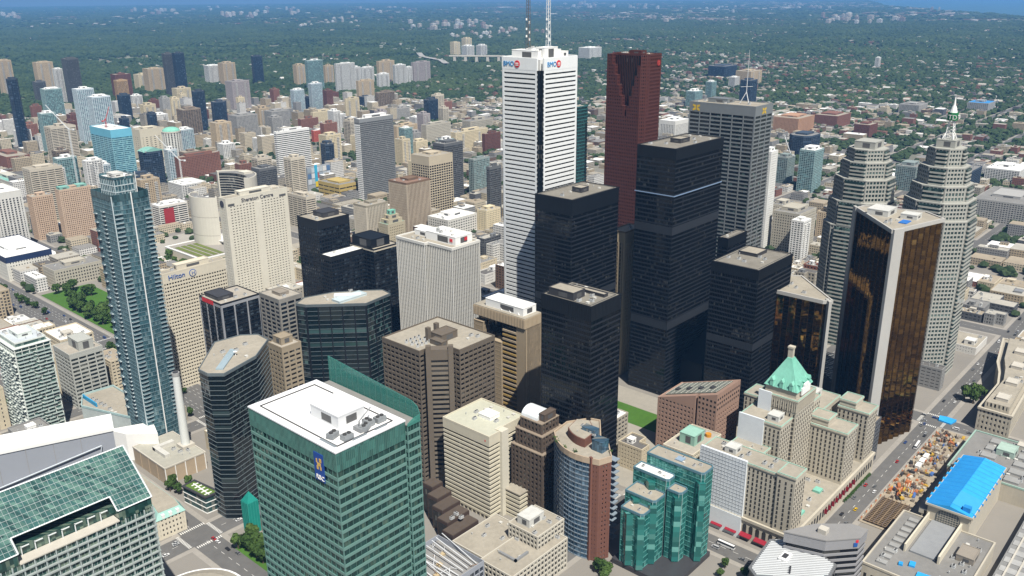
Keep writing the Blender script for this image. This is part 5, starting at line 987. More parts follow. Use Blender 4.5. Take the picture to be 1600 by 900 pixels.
# ---------------------------------------------------------------- grand stone hotel with copper roof
def window_set(root, wins, mesh, mat, cap=300):
    """wins: (x,y,z,ang) -> one window object each up to the cap, the rest joined"""
    for (x, y, z, a) in wins[:cap]: link('window', mesh, mat, root, (x,y,z), a)
    if len(wins) > cap:
        mb = MB(); src = [tuple(v.co) for v in mesh.vertices]; fs = [tuple(p.vertices) for p in mesh.polygons]
        for (x, y, z, a) in wins[cap:]:
            ca, sa = math.cos(a), math.sin(a); mb.add([(x+p[0]*ca-p[1]*sa, y+p[0]*sa+p[1]*ca, z+p[2]) for p in src], fs)
        part('window', mb, mat, root, kind='stuff')
def grand_hotel():
    ox, oy = 470, 184; root = empty('grand_stone_hotel', (ox,oy,0), 'grand limestone hotel with steep green copper roof beside the railway station', 'hotel')
    lm = limestone; wins = []
    wg = plain('hotel_pane',(.030,.028,.026),.25,.2,.6,spec=.5)
    wm = MB().box(-.5,-.12,0,.5,.06,1.75).box(-.62,-.2,-.18,.62,.06,0)
    wmesh = wm.mesh('window')
    def block(name, x0, y0, x1, y1, z0, z1, copper_trim=True, win=(True,True,True,False), first=3.2, skip=None):
        mb = MB().box(x0,y0,z0,x1,y1,z1-1.2); q = part(name, mb, lm, root)
        part('cornice', MB().ring(offset(rect(x1-x0,y1-y0,x0,y0),.5), offset(rect(x1-x0,y1-y0,x0,y0),-.5), z1-1.6, z1-.5), lm, q)
        part('copper_coping', MB().ring(offset(rect(x1-x0,y1-y0,x0,y0),.3), offset(rect(x1-x0,y1-y0,x0,y0),-.3), z1-.5, z1+.1), plain('copper_trim',(.30,.46,.38),.8,.25,.3), q)
        part('flat_roof', MB().box(x0+.31,y0+.31,z1-1.3,x1-.31,y1-.31,z1-.35), roof_tan, q)
        z = z0+first
        while z < z1-4:
            if win[0]:
                k = int((x1-x0)/3.0)
                for i in range(k): wins.append((x0+(i+.5)*(x1-x0)/k, y0, z, 0.0))
            if win[1]:
                k = int((y1-y0)/3.0)
                for i in range(k):
                    yy = y0+(i+.5)*(y1-y0)/k
                    if not (skip and skip[0] < yy < skip[1]): wins.append((x0, yy, z, -math.pi/2))
            if win[2]:
                k = int((y1-y0)/3.6)
                for i in range(k): wins.append((x1, y0+(i+.5)*(y1-y0)/k, z, math.pi/2))
            z += 3.25
        return q
    # podium with arched ground storeys
    pod = MB().box(-.5,-1.6,0,142,72,15.4); part('podium', pod, lm, root)
    part('podium_cornice', MB().ring(rect(144,75,-1.4,-2.4), rect(141,72,.1,-.9), 14.2, 16.2), lm, root); part('podium_roof', MB().box(0,-1,15.4,141.5,71.5,15.7), roof_tan, root)
    arch = MB()
    n_ = 10
    pts = [(-1.3,0),(1.3,0),(1.3,4.6)]+[(1.3*math.cos(math.pi*i/n_),4.6+1.3*math.sin(math.pi*i/n_)) for i in range(1,n_)]+[(-1.3,4.6)]
    arch.add([(p[0],-.15,p[1]) for p in pts]+[(p[0],.05,p[1]) for p in pts], [tuple(range(len(pts)))]+[(i,len(pts)+i,len(pts)+(i+1)%len(pts),(i+1)%len(pts)) for i in range(len(pts))])
    am = arch.mesh('arched_window')
    for i in range(15): link('arched_window', am, wg, root, (-.5,3+i*4.6,5.6), -math.pi/2)
    for i in range(30): link('arched_window', am, wg, root, (4+i*4.6,-1.6,5.6), 0)
    aw = plain('awning_red',(.28,.015,.03),.8,.15)
    for i in range(6): part('awning', MB().prism([(-3.4,4+i*10.5),(-.5,4+i*10.5),(-.5,12+i*10.5),(-3.4,12+i*10.5)], 3.4, 4.5, ztop=[3.7,5.2,5.2,3.7]), aw, root)
    for i in range(9): part('flag', MB().box(52+i*6.2,-3.6,7.5,52.12+i*6.2,-1.7,11.2), aw, root)
    # wings
    block('wing', 1,12,19,66,15.4,56, skip=(33,66)); block('pavilion', 0,0,15.5,11.98,15.4,58)
    block('wing', 81,-.5,100,27.9,15.4,56); block('wing_attic', 83,14,97,27.8,56,61, win=(True,True,False,False), first=1)
    block('wing', 121,-.5,139,22,15.4,56); block('wing_attic', 122.5,10,137,21.9,56,61, win=(True,True,False,False), first=1)
    block('hotel_range', 100.1,28.2,140,66,15.4,55)
    block('main_slab', 36,28,100,58,15.4,70); block('wing', 76,58.1,95,75,15.4,66); block('link_block', 19.1,34,36,58,15.4,52)
    tw = block('tower', 53,25.5,82,53,15.4,83)
    part('arcade', pierline(MB(), rect(29,27.5,53,25.5), (0,3), 1.6, .6, 0, .5, 74, 82), lm, tw, kind='stuff')
    # chateau roof
    def hip(x0,y0,x1,y1,z0,z1,r):
        cx, cy = (x0+x1)/2, (y0+y1)/2; return MB().add([(x0,y0,z0),(x1,y0,z0),(x1,y1,z0),(x0,y1,z0),(cx-r,cy-r*.7,z1),(cx+r,cy-r*.7,z1),(cx+r,cy+r*.7,z1),(cx-r,cy+r*.7,z1)], [(0,1,5,4),(1,2,6,5),(2,3,7,6),(3,0,4,7),(4,5,6,7),(3,2,1,0)])
    part('attic', MB().box(56,28,82.6,79,50.5,88), lm, tw)
    rf = part('copper_roof', hip(55,27,80,51.5,87.6,107,2.4), copper, tw)
    rb = MB()
    for t in np.linspace(.04,.96,14):
        rb.bar((55+25*t,27,87.7),(67.5+(t-.5)*4.8,37.6,107),.14,3); rb.bar((55,27+24.5*t,87.7),(65.1,39.2+(t-.5)*3.4,107),.14,3)
    part('roof_seam', rb, copper, rf, kind='stuff')
    for a, b in ((60,27.6),(67.5,27.6),(75,27.6)):
        part('dormer', MB().box(a-1.2,b-.3,88,a+1.2,b+4,92).add([(a-1.5,b-.5,92),(a+1.5,b-.5,92),(a+1.5,b+4.6,92),(a-1.5,b+4.6,92),(a,b-.5,94.5),(a,b+5,94.5)], [(0,1,4),(1,2,5,4),(2,3,5),(3,0,4,5)]), copper, rf)
    for b in (32,39,46):
        part('dormer', MB().box(54.8,b-1.2,88,59,b+1.2,92).add([(54.6,b-1.5,92),(54.6,b+1.5,92),(59.5,b+1.5,92),(59.5,b-1.5,92),(54.6,b,94.5),(60,b,94.5)], [(1,0,4),(2,1,4,5),(3,2,5),(0,3,5,4)]), copper, rf)
    part('gable', MB().box(61,26.2,84,74,27.2,89).box(64,26.2,89,71,27.2,91.5), white_p, tw)
    part('chimney', MB().box(66,37.8,103,69,41.2,114.5).box(65.6,37.4,113.6,69.4,41.6,115), lm, rf)
    for a, b, c, d, z in ((40,32,49,40,70),(86,34,96,44,70),(104,34,116,46,55),(122,40,134,52,55),(5,44,14,52,56)): house_box(root, 'plant_room', a,b,c,d,z-.3,z+4,plain('plant_pale',(.55,.55,.52),.7))
    clutter(root, 20,30,34,56,51.7,3,51); clutter(root, 3,16,17,60,55.7,7,52); clutter(root, 104,30,138,62,54.7,8,53); clutter(root, 100,2,120,26,15.7,6,54); clutter(root, 22,2,78,24,15.7,8,55)
    part('copper_light', MB().box(26,4,15.7,32,9,17.4).box(60,6,15.7,66,11,17.4), copper, root, kind='stuff')
    wins.sort(key=lambda w_: (w_[0]+470)**2+(w_[1]+184)**2); window_set(root, wins, wmesh, wg)
    # white scaffold wrap over the north half of the west front
    wr = part('scaffold_wrap', MB().box(-.9,33,15.2,1.3,66.6,57.2).box(-1.8,33,0,-.3,68,15.8), plain('wrap_white',(.66,.70,.73),.8,.10,.3), root)
    sc_ = MB()
    for yy in np.arange(33,67,2.4): sc_.box(-1.05,yy,15,-.92,yy+.12,57.4)
    for zz in np.arange(16,58,2.6): sc_.box(-1.08,33,zz,-.95,66.6,zz+.12)
    part('scaffold_pole', sc_, plain('scaffold_grey',(.50,.53,.56),.6), wr, kind='stuff')
    part('shoulder_wrap', MB().box(35.0,40,46,36.2,58.4,71).box(52.2,44,68,53.2,53.4,84), plain('wrap_white',(.66,.70,.73),.8,.10,.3), root, kind='stuff')
grand_hotel()
# ---------------------------------------------------------------- peach granite building with a sloped glass roof
def peach_building():
    root = empty('peach_granite_building', (537,276,0), 'pinkish granite building with a sloping glazed roof behind the grand hotel', 'office')
    pk = plain('pink_granite',(.34,.225,.175),.75,.10,.2); g = glass('pink_glass',(.020,.018,.020),3.7,3.0); rec = 4
    poly = [(0,0),(36,0),(36,51),(0,51),(0,18),(rec,18),(rec,16),(0,16)]
    h0, h1 = 62, 44
    facade(root, poly, 0, 44, 3.7, g, (2.0,pk), (3.2,1.5,pk,.05), .5, True)
    zs = [h0 if p[1] < 1 else h0-(h0-h1)*p[1]/51 for p in poly]
    top = part('sloped_top', MB().prism(offset(poly,.02), 44, 50, ztop=[z-.4 for z in zs]), pk, root)
    ws = []
    for i in range(11): ws.append((1.8+i*3.2,0,52,0)); ws.append((1.8+i*3.2,0,56,0)); ws.append((1.8+i*3.2,0,48,0))
    for i in range(5):
        for z in (46,50,54): ws.append((0,1.6+i*3.2,z,-math.pi/2))
    wm = MB().box(-.8,-.08,0,.8,.05,1.7).mesh('window'); window_set(root, ws, wm, plain('hotel_pane',(.030,.028,.026),.25,.2,.6,spec=.5))
    sl = lambda y: h0-(h0-h1)*y/51
    gl = MB().add([(5,4,sl(4)+.5),(31,4,sl(4)+.5),(31,47,sl(47)+.5),(5,47,sl(47)+.5),(5,4,sl(4)-1),(31,4,sl(4)-1),(31,47,sl(47)-1),(5,47,sl(47)-1)], [(0,1,2,3),(4,5,1,0),(5,6,2,1),(6,7,3,2),(7,4,0,3)])
    part('roof_glazing', gl, glass('roof_green_glass',(.06,.13,.12),3,2.2,.03,.2,(.25,.30,.28)), root)
    mb = MB()
    for t in np.arange(5,31.1,2.2): mb.bar((t,4,sl(4)+.55),(t,47,sl(47)+.55),.14,4)
    for t in np.arange(4,47.1,4.3): mb.bar((5,t,sl(t)+.55),(31,t,sl(t)+.55),.14,4)
    part('glazing_bar', mb, conc, root, kind='stuff')
    for t in (10,20,30,40): part('roof_vent', MB().box(12,t,sl(t)-1,16,t+3,sl(t)+1.4), dark_metal, root)
peach_building()
def cream_hall():
    x, y, wx, wy, h = 480,262,40,24,40
    r_ = tower('cream_block','low cream office with a mint green rooftop box behind the teal glass building','office',(x,y,wx,wy),h,3.8,glass('cream_block_glass',(.04,.07,.06),3.8,2.4),(1.5,cream),(2.4,.9,cream,.05),indiv=True,nclut=4)
    house_box(r_, 'mint_penthouse', 12,6,26,18,h+.1,h+8,plain('mint_panel',(.28,.48,.40),.6)); part('orange_tank', MB().cyl(32,6,h,h+2.5,2.2,n=12), plain('tank_orange',(.55,.25,.03),.6), r_)
cream_hall()
# ---------------------------------------------------------------- teal stepped glass building
def teal_stepped():
    root = empty('teal_glass_building', (390,223,0), 'teal glass building stepping down in slabs with faceted corners, front right of centre', 'office')
    tg = glass('teal_glass_near',(.030,.180,.165),3.7,2.2,.05,.30,(.18,.46,.42),.05,.35,.6); tb = plain('teal_line',(.10,.30,.28),.4); ed = plain('edge_bright',(.45,.66,.64),.2,.05,metal=.5)
    for x0, y0, x1, y1, h, rm in ((34,0,47,41,66,roof_tan),(25,19,34.02,45,58,roof_white),(24,9,33,18.9,53,roof_tan),(12,20,24.9,42,48.5,roof_tan),(2,22,12.02,38,43,roof_tan)):
        q = empty_part(root, 'slab'); c = 1.6
        pl = [(x0+c,y0),(x1-c,y0),(x1,y0+c),(x1,y1),(x0,y1),(x0,y0+c)]
        facade(q, pl, 0, h-1, 3.7, tg, (.35,tb,.05), (2.2,.10,plain('teal_mull',(.05,.20,.18),.4),.05), .15, False)
        part('slab_roof', MB().prism(offset(pl,-.5), h-1, h-.1), rm, q); part('slab_parapet', MB().ring(offset(pl,.1), offset(pl,-.5), h-1, h+.6), plain('teal_cap',(.10,.20,.25),.4), q)
        for p in (pl[0],pl[5]): part('corner_strip', MB().cyl(p[0],p[1],0,h,.22,n=6), ed, q)
        clutter(root, x0+1,y0+2,x1-1,y1-2,h-.1,3 if x0 != 34 else 6,int(x0)+5,s=.7)
    # angled bays on the south-west
    for k, (bx, by, w_, h) in enumerate(((34,.5,5.0,60),(24.5,11,4.0,50),(12.5,21,4.5,46),(2.5,23,4.0,41),(24,30,4.0,54),(2,31,4.0,41),(12,33,4.5,46))):
        part('angled_bay', MB().prism([(bx-2.4,by+1),(bx+.2,by-2.2),(bx+w_*.5,by-.2),(bx+w_*.5,by+4),(bx-.2,by+4.5)], 4, h), tg, root)
    part('skylight', MB().box(38,18,66,43,23,66.8), plain('skylight_blue',(.25,.33,.42),.3), root)
    part('base', MB().box(1,-1,0,48,43,3.5), dark_metal, root)
teal_stepped()
# ---------------------------------------------------------------- round brick tower with blue glass front
def round_brick():
    pts = [(391.8,312.4),(383.5,301.1),(381.9,284.6),(385.2,273.8),(394,270.7),(405.5,281.2),(405.4,287.1),(428.3,304.6),(425.9,311.7),(419.9,318.5),(407.6,320.2)]
    x, y = 382, 270; h = 74; root = empty('round_brick_condo', (x,y,0), 'rounded brick tower with a curved blue glass front left of the teal building', 'tower')
    bk = plain('brick_rust',(.16,.072,.052),.85,.16,.3); bg_ = glass('blue_curve_glass',(.030,.075,.13),3.3,1.5,.025,.35,(.16,.26,.36),.06,.25)
    L = [(a-x,b-y) for a, b in pts]
    # smooth the west curve
    crv = []
    for i in range(9):
        t = i/8; a = (1-t)**2; b = 2*t*(1-t); c = t*t; p0, p1, p2 = (14,48), (-6,30), (1.5,9); crv.append((a*p0[0]+b*p1[0]+c*p2[0], a*p0[1]+b*p1[1]+c*p2[1]))
    glz = crv+[(14,14),(26,44)]
    facade(root, glz, 0, h-4, 3.3, bg_, (.75,plain('blue_band',(.22,.27,.32),.5),.05), (2.4,.14,plain('blue_mull',(.10,.14,.18),.4),.05), .25, True)
    br = [(1.6,8.8),(3.2,3.8),(12,.7),(23.5,11.2),(23.4,17.1),(46.3,34.6),(44,41.7),(38,48.5),(26,50)]
    br = [(1.6,8.8),(3.2,3.8),(12,.7),(23.5,11.2),(23.4,17.1),(46.3,34.6),(44,41.7),(30,48),(14.5,16)]
    facade(root, br, 0, h-2, 3.3, glass('brick_tower_glass',(.02,.024,.03),3.3,2.4), (1.8,bk,0.02), (2.6,1.5,bk,.06), .4, True)
    cn = part('column', MB().obox((1.8,8.9), 1.2, 2.2, 1.6, 0, h+.5), bk, root)
    for i in range(14): part('balcony', MB().box(19,4.4,8+i*4.4,24,11,8.5+i*4.4), plain('blue_band',(.22,.27,.32),.5), root, (1.0,-1.2,0))
    allp = crv+[(1.7,8.4),(3.2,3.8),(12,.7),(23.5,11.2),(23.4,17.1),(46.3,34.6),(44,41.7),(30,50)]
    part('roof', MB().prism(allp, h-4, h-1.2), roof_tan, root); part('parapet', MB().ring(offset(allp,.25), offset(allp,-.5), h-4, h), plain('brick_cap',(.42,.33,.24),.8), root)
    inn = [(p[0]*.62+11,p[1]*.62+12) for p in crv[1:8]]+[(24,22),(34,34),(30,42)]
    part('brick_drum', MB().prism(inn, h-1.3, h+4.5), bk, root); part('drum_roof', MB().prism(offset(inn,-.6), h+4.4, h+4.8), roof_tan, root)
    for a, b, c, d, z in ((12,8,19,16,6),(20,20,25,30,7)): part('glass_penthouse', MB().box(a,b,h-1.3,c,d,h+z).box(a-.2,b-.2,h+z,c+.2,d+.2,h+z+.3), glass('pent_glass',(.08,.15,.22),3,1.5), root)
    for i, p in enumerate(((3,22),(2.6,30),(5,38),(8,42),(17,5),(20,10))):
        sh = MB(); rd = random.Random(i)
        for k in range(26): q = Vector((rd.gauss(0,.6),rd.gauss(0,.6),rd.uniform(0,1.6))); sh.add([q+Vector((.4,0,0)),q+Vector((0,.4,.2)),q-Vector((.4,0,0)),q-Vector((0,.4,.1))], [(0,1,2,3)])
        part('planter_shrub', sh, FOLN, root, (p[0],p[1],h-1.1))
    clutter(root, 12,14,30,38,h+4.8,5,61,s=.7)
round_brick()
# ---------------------------------------------------------------- dark brown building with barrel vault
def brown_vault():
    x, y, wx, wy, h = 395, 327, 27, 28, 74; root = empty('brown_granite_building', (x,y,0), 'dark brown granite building topped by a white barrel vault', 'office')
    bg2 = plain('brown_granite',(.105,.080,.062),.7,.12,.2); g = glass('brown_granite_glass',(.014,.013,.012),3.7,2.6)
    for ins, z0, z1 in ((0,0,52),(2.2,52,64),(4.5,64,72)):
        q = empty_part(root, 'tier'); pl = rect(wx-2*ins,wy-2*ins,ins,ins); facade(q, pl, z0, z1, 3.7, g, (1.7,bg2), (3.4,1.3,bg2,.2), .5, False); part('tier_roof', MB().prism(offset(pl,.3), z1-.01, z1+.6), plain('tier_tan',(.26,.21,.16),.9,.15), q)
    v = MB(); n_ = 10; pr = [(6+15*.5-7.5*math.cos(math.pi*i/n_), 7.5*math.sin(math.pi*i/n_)*.75) for i in range(n_+1)]
    v.add([(p[0],10,72.6+p[1]) for p in pr]+[(p[0],24,72.6+p[1]) for p in pr], [(i,i+1,n_+2+i,n_+1+i) for i in range(n_)]+[tuple(range(n_,-1,-1)),tuple(range(n_+1,2*n_+2))])
    part('barrel_vault', v, plain('vault_white',(.66,.70,.72),.4), root); house_box(root, 'penthouse', 8,5,20,9.8,72.6,78,bg2); clutter(root, 5,5,22,23,72.6,4,71)
brown_vault()

# ---------------------------------------------------------------- railway station, right foreground
def station():
    root = empty('railway_station', (477,84,0), 'long limestone railway station with a blue tarpaulin over its great hall roof', 'station')
    X, Y = 477, 84; lm = limestone; blue = plain('tarp_bright',(.03,.33,.72),.6,.22,.18); shade_blue = plain('tarp_shade_blue',(.02,.24,.58),.6,.22,.18)  # second blue puts the north slope's shade into the tarpaulin colour
    gray = plain('station_roof',(.21,.205,.195),.95,.22,.25)
    # low wings
    part('wing', MB().box(0,0,0,74,56,13), lm, root); part('wing_cornice', MB().ring(rect(74.6,56.6,-.3,-.3), rect(72.6,54.6,.7,.7), 13, 14.3), lm, root); part('wing_roof', MB().box(.7,.7,13,73.3,55.3,13.4), gray, root)
    part('wing', MB().box(154.02,-4,0,226,52,13.5), lm, root); part('wing_roof', MB().box(154.8,-3.2,13.5,225.2,51,13.9), gray, root); part('wing_parapet', MB().ring(rect(72.4,56.4,153.9,-4.2), rect(70.4,54.4,154.9,-3.2), 13.5, 14.8), plain('parapet_green',(.30,.42,.36),.8), root)
    # great hall
    part('great_hall', MB().box(74,16,0,154,42,26), lm, root)
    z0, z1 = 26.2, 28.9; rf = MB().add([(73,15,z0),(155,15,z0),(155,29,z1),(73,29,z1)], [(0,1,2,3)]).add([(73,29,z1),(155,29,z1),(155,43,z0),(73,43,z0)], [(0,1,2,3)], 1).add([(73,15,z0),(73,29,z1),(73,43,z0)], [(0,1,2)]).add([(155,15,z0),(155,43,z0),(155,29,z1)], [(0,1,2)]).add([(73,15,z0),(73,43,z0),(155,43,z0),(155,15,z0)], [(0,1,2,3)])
    part('tarpaulin', rf, [blue, shade_blue], root); part('eave', MB().ring(rect(83,29,72.5,14.5), rect(80,26,74,16), 24.8, 26.2), lm, root)
    for k in range(1,14): part('tarp_seam', MB().bar((73+k*6,15,z0+.05),(73+k*6,29,z1+.05),.16,4).bar((73+k*6,29,z1+.05),(73+k*6,43,z0+.05),.16,4), plain('tarp_seam',(.02,.22,.56),.5), root)
    part('tarp_ridge', MB().box(73,28.8,z1-.1,155,29.2,z1+.15), shade_blue, root)
    part('tarp_overlap', MB().add([(78,15.2,z0+.28),(98,15.2,z0+.28),(98,29,z1+.2),(78,29,z1+.2),(78,15.2,z0+.1),(98,15.2,z0+.1),(98,29,z1+.02),(78,29,z1+.02)], [(0,1,2,3),(7,6,5,4),(0,4,5,1),(1,5,6,2),(2,6,7,3),(3,7,4,0)]), plain('tarp_pale',(.05,.34,.70),.45,.08), root)
    for k in range(9):
        part('tarp_flap', MB().box(76+k*8.6,42.6,25.2,79+k*8.6,44.2,26.6), blue, root); part('tarp_flap', MB().box(76+k*8.6,13.9,25.2,77.4+k*8.6,15.4,26.4), shade_blue, root)
    part('roof_box', MB().box(76,17.5,27,80,22,30.2), shade_blue, root)
    # arched window in the west gable
    n_ = 12; pts = [(-7.5,0),(7.5,0),(7.5,5)]+[(7.5*math.cos(math.pi*i/n_),5+6.5*math.sin(math.pi*i/n_)) for i in range(1,n_)]+[(-7.5,5)]
    aw = part('arched_window', MB().add([(73.85,29-p[0],13.6+p[1]) for p in pts], [tuple(range(len(pts)))]), plain('station_glass',(.10,.11,.11),.3,.2), root)
    mb = MB()
    for t in np.arange(-6.5,7,1.6): mb.box(73.7,29+t-.1,13.6,73.84,29+t+.1,18.6+math.sqrt(max(0,1-(t/7.5)**2))*6.4)
    for z in np.arange(14,24,1.6): mb.box(73.72,29-6.8 if z < 20 else 29-5,z,73.86,29+6.8 if z < 20 else 29+5,z+.2)
    part('glazing_bar', mb, lm, aw, kind='stuff')
    # light court south-west with a ribbed lower roof and clerestory
    part('court_wall', MB().box(28,20,13.4,74,21.2,19).box(28,40,13.4,74,41,19), cream, root, kind='stuff'); part('court_roof', MB().box(30,23,13.4,73.9,38,14.6), plain('court_grey',(.25,.26,.27),.7,.15), root)
    for i in range(9): part('skylight', MB().box(6+(i%9)*7.2,44,13.4,10+(i%9)*7.2,50,14.6), plain('skylight_frame',(.30,.30,.29),.6), root)
    for i in range(10): part('skylight', MB().box(158+(i%5)*13.4,6+(i//5)*22,13.9,166+(i%5)*13.4,16+(i//5)*22,15.4), plain('skylight_frame',(.30,.30,.29),.6), root)
    house_box(root, 'plant_room', 40,4,54,14,13.4,18,conc_d); house_box(root, 'plant_room', 196,18,210,30,13.9,19,plain('green_plant',(.35,.46,.40),.7)); house_box(root, 'plant_room', 214,8,222,20,13.9,18,conc)
    clutter(root, 2,2,72,18,13.4,16,81); clutter(root, 2,42,30,54,13.4,6,82); clutter(root, 158,0,222,48,13.9,16,83)
    for a, b, c, d in ((3,18,12,27),(15,30,20,34),(12,36,15,39)): part('tarpaulin_patch', MB().prism([(a,b),(c,b+.8),(c-.6,d),(a-.5,d-.6)], 13.4, 14.1+.6), plain('tarp_bright',(.03,.33,.72),.6,.22,.18), root)
    # colonnade on the street side
    for i in range(20): part('column', MB().cyl(76+i*4.0,45.2,1.2,16.5,.85,.75,10), lm, root)
    part('entablature', MB().box(74,44,16.5,155,47,19.5).box(74,42.02,0,155,47.5,1.2), lm, root, kind='stuff'); part('porch_roof', MB().box(74,42.02,19.5,155,47,20.2), gray, root)
    wm = MB().box(-.8,-.1,0,.8,.06,3.0).mesh('window'); ws = [(2.2+i*3.8,56,4.2,math.pi) for i in range(19)]+[(0,3+i*4.2,4.2,-math.pi/2) for i in range(13)]+[(157+i*4.2,52,4.2,math.pi) for i in range(16)]+[(76+i*4.2,16,20,0) for i in range(19)]
    window_set(root, ws, wm, plain('hotel_pane',(.030,.028,.026),.25,.2,.6,spec=.5))
station()
def train_shed():
    root = empty('train_shed', (470,44,0), 'long low grey train shed roof with smoke slots beside the railway station', 'shed')
    part('roof', MB().box(0,8,6.5,300,34,7.4), plain('shed_roof',(.23,.23,.225),.9,.2,.2), root)
    mb = MB()
    for k in range(4): mb.box(0,10+k*6.2,7.4,300,11+k*6.2,8.3)
    part('smoke_slot', mb, conc, root, kind='stuff')
    for i in range(26): part('skylight', MB().box(6+i*11.4,9,7.4,12+i*11.4,33,7.9), plain('shed_pale',(.36,.36,.35),.7,.25), root)
    part('post_row', pierline(MB(), rect(300,26,0,8), None, 12, .5, -.6, -.1, 0, 6.5), dark_metal, root, kind='stuff')
train_shed()
# tracks beyond the shed
tk = MB(); bl = MB()
for k in range(12):
    y = 48-k*5.0
    if y > 40: continue
    for dy in (0,1.44): tk.box(300,y-40+dy,.2,1500,y-40+dy+.12,.38)
tag(part('railway_bed', MB().add([(250,-60,.14),(1500,-60,.14),(1500,78,.14),(250,78,.14)], [(0,1,2,3)]), plain('ballast',(.20,.18,.165),.95,.3,.5), None), kind='structure')
tag(part('railway_track', tk, plain('rail_steel',(.25,.23,.22),.5,.2,metal=.5), None), kind='structure')
# curved stone customs building at the right edge
def customs():
    root = empty('curved_stone_building', (734,118,0), 'long pale stone building following the street curve at the right edge', 'building')
    pts = [(0,0),(172,8),(178,49),(111,38),(87,30.5),(60,25),(1,25)]
    g = glass('customs_glass',(.03,.03,.03),4.4,3.2); facade(root, pts, 0, 19, 4.4, g, (2.3,limestone), (3.2,1.6,limestone,.06), .5, True)
    part('cornice', MB().ring(offset(pts,.7), offset(pts,-1), 19, 20.6), limestone, root); part('roof', MB().prism(offset(pts,-1.01), 18.8, 19.8), roof_tan, root)
    pl = [(4,3.5),(165,12),(168,42),(111,33),(87,26.5),(60,21.5),(4,21.5)]; facade(root, pl, 19.8, 25, 3.6, g, (1.8,limestone), (3.2,1.5,limestone,.05), .4, False); part('attic_roof', MB().prism(offset(pl,-.2), 24.9, 25.5), roof_tan, root)
    for a, b in ((12,7),(50,9),(90,14),(128,20)): house_box(root, 'plant_room', a,b,a+12,b+9,25.5,28.5,conc)
    clutter(root, 8,6,150,20,25.5,12,91)
customs()
# street in front of the station: excavation with formwork and plant
def dig():
    root = empty('excavation', (540,142,0), 'construction pit with timber formwork, barriers and stacked materials beside the station', 'construction site')
    timber = plain('timber',(.23,.165,.105),.9,.25,.6); orange = plain('barrier_orange',(.42,.15,.06),.7,.15); yel = plain('machine_yellow',(.48,.31,.05),.6,.12); rb = plain('rebar',(.13,.10,.085),.8,.3,.6)
    part('slab', MB().box(0,0,.18,176,23,.5), plain('dirt_slab',(.33,.28,.21),.95,.35,.3), root); part('pit_floor', MB().box(2,1,.5,40,21,.56), plain('pit_dark',(.07,.06,.05),.95,.3,.5), root)
    rd = random.Random(4)
    for i in range(16): part('formwork_beam', MB().box(2.4+i*2.4,1.2,1.2,3.0+i*2.4,20.6,1.9), timber, root)
    for i in range(7): part('formwork_rail', MB().box(1.6,2+i*2.9,1.92,40.4,2.5+i*2.9,2.4), timber if i%2 else rb, root)
    for i in range(240):
        x, y = rd.uniform(42,172), rd.uniform(1.5,21.5); a, b, c = rd.uniform(1.0,5.6), rd.uniform(.5,2.2), rd.uniform(.4,2.4)
        m_ = rd.choice((timber,timber,timber,timber,rb,rb,orange,yel,conc,dark_metal,conc_d,plain('crate_blue',(.08,.16,.40),.7),plain('pallet_grey',(.30,.29,.27),.8)))
        part('material_stack', MB().obox((x,y), rd.choice((0,.1,1.57,-.2,.4)), a, b, .5, .5+c).obox((x+.2,y+.1), .2, a*.7, b*.6, .5+c, .8+c), m_, root)
    for i in range(57): part('barrier', MB().box(3*i+.2,22.4,.5,3*i+2.8,22.8,1.6).box(3*i+.3,22.2,.5,3*i+.6,23.0,.7), (conc_d,orange,conc)[i%3], root)
    for i in range(10): part('pipe_bundle', MB().bar((58+i*.5,6+i*.9,.9+.1*(i%3)),(74+i*.4,9+i*.9,1.0),.35,8), plain('pipe_cream',(.55,.50,.38),.7) if i%2 else orange, root)
    part('hoarding_panel', MB().box(46,13,.5,58,13.3,4.2), plain('hoarding_orange',(.60,.20,.08),.7), root)
    for i in range(3): part('site_cabin', MB().box(96+i*9,14,.5,103+i*9,17,3.2).box(95.8+i*9,13.8,3.2,103.2+i*9,17.2,3.45), white_p, root)
    return root
dig()
tag(part('blue_tarpaulin', MB().prism([(729,160),(738,158),(741,166),(736,171),(730,170)], .2, 2.6, ztop=[1.4,2.2,1.2,2.8,1.6]), plain('tarp_bright',(.03,.33,.72),.6,.22,.18), None), 'crumpled bright blue tarpaulin at the street corner before the curved stone building', 'tarpaulin')
def excavator(x, y, rz, label):
    root = empty('excavator', (x,y,.5), label, 'excavator', rotz=rz); yel = plain('machine_yellow',(.48,.31,.05),.6,.12)
    for s in (-1,1): part('track', MB().box(-2,s*1.1-.35,0,2,s*1.1+.35,.9), dark_metal, root)
    part('body', MB().box(-2,-1.4,1.0,1.2,1.4,2.2), yel, root); part('cab', MB().box(.2,.2,2.2,1.6,1.4,3.5), black_glass, root); part('boom', MB().bar((1,-.4,1.8),(4.5,-.4,5.2),.35,4).bar((4.5,-.4,5.2),(7,-.4,2.6),.28,4), yel, root); part('bucket', MB().prism([(6.6,-1),(7.8,-1),(7.6,.2),(6.7,.2)], 1.4, 2.6), dark_metal, root)
excavator(586,152,.8,'yellow excavator working in the pit beside the railway station'); excavator(664,156,2.4,'yellow excavator at the far end of the street works')
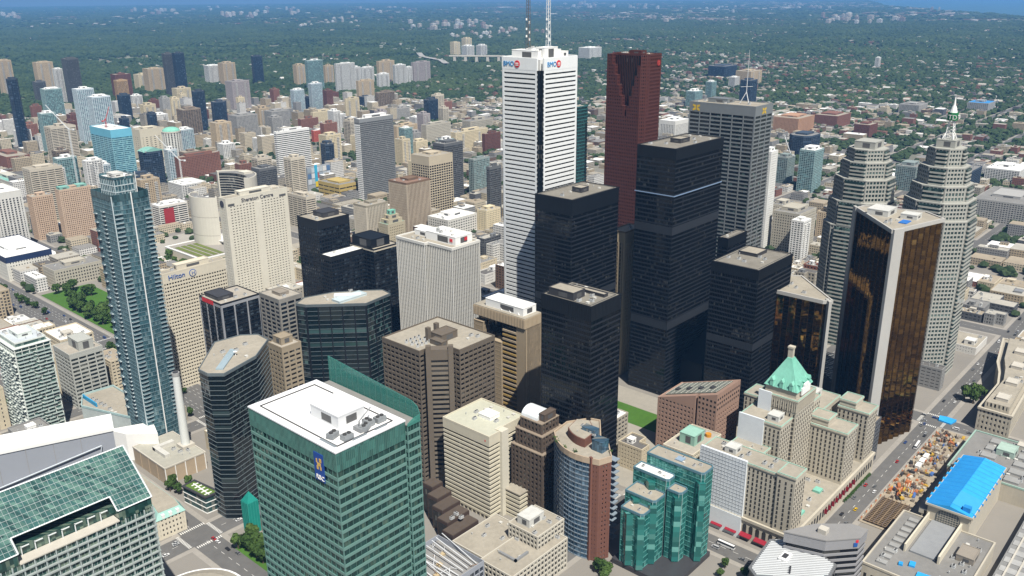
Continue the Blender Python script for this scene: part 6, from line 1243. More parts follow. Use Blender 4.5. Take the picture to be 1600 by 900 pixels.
# ---------------------------------------------------------------- grey buildings bottom right
def ribbed_roof():
    pts = [(403.5,175),(417,150),(431,143),(443.5,144.4),(452.8,171.2),(441.3,184.4),(408.1,181.1)]
    x, y = 403.5, 143; L = [(a-x,b-y) for a, b in pts]; root = empty('ribbed_metal_roof_hall', (x,y,0), 'low hall with a ribbed grey metal octagonal roof at the bottom edge', 'building')
    part('wall', MB().prism(L, 0, 27), conc_d, root)
    part('metal_roof', MB().prism(offset(L,.6), 27, 28.2), plain('ribbed_metal',(.22,.225,.23),.45,.10,.2,metal=.4), root)
    mb = MB(); inn = offset(L,-1.0); ang = .62; u = Vector((math.cos(ang),math.sin(ang))); v = Vector((-u.y,u.x))
    for k in np.arange(-70,70,1.7):
        hits = []
        for i in range(len(inn)):
            p, q = Vector(inn[i]), Vector(inn[(i+1)%len(inn)]); dp, dq = p.dot(u)-k, q.dot(u)-k
            if dp*dq < 0: hits.append((p+(q-p)*(dp/(dp-dq))).dot(v))
        if len(hits) == 2: m_ = u*k+v*(sum(hits)/2); mb.obox((m_.x,m_.y), ang, .7, abs(hits[0]-hits[1]), 28.2, 28.65)
    part('roof_rib', mb, plain('rib_pale',(.62,.64,.65),.4,.08), root, kind='stuff')
    part('roof_well', MB().box(22,24,28.2,31,29,29.8), white_p, root); part('dark_opening', MB().box(24,25,29.8,29,28,29.9), dark_metal, root)
    for i in range(4): part('floodlight', MB().cyl(14+i*1.6,18+i*.6,28.2,30,.4,.6,8), dark_metal, root)
    part('glass_band', MB().ring(offset(L,.08), offset(L,-.3), 20, 25), black_glass, root)
ribbed_roof()
def wedge_office():
    pts = [(445.3,152.4),(461,138.4),(472,138.2),(471.2,147.7),(456.9,164),(437.8,174.6)]
    x, y = 445.3, 152.4; L = [(a-x,b-y) for a, b in pts]; root = empty('wedge_office', (x,y,0), 'grey wedge-shaped office with a red and blue emblem at the bottom right', 'office')
    gw = plain('wedge_grey',(.27,.27,.28),.7,.08); facade(root, L, 0, 33, 4.0, black_glass, (1.6,gw), None, .5, True)
    part('crown', MB().prism(offset(L,.1), 33, 39.6), gw, root); part('roof', MB().prism(offset(L,.4), 39.6, 40.4), plain('wedge_roof',(.25,.245,.24),.8,.1), root)
    part('emblem_blue', MB().obox((13.6,-12.6), -.75, 2.4, .4, 34.5, 37), blue_p, root); part('emblem_red', MB().obox((14.4,-13.0), -.75, 1.6, .5, 37, 38.8), red_p, root)
    part('stair_head', MB().box(4,2,40.4,9,7,43.4), conc, root)
wedge_office()
# ---------------------------------------------------------------- left foreground
def glass_roof_hall():
    X, Y = 60, 372; root = empty('glass_roofed_office', (X,Y,0), 'green glass office with a vast sloping gridded glass roof in the lower left corner', 'office')
    g = glass('metro_glass',(.025,.070,.060),3.9,1.7,.02,.4,(.20,.26,.20),.06,.2); fr = plain('metro_frame',(.40,.46,.45),.5,.06); wf = plain('metro_white',(.70,.73,.74),.5,.05)
    yN, zN, yS, zS, xE = 64.0, 115.0, 38.0, 94.0, 110.4
    poly = [(0,yS),(xE,yS),(xE,yN+14),(0,yN+14)]
    nx0, nx1, nd = 44, 92, 7.0                      # recessed loggia along the south edge
    poly = [(0,yS),(nx0,yS),(nx0,yS+nd),(nx1,yS+nd),(nx1,yS),(xE,yS),(xE,yN),(0,yN)]
    low = [(0,yS),(xE,yS),(xE,yN),(0,yN)]
    facade(root, low, 0, zS-6, 3.95, g, (.75,plain('metro_band',(.34,.38,.37),.5),.35), (5.1,.5,fr,.1), .9, True)
    part('thin_mullion', pierline(MB(), low, (0,1), 1.7, .12, -.9, -.7, 0, zS-6), fr, root, kind='stuff')
    part('loggia_floor', MB().box(nx0-.2,yS-.3,zS-6,nx1+.2,yS+nd,zS-5.4), conc, root)
    part('attic_storey', MB().prism(offset(poly,-.4), zS-6, zS-.3), g, root)
    for i in range(7): part('loggia_frame', MB().box(nx0+3+i*6.4,yS+nd-1.0,zS-5.4,nx0+3.4+i*6.4,yS+nd-.4,zS-.5).box(nx0+3+i*6.4,yS+nd-1.0,zS-1.0,nx0+7+i*6.4,yS+nd-.5,zS-.6), wf, root)
    sl = lambda y: zS+(zN-zS)*(y-yS)/(yN-yS)
    def pane_poly(pl, dz): return [(p[0],p[1],sl(p[1])+dz) for p in pl]
    n_ = len(poly); part('roof_glazing', MB().add(pane_poly(poly,0)+pane_poly(poly,-.5), [tuple(range(n_)),tuple(range(2*n_-1,n_-1,-1))]+[(i,n_+i,n_+(i+1)%n_,(i+1)%n_) for i in range(n_)]), glass('metro_roof_glass',(.050,.125,.115),2.4,2.4,.02,.6,(.15,.28,.23),.08,.3), root)
    bar = MB()
    for t in np.arange(0,xE+.1,2.4):
        y0 = yS+nd if nx0 < t < nx1 else yS
        bar.bar((t,y0,sl(y0)+.1),(t,yN,sl(yN)+.1),.07,4)
    for t in np.arange(yS,yN+.1,2.36):
        if t < yS+nd: bar.bar((0,t,sl(t)+.1),(nx0,t,sl(t)+.1),.11,4); bar.bar((nx1,t,sl(t)+.1),(xE,t,sl(t)+.1),.11,4)
        else: bar.bar((0,t,sl(t)+.1),(xE,t,sl(t)+.1),.11,4)
    part('glazing_bar', bar, plain('bar_grey',(.42,.47,.47),.5), root, kind='stuff')
    for a, b in zip(poly, poly[1:]+poly[:1]): part('roof_edge', MB().bar((a[0],a[1],sl(a[1])+.1),(b[0],b[1],sl(b[1])+.1),.4,4), wf, root)
    part('back_wall', MB().box(.5,yN-.02,zS-6,xE-.5,yN-.01+.4,zN-1), fr, root)
glass_roof_hall()
def white_roof_block():
    pts = [(70,558),(195,510.3),(202.4,530),(78,580)]; x, y = 70, 510; h = 90
    L = [(a-x,b-y) for a, b in pts]; root = empty('white_topped_block', (x,y,0), 'long block with a white roof and blank grey south wall behind the glass-roofed office', 'building')
    part('grey_wall', MB().prism(L, 0, h-2), plain('grey_cladding',(.30,.32,.36),.5,.06,.1), root); part('white_roof', MB().prism(offset(L,.6), h-2, h), white_p, root)
    e = (Vector(L[1])-Vector(L[0])).normalized(); nn = Vector((e.y,-e.x)); p = Vector(L[0])
    a = p+e*66+nn*1.2; b = p+e*126+nn*1.2
    part('cleaning_boom', MB().bar((a.x,a.y,66),(b.x,b.y,80),.45,5).bar((b.x,b.y,80),(b.x-2*e.x,b.y-2*e.y,70),.35,5), plain('boom_pale',(.50,.54,.58),.5), root, kind='stuff')
    jm = MB()
    for k in range(8): q = p+e*(10+k*15)+nn*.06; jm.obox((q.x,q.y), math.atan2(e.y,e.x), .15, .12, 0, h-2)
    part('cladding_joint', jm, conc_d, root, kind='stuff')
white_roof_block()
def balcony_condo():
    x, y, wx, wy, h = G['condoL']; root = empty('balcony_condo', (x,y,0), 'pale green glass condominium ringed with white balconies, left edge', 'tower')
    g = glass('balcony_glass',(.055,.105,.095),3.0,2.2,.03,.45,(.26,.34,.31)); wf = plain('balcony_white',(.62,.66,.62),.6,.06)
    facade(root, rect(wx,wy), 0, h-4, 3.0, g, (.35,wf,.1), (5.5,.4,wf,.1), .6, True)
    rd = random.Random(3)
    ms = []
    for L_ in (4.2,7.4,11.0):
        me = MB().box(0,-1.6,0,L_,0,.28).box(0,-1.6,.28,L_,-1.5,1.25,1).mesh('balcony'); me.materials.append(wf); me.materials.append(plain('balcony_rail',(.40,.50,.47),.25,.1,spec=.6)); ms.append((L_,me))
    for i in range(1,int((h-5)/3.0)):
        t = rd.uniform(0,2)
        while t < wx-4.5:
            L_, me = rd.choice([m_ for m_ in ms if m_[0] < wx-t]); link('balcony', me, [], root, (t,0,i*3.0)); t += L_+rd.uniform(.8,3.2)
        t = wy-1
        while t > 5:
            L_, me = rd.choice([m_ for m_ in ms if m_[0] < t]); link('balcony', me, [], root, (0,t,i*3.0), -math.pi/2); t -= L_+rd.uniform(1,4)
    part('crown', MB().prism(rect(wx+1.2,wy+1.2,-.6,-.6), h-4, h-3.5), wf, root); facade(root, rect(wx-4,wy-4,2,2), h-3.5, h, 3.5, g, (.5,wf), None, .3, False); roofing(root, rect(wx-4.2,wy-4.2,2.1,2.1), h, plain('roof_bluegrey',(.48,.52,.55),.8,.12), wf, .6)
    house_box(root, 'penthouse', wx*.3,wy*.3,wx*.7,wy*.75,h+.1,h+4,wf); clutter(root, 3,3,wx-3,wy-3,h+.1,6,15,avoid=[(wx*.3-2,wy*.3-2,wx*.7+2,wy*.75+2)])
balcony_condo()
tower('grey_office','grey concrete office with rows of dark windows behind the balconied condominium','office',G['greyoff'][:4],G['greyoff'][4],3.6,glass('greyoff_glass',(.03,.04,.04),3.6,2.2),(1.5,plain('greyoff',(.40,.41,.38),.85,.1)),(6.5,1.0,plain('greyoff',(.40,.41,.38),.85,.1),.08),top=(4,plain('greyoff',(.40,.41,.38),.85,.1)),pent=[(.35,.1,.8,.75,9,plain('greyoff',(.40,.41,.38),.85,.1))],nclut=5)
def substation():
    root = empty('substation', (249,569,0), 'low tan brick substation with ducts on its roof under a tall white chimney', 'building')
    tb = plain('tan_brick',(.40,.32,.23),.9,.12,.4); wf = white_p
    part('wall', MB().box(0,0,0,33,50,13.5), tb, root); part('coping', MB().ring(rect(33.6,50.6,-.3,-.3), rect(32,49,.5,.5), 13.3, 14.4), conc, root); part('roof', MB().box(.5,.5,13.4,32.5,49.5,13.8), plain('sub_roof',(.36,.35,.30),.95,.2), root)
    for t in (0,8,16,24,32): part('wall_rib', MB().box(t-.15,-.35,0,t+.45,.1,13.3), white_p, root)
    for t in (12,25,38): part('wall_rib', MB().box(-.35,t,0,.1,t+.5,13.3), tb, root)
    part('duct', MB().box(8,14,13.8,12,34,16.5).box(8,30,13.8,24,34,16.6), plain('duct_pale',(.55,.54,.50),.6), root, kind='stuff'); clutter(root, 14,4,30,26,13.8,6,16)
    q = empty('chimney_stack', (277,589,13.9), 'tall slender white chimney stack rising from the substation', 'chimney'); part('shaft', MB().cyl(0,0,0,60,3.4,2.7,20), plain('chimney_white',(.66,.68,.66),.7,.06,.1,streak=.06), q); part('rim', MB().cyl(0,0,60,62.5,2.9,2.9,20), plain('rim_grey',(.35,.35,.34),.7), q); part('flue', MB().cyl(0,0,62.5,62.7,2.2,2.2,16), dark_metal, q); part('plinth', MB().box(-5,-5,-.1,5,5,2.5), conc, q)
substation()
def corner_house():
    root = empty('heritage_block', (211,507,0), 'small cream stone corner building with a mint green mansard roof', 'building')
    pl = [(0,0),(19.5,-1.4),(21.5,10),(21,62),(12,62)]; facade(root, pl, 0, 15, 3.8, plain('hotel_pane',(.030,.028,.026),.25,.2,.6,spec=.5), (1.9,cream), (2.6,1.5,cream,.06), .4, True)
    part('mansard', MB().add([(p[0],p[1],15) for p in offset(pl,.5)]+[(p[0],p[1],19) for p in offset(pl,-2.2)], [(i,(i+1)%5,5+(i+1)%5,5+i) for i in range(5)]+[tuple(range(5,10)),(4,3,2,1,0)]), plain('mint_roof',(.30,.50,.45),.7,.15), root)
    part('flat_roof', MB().prism(offset(pl,-2.6), 18.8, 19.3), roof_tan, root)
    for i in range(3): part('dormer', MB().box(4+i*5,-.6-i*.35,15.4,6+i*5,2,18), white_p, root)
corner_house()
def glass_pavilion():
    root = empty('glass_pavilion', (246,511,0), 'low glass pavilion with a planted green roof at the foot of the dark faceted tower', 'building')
    pl = [(3,1),(14,0),(10,28),(0,27)]; facade(root, pl, 0, 12.5, 4, glass('pavilion_glass',(.04,.09,.09),4,2), (.5,white_p), None, .3, True); part('roof', MB().ring(offset(pl,.4), offset(pl,-1.2), 12.5, 13.6), dark_metal, root); part('green_bed', MB().prism(offset(pl,-1.21), 12.4, 13.2), plain('sedum_bright',(.10,.17,.03),.95,.3,.6), root)
    for i in range(5): part('planter_strip', MB().box(4.5,4+i*4.4,13.2,10,4.9+i*4.4,13.5), white_p, root)
    part('planter_spine', MB().box(6.6,2.5,13.2,7.4,24,13.52), white_p, root)
glass_pavilion()
def disc_hall():
    root = empty('round_concert_hall', (186,410,0), 'round concert hall roof just entering the bottom edge', 'building')
    part('drum', MB().cyl(0,0,0,19,30,27,40), conc, root); part('roof', MB().cyl(0,0,19,22,27.5,20,40).cyl(0,0,22,23,20,4,40), roof_tan, root); part('rim', MB().cyl(0,0,18.4,19.2,28.2,28.2,40), white_p, root)
disc_hall()
def wrapped_church():
    root = empty('wrapped_church_tower', (259,470,0), 'church tower wrapped in teal netting beside the green bank tower', 'church tower')
    part('netting', MB().box(-4,-4,0,4,4,24).add([(-4,-4,24),(4,-4,24),(4,4,24),(-4,4,24),(0,0,31)], [(0,1,4),(1,2,4),(2,3,4),(3,0,4)]), plain('teal_net',(.01,.22,.18),.8,.2,.4), root)
    part('pole_grid', pierline(MB(), rect(8,8,-4,-4), None, 2, .14, .02, .14, 0, 24.5), plain('teal_pole',(.05,.34,.28),.6), root, kind='stuff'); part('nave', MB().box(4.05,-7,0,26,7,10), plain('church_stone',(.25,.21,.17),.9), root); part('nave_roof', MB().add([(4.05,-7.6,10),(26.5,-7.6,10),(26.5,7.6,10),(4.05,7.6,10),(4.05,0,17),(26.5,0,17)], [(0,1,5,4),(2,3,4,5),(1,2,5),(3,0,4)]), plain('slate',(.10,.10,.11),.8), root)
wrapped_church()
# ---------------------------------------------------------------- low buildings at the bottom centre
def grid_office():
    root = empty('grid_office', (316,284,0), 'low beige office of square window grids with plant on a tan roof, bottom centre', 'office')
    g = glass('grid_glass',(.03,.035,.04),3.6,3.0); bg3 = plain('grid_beige',(.50,.47,.40),.9,.08)
    for x0, y0, x1, y1, h in ((0,0,52,26,22),(4,26.02,44,54,20),(30,6,56,30,31)):
        q = empty_part(root, 'block'); facade(q, rect(x1-x0,y1-y0,x0,y0), 0, h, 3.6, g, (1.1,bg3), (3.2,.9,bg3,.05), .5, False); roofing(q, rect(x1-x0+.2,y1-y0+.2,x0-.1,y0-.1), h, roof_tan, bg3, .7); clutter(q, x0,y0,x1,y1,h+.1,7,int(h),s=.9)
    house_box(root, 'penthouse', 34,16,48,26,31.1,37,plain('plant_pale',(.55,.55,.52),.7)); part('hvac_duct', MB().box(12,8,22.1,13.4,22,23.6).box(12,8,22.1,24,9.4,23.6), grey_st, root, kind='stuff')
grid_office()
def steel_frame():
    root = empty('steel_framed_building', (252,300,0), 'unfinished grey building with exposed roof steelwork at the bottom edge', 'building')
    gs = plain('frame_grey',(.30,.32,.36),.6,.1); pl = rect(57,39); facade(root, pl, 0, 27, 3.9, glass('frame_glass',(.05,.06,.08),3.9,2), (.8,gs), (4,.5,gs,.1), .5, True)
    part('deck', MB().prism(offset(pl,-.6), 26.6, 27.2), plain('deck_ply',(.25,.245,.235),.9,.3), root); part('screen', MB().ring(pl, offset(pl,-.4), 27, 30.4), gs, root)
    rd = random.Random(2)
    for i in range(15): part('steel_beam', MB().bar((2+i*3.7,3,28+rd.uniform(0,2)),(3+i*3.7+rd.uniform(-3,3),36,30+rd.uniform(0,2.5)),.3,4), steel_w, root)
    for i in range(40): a = (rd.uniform(4,52),rd.uniform(4,35),28.0); part('steel_strut', MB().bar(a,(a[0]+rd.uniform(-5,5),a[1]+rd.uniform(-4,4),28+rd.uniform(1,5)),.18,4), steel_w if i%3 else plain('strut_rust',(.28,.15,.08),.7), root)
    for i in range(6): part('pallet', MB().box(6+i*8,12+(i%3)*6,27.2,9+i*8,15+(i%3)*6,28.4), plain('pallet_wood',(.45,.36,.22),.9), root)
steel_frame()
def brown_steps():
    root = empty('brown_stepped_block', (330,350,0), 'dark brown low block stepping down in saw-tooth bays right of the green bank tower', 'building')
    bc = plain('brown_brick_dark',(.060,.040,.032),.85,.12)
    for i in range(5): q = part('step_bay', MB().box(2+i*5,i*10,0,26+i*1.5,i*10+9.98,12+i*2.6), bc, root); part('step_roof', MB().box(2.2+i*5,i*10+.2,12+i*2.6,25.8+i*1.5,i*10+9.7,12.5+i*2.6), plain('roof_umber',(.085,.066,.052),.95,.25), q); part('step_glazing', MB().box(1.9+i*5,i*10+1,2,2.05+i*5,i*10+9,10+i*2.4), black_glass, q)
    clutter(root, 10,4,22,16,15.5,3,19)
brown_steps()

# ---------------------------------------------------------------- middle-distance towers
STY = {  # glass colour, blind share, band (height, colour), pier (spacing, width), floor height, roof, crown height
 'tanw':((.05,.045,.04),.3,(1.4,(.48,.385,.265)),(3.6,1.5),3.0,'tan',2), 'navy':((.014,.028,.050),.15,(.7,(.045,.065,.095)),(4.5,.3),3.6,'grey',3),
 'white':((.06,.065,.07),.35,(1.1,(.62,.62,.60)),(4.5,1.2),2.9,'white',2), 'charcoal':((.025,.028,.032),.15,(1.0,(.11,.115,.12)),(3,.5),3.4,'grey',4),
 'teal':((.045,.105,.11),.3,(.7,(.26,.36,.36)),(4,.5),3.1,'white',3), 'paleblue':((.06,.13,.17),.3,(.8,(.50,.57,.61)),(4.5,.9),3.0,'white',3),
 'brickdark':((.03,.03,.03),.2,(1.5,(.15,.065,.05)),(3.6,1.5),3.1,'tan',2), 'orange':((.05,.05,.05),.2,(1.0,(.50,.33,.17)),(5,1.2),3.1,'tan',4),
 'cream':((.05,.05,.045),.3,(1.5,(.60,.52,.36)),(3.6,1.6),3.1,'tan',2), 'mauve':((.05,.05,.055),.3,(1.3,(.40,.36,.36)),(3.2,1.2),2.9,'grey',2),
 'brownband':((.03,.028,.025),.2,(1.2,(.22,.175,.135)),(7,.8),3.2,'tan',3), 'greyw':((.04,.042,.045),.3,(1.4,(.36,.355,.34)),(3.8,1.3),3.1,'grey',2),
 'creamblank':((.05,.05,.045),.2,(2.9,(.60,.55,.43)),(9,5),4.5,'tan',20), 'skyblue':((.05,.17,.24),.2,(1.4,(.25,.46,.52)),(16,.5),3.6,'white',14),
 'creamband':((.035,.034,.03),.2,(1.7,(.54,.49,.40)),(12,.8),3.3,'tan',4), 'whitecol':((.04,.042,.045),.2,(.8,(.62,.61,.57)),(4.6,2.3),3.2,'white',9),
 'peachw':((.06,.05,.045),.3,(1.3,(.56,.42,.31)),(2.8,1.3),3.0,'tan',2), 'navytop':((.04,.04,.04),.3,(2.2,(.56,.55,.50)),(3.4,2.0),4,'white',7),
 'stone':((.035,.034,.03),.2,(1.9,(.44,.41,.34)),(3.4,1.7),3.8,'grey',3), 'brick':((.035,.032,.03),.3,(1.5,(.24,.115,.085)),(3.4,1.6),3.0,'tan',1.5),
 'redband':((.03,.03,.03),.2,(1.3,(.62,.60,.56)),(18,.6),3.3,'white',3), 'tealroof':((.04,.05,.05),.2,(1.8,(.48,.46,.40)),(4,1.5),4,'teal',2),
 'brickred':((.03,.03,.03),.2,(1.9,(.42,.10,.07)),(4,2),3.4,'white',3), 'whiteband':((.025,.028,.03),.15,(1.9,(.72,.72,.70)),None,3.7,'white',4),
 'greyband':((.03,.033,.036),.25,(1.1,(.22,.23,.235)),(2.2,.35),3.4,'white',6), 'creamdeep':((.02,.018,.015),.1,(1.3,(.44,.38,.28)),(5.2,1.0),4.0,'tan',14),
 'finbrown':((.05,.035,.025),.2,(.5,(.20,.13,.085)),(2.6,1.1),3.7,'brown',2), 'fincream':((.05,.045,.04),.2,(.5,(.30,.27,.21)),(2.6,1.2),3.7,'tan',2),
 'stonegreen':((.03,.03,.03),.2,(2.0,(.44,.39,.28)),(3.2,1.9),3.8,'teal',4), 'tealbrick':((.045,.095,.10),.3,(.8,(.24,.29,.28)),(3.6,.9),3.1,'grey',2),
 'peachbrick':((.04,.035,.03),.3,(1.4,(.42,.25,.16)),(3.6,1.6),3.0,'tan',2), 'whitegrid':((.04,.042,.045),.2,(1.5,(.66,.66,.63)),(2.6,1.3),3.3,'white',3),
 'yellow':((.05,.045,.03),.1,(4.4,(.50,.38,.14)),(14,1),6,'grey',5), 'blueroof':((.04,.05,.06),.2,(1.9,(.35,.36,.36)),(5,1.4),3.6,'blue',2), 'roofy':((.03,.03,.03),.2,(2.0,(.55,.54,.50)),(5,2),4,'white',3)}
RM = {'tan':roof_tan, 'grey':roof_grey, 'white':roof_white, 'brown':roof_brown, 'teal':plain('roof_teal',(.22,.44,.38),.7,.2), 'blue':plain('roof_blue',(.05,.26,.58),.5,.1)}
KIND = {'white':'apartment_tower','tanw':'apartment_tower','paleblue':'condo_tower','teal':'condo_tower','navy':'glass_tower','charcoal':'office_tower','brick':'brick_block','brickdark':'brick_block'}
MR = {}
def mid_tower(t):
    x, y, wx, wy, h, st, lab = t; gc, bl, band, pier, fh, rf, crown = STY[st]; rd = random.Random(hash_(lab)); d = math.hypot(x, y)
    j = 1+rd.uniform(-.10,.10); bc = tuple(min(.85, c*j) for c in band[1]); bm_ = plain('mid_'+st+str(int(j*20)), bc, .85, .10, .1, streak=.05)
    gm = glass('mid_glass_'+st, gc, fh, 3.0, .015, bl, tuple(min(.5,c*4+.05) for c in gc), .08, .15)
    name = KIND.get(st, 'office_tower' if h > 40 else 'low_office'); root = empty(name, (x,y,0), lab, 'tower' if h > 40 else 'building')
    crown = min(crown, h*.25); poly = rect(wx,wy)
    if st == 'navy' and rd.random() < .5: c = min(wx,wy)*.25; poly = [(c,0),(wx-c,0),(wx,c),(wx,wy-c),(wx-c,wy),(c,wy),(0,wy-c),(0,c)]
    pm_ = plain('mid_pier_'+st, {'finbrown':(.46,.39,.30),'fincream':(.54,.49,.40)}[st], .85, .1) if st.startswith('fin') else bm_
    facade(root, poly, 0, h-crown, fh, gm, (band[0],bm_), (pier[0],pier[1],pm_,.4 if st.startswith('fin') else .08) if pier else None, .5, d < 1250)
    cm = bm_
    if st == 'navytop': cm = plain('navy_top',(.02,.035,.09),.4)
    if st == 'skyblue': cm = plain('sky_wrap',(.16,.46,.60),.5,.1)
    part('crown', MB().prism(offset(poly,.06), h-crown, h-.01), cm, root); roofing(root, offset(poly,.1), h, RM[rf], cm, .8)
    k = rd.uniform(.2,.35); house_box(root, 'penthouse', wx*k, wy*k, wx*(1-k*.8), wy*(1-k*.7), h+.1, h+rd.uniform(3,6), white_p if rf == 'white' else bm_)
    if st in ('white','tanw','mauve','cream') and h > 40:       # balcony strips up the south face
        mb = MB()
        for u in (.2,.7):
            for i in range(1,int((h-crown)/fh)): mb.box(wx*u,-1.3,i*fh,wx*u+min(6,wx*.16),-.02,i*fh+1.2)
        part('balcony', mb, plain('mid_balcony',(.55,.54,.51),.8), root, kind='stuff')
    if d < 2000: clutter(root, 1,1,wx-1,wy-1,h+.1,int(rd.uniform(2,6)),hash_(lab),avoid=[(wx*k-2,wy*k-2,wx*(1-k*.8)+2,wy*(1-k*.7)+2)])
    MR[lab] = (root, wx, wy, h); return root
for t in MID: mid_tower(t)
def deco(key, f):
    for lab, v in MR.items():
        if key in lab: f(*v)
def vaulted(root, wx, wy, h):
    n_ = 8; pr = [(wx*i/n_, 6*math.sin(math.pi*i/n_)) for i in range(n_+1)]
    part('curved_roof', MB().add([(p[0],wy*.1,h+p[1]) for p in pr]+[(p[0],wy*.9,h+p[1]) for p in pr], [(i,i+1,n_+2+i,n_+1+i) for i in range(n_)]+[tuple(range(n_,-1,-1)),tuple(range(n_+1,2*n_+2))]), RM['teal'], root)
deco('teal curved roof', vaulted)
deco('red panel', lambda r_, wx, wy, h: part('red_panel', MB().box(wx*.15,-.3,4,wx*.5,.3,h-5), plain('panel_red',(.30,.03,.035),.6), r_))
deco('white banded west edge', lambda r_, wx, wy, h: [part('white_band', MB().box(-.5,-.4,i*3.4,.3,wy+.1,i*3.4+1.9), white_p, r_) for i in range(int((h-6)/3.4))])
deco('teal caps', lambda r_, wx, wy, h: [house_box(r_, 'teal_cap', a*wx, .1*wy, (a+.3)*wx, .9*wy, h, h+4, RM['teal']) for a in (.05,.6)])
deco('green stepped top', lambda r_, wx, wy, h: [house_box(r_, 'stepped_top', wx*(.1+.12*k), wy*(.1+.12*k), wx*(.9-.12*k), wy*(.9-.12*k), h+6*k+.2, h+6*k+6.2, plain('old_stone',(.44,.39,.28),.9) if k < 2 else copper) for k in range(3)])
# slim stone bank tower between the black ones
x, y, wx, wy, h = G['ccn']; r_ = tower('stone_bank_tower','old tan stone bank tower glimpsed between two black steel towers','tower',(x,y,wx,wy),h,3.8,glass('old_bank_glass',(.05,.04,.03),3.8,2.6),(1.2,plain('bank_spandrel',(.28,.22,.15),.9)),(2.9,1.5,plain('bank_stone',(.46,.38,.26),.9,.1,streak=.08),.5),top=(10,plain('bank_stone',(.46,.38,.26),.9,.1,streak=.08)),nclut=2)
# round office with a green dome
def green_dome():
    root = empty('domed_round_tower', (886,1746,0), 'round pale tower under a green dome behind the dark octagonal office', 'tower'); n_ = 20; r_ = 19
    pl = [(r_*math.cos(2*math.pi*i/n_), r_*math.sin(2*math.pi*i/n_)) for i in range(n_)]
    facade(root, pl, 0, 74, 3.6, glass('dome_glass',(.03,.05,.05),3.6,2), (.9,conc), (5.6,1.6,plain('dome_pier',(.60,.60,.56),.8),.4), .5, False); part('cornice', MB().prism(offset(pl,.8), 74, 77), conc, root)
    d = MB(); m_ = 5
    for k in range(m_+1):
        a = math.pi/2*k/m_; d.v += [(p[0]*math.cos(a)*.94, p[1]*math.cos(a)*.94, 77+8*math.sin(a)) for p in pl]
    for k in range(m_):
        for i in range(n_): d.f.append((k*n_+i, k*n_+(i+1)%n_, (k+1)*n_+(i+1)%n_, (k+1)*n_+i)); d.m.append(0)
    part('dome', d, copper, root)
green_dome()
# church with a copper spire, right
def church():
    root = empty('cathedral', (1231,471,0), 'tan church with a tall green copper spire near the stepped towers', 'church'); cs = plain('church_tan',(.46,.36,.20),.9,.12,.3)
    part('tower', MB().box(-5,-5,0,5,5,42), cs, root); part('belfry', MB().box(-4.3,-4.3,42,4.3,4.3,58), cs, root)
    part('spire', MB().add([(-4,-4,58),(4,-4,58),(4,4,58),(-4,4,58),(0,0,101)], [(0,1,4),(1,2,4),(2,3,4),(3,0,4)]), plain('spire_green',(.16,.42,.33),.7,.15), root)
    for a, b in ((-1,-1),(1,-1),(1,1),(-1,1)): part('pinnacle', MB().box(a*4.4-.7,b*4.4-.7,56,a*4.4+.7,b*4.4+.7,62).add([(a*4.4-.7,b*4.4-.7,62),(a*4.4+.7,b*4.4-.7,62),(a*4.4+.7,b*4.4+.7,62),(a*4.4-.7,b*4.4+.7,62),(a*4.4,b*4.4,68)], [(0,1,4),(1,2,4),(2,3,4),(3,0,4)]), cs, root)
    part('nave', MB().box(5.05,-9,0,48,9,14), cs, root); part('nave_roof', MB().add([(5,-9.6,14),(48.6,-9.6,14),(48.6,9.6,14),(5,9.6,14),(5,0,25),(48.6,0,25)], [(0,1,5,4),(2,3,4,5),(1,2,5),(3,0,4)]), plain('slate_roof',(.16,.19,.18),.8), root)
    for i in range(4): part('window', MB().box(-5.1,-1.2,8+i*8,-4.9,1.2,13+i*8), plain('hotel_pane',(.030,.028,.026),.25,.2,.6,spec=.5), root)
church()
# video billboards by the square
def billboards():
    root = empty('billboard_tower', (925,1330,0), 'cluster of bright advertising screens behind the yellow shopping hall', 'billboard')
    part('frame', MB().box(0,0,0,52,6,44), plain('bill_frame',(.30,.32,.34),.6), root)
    cols = [(.55,.60,.66),(.50,.55,.58),(.30,.36,.42),(.45,.12,.12),(.62,.64,.66),(.10,.18,.32),(.60,.60,.58),(.42,.46,.48)]; rd = random.Random(8); k = 0
    for i in range(6):
        for j in range(3): part('screen_panel', MB().box(1+i*8.6,-.6,12+j*10.6,8.6+i*8.6,.02,21+j*10.6), plain('bill_%d'%((k*5)%8), cols[(k*5)%8], .5, .3, .12), root); k += 1
    part('tall_screen', MB().box(16,-1.4,6,22,-.62,47), plain('bill_sky',(.05,.38,.58),.5,.1), root); part('tall_base', MB().box(16,-1.4,6,22.1,-1.45,16), plain('bill_yellow',(.66,.48,.02),.5), root)
billboards()
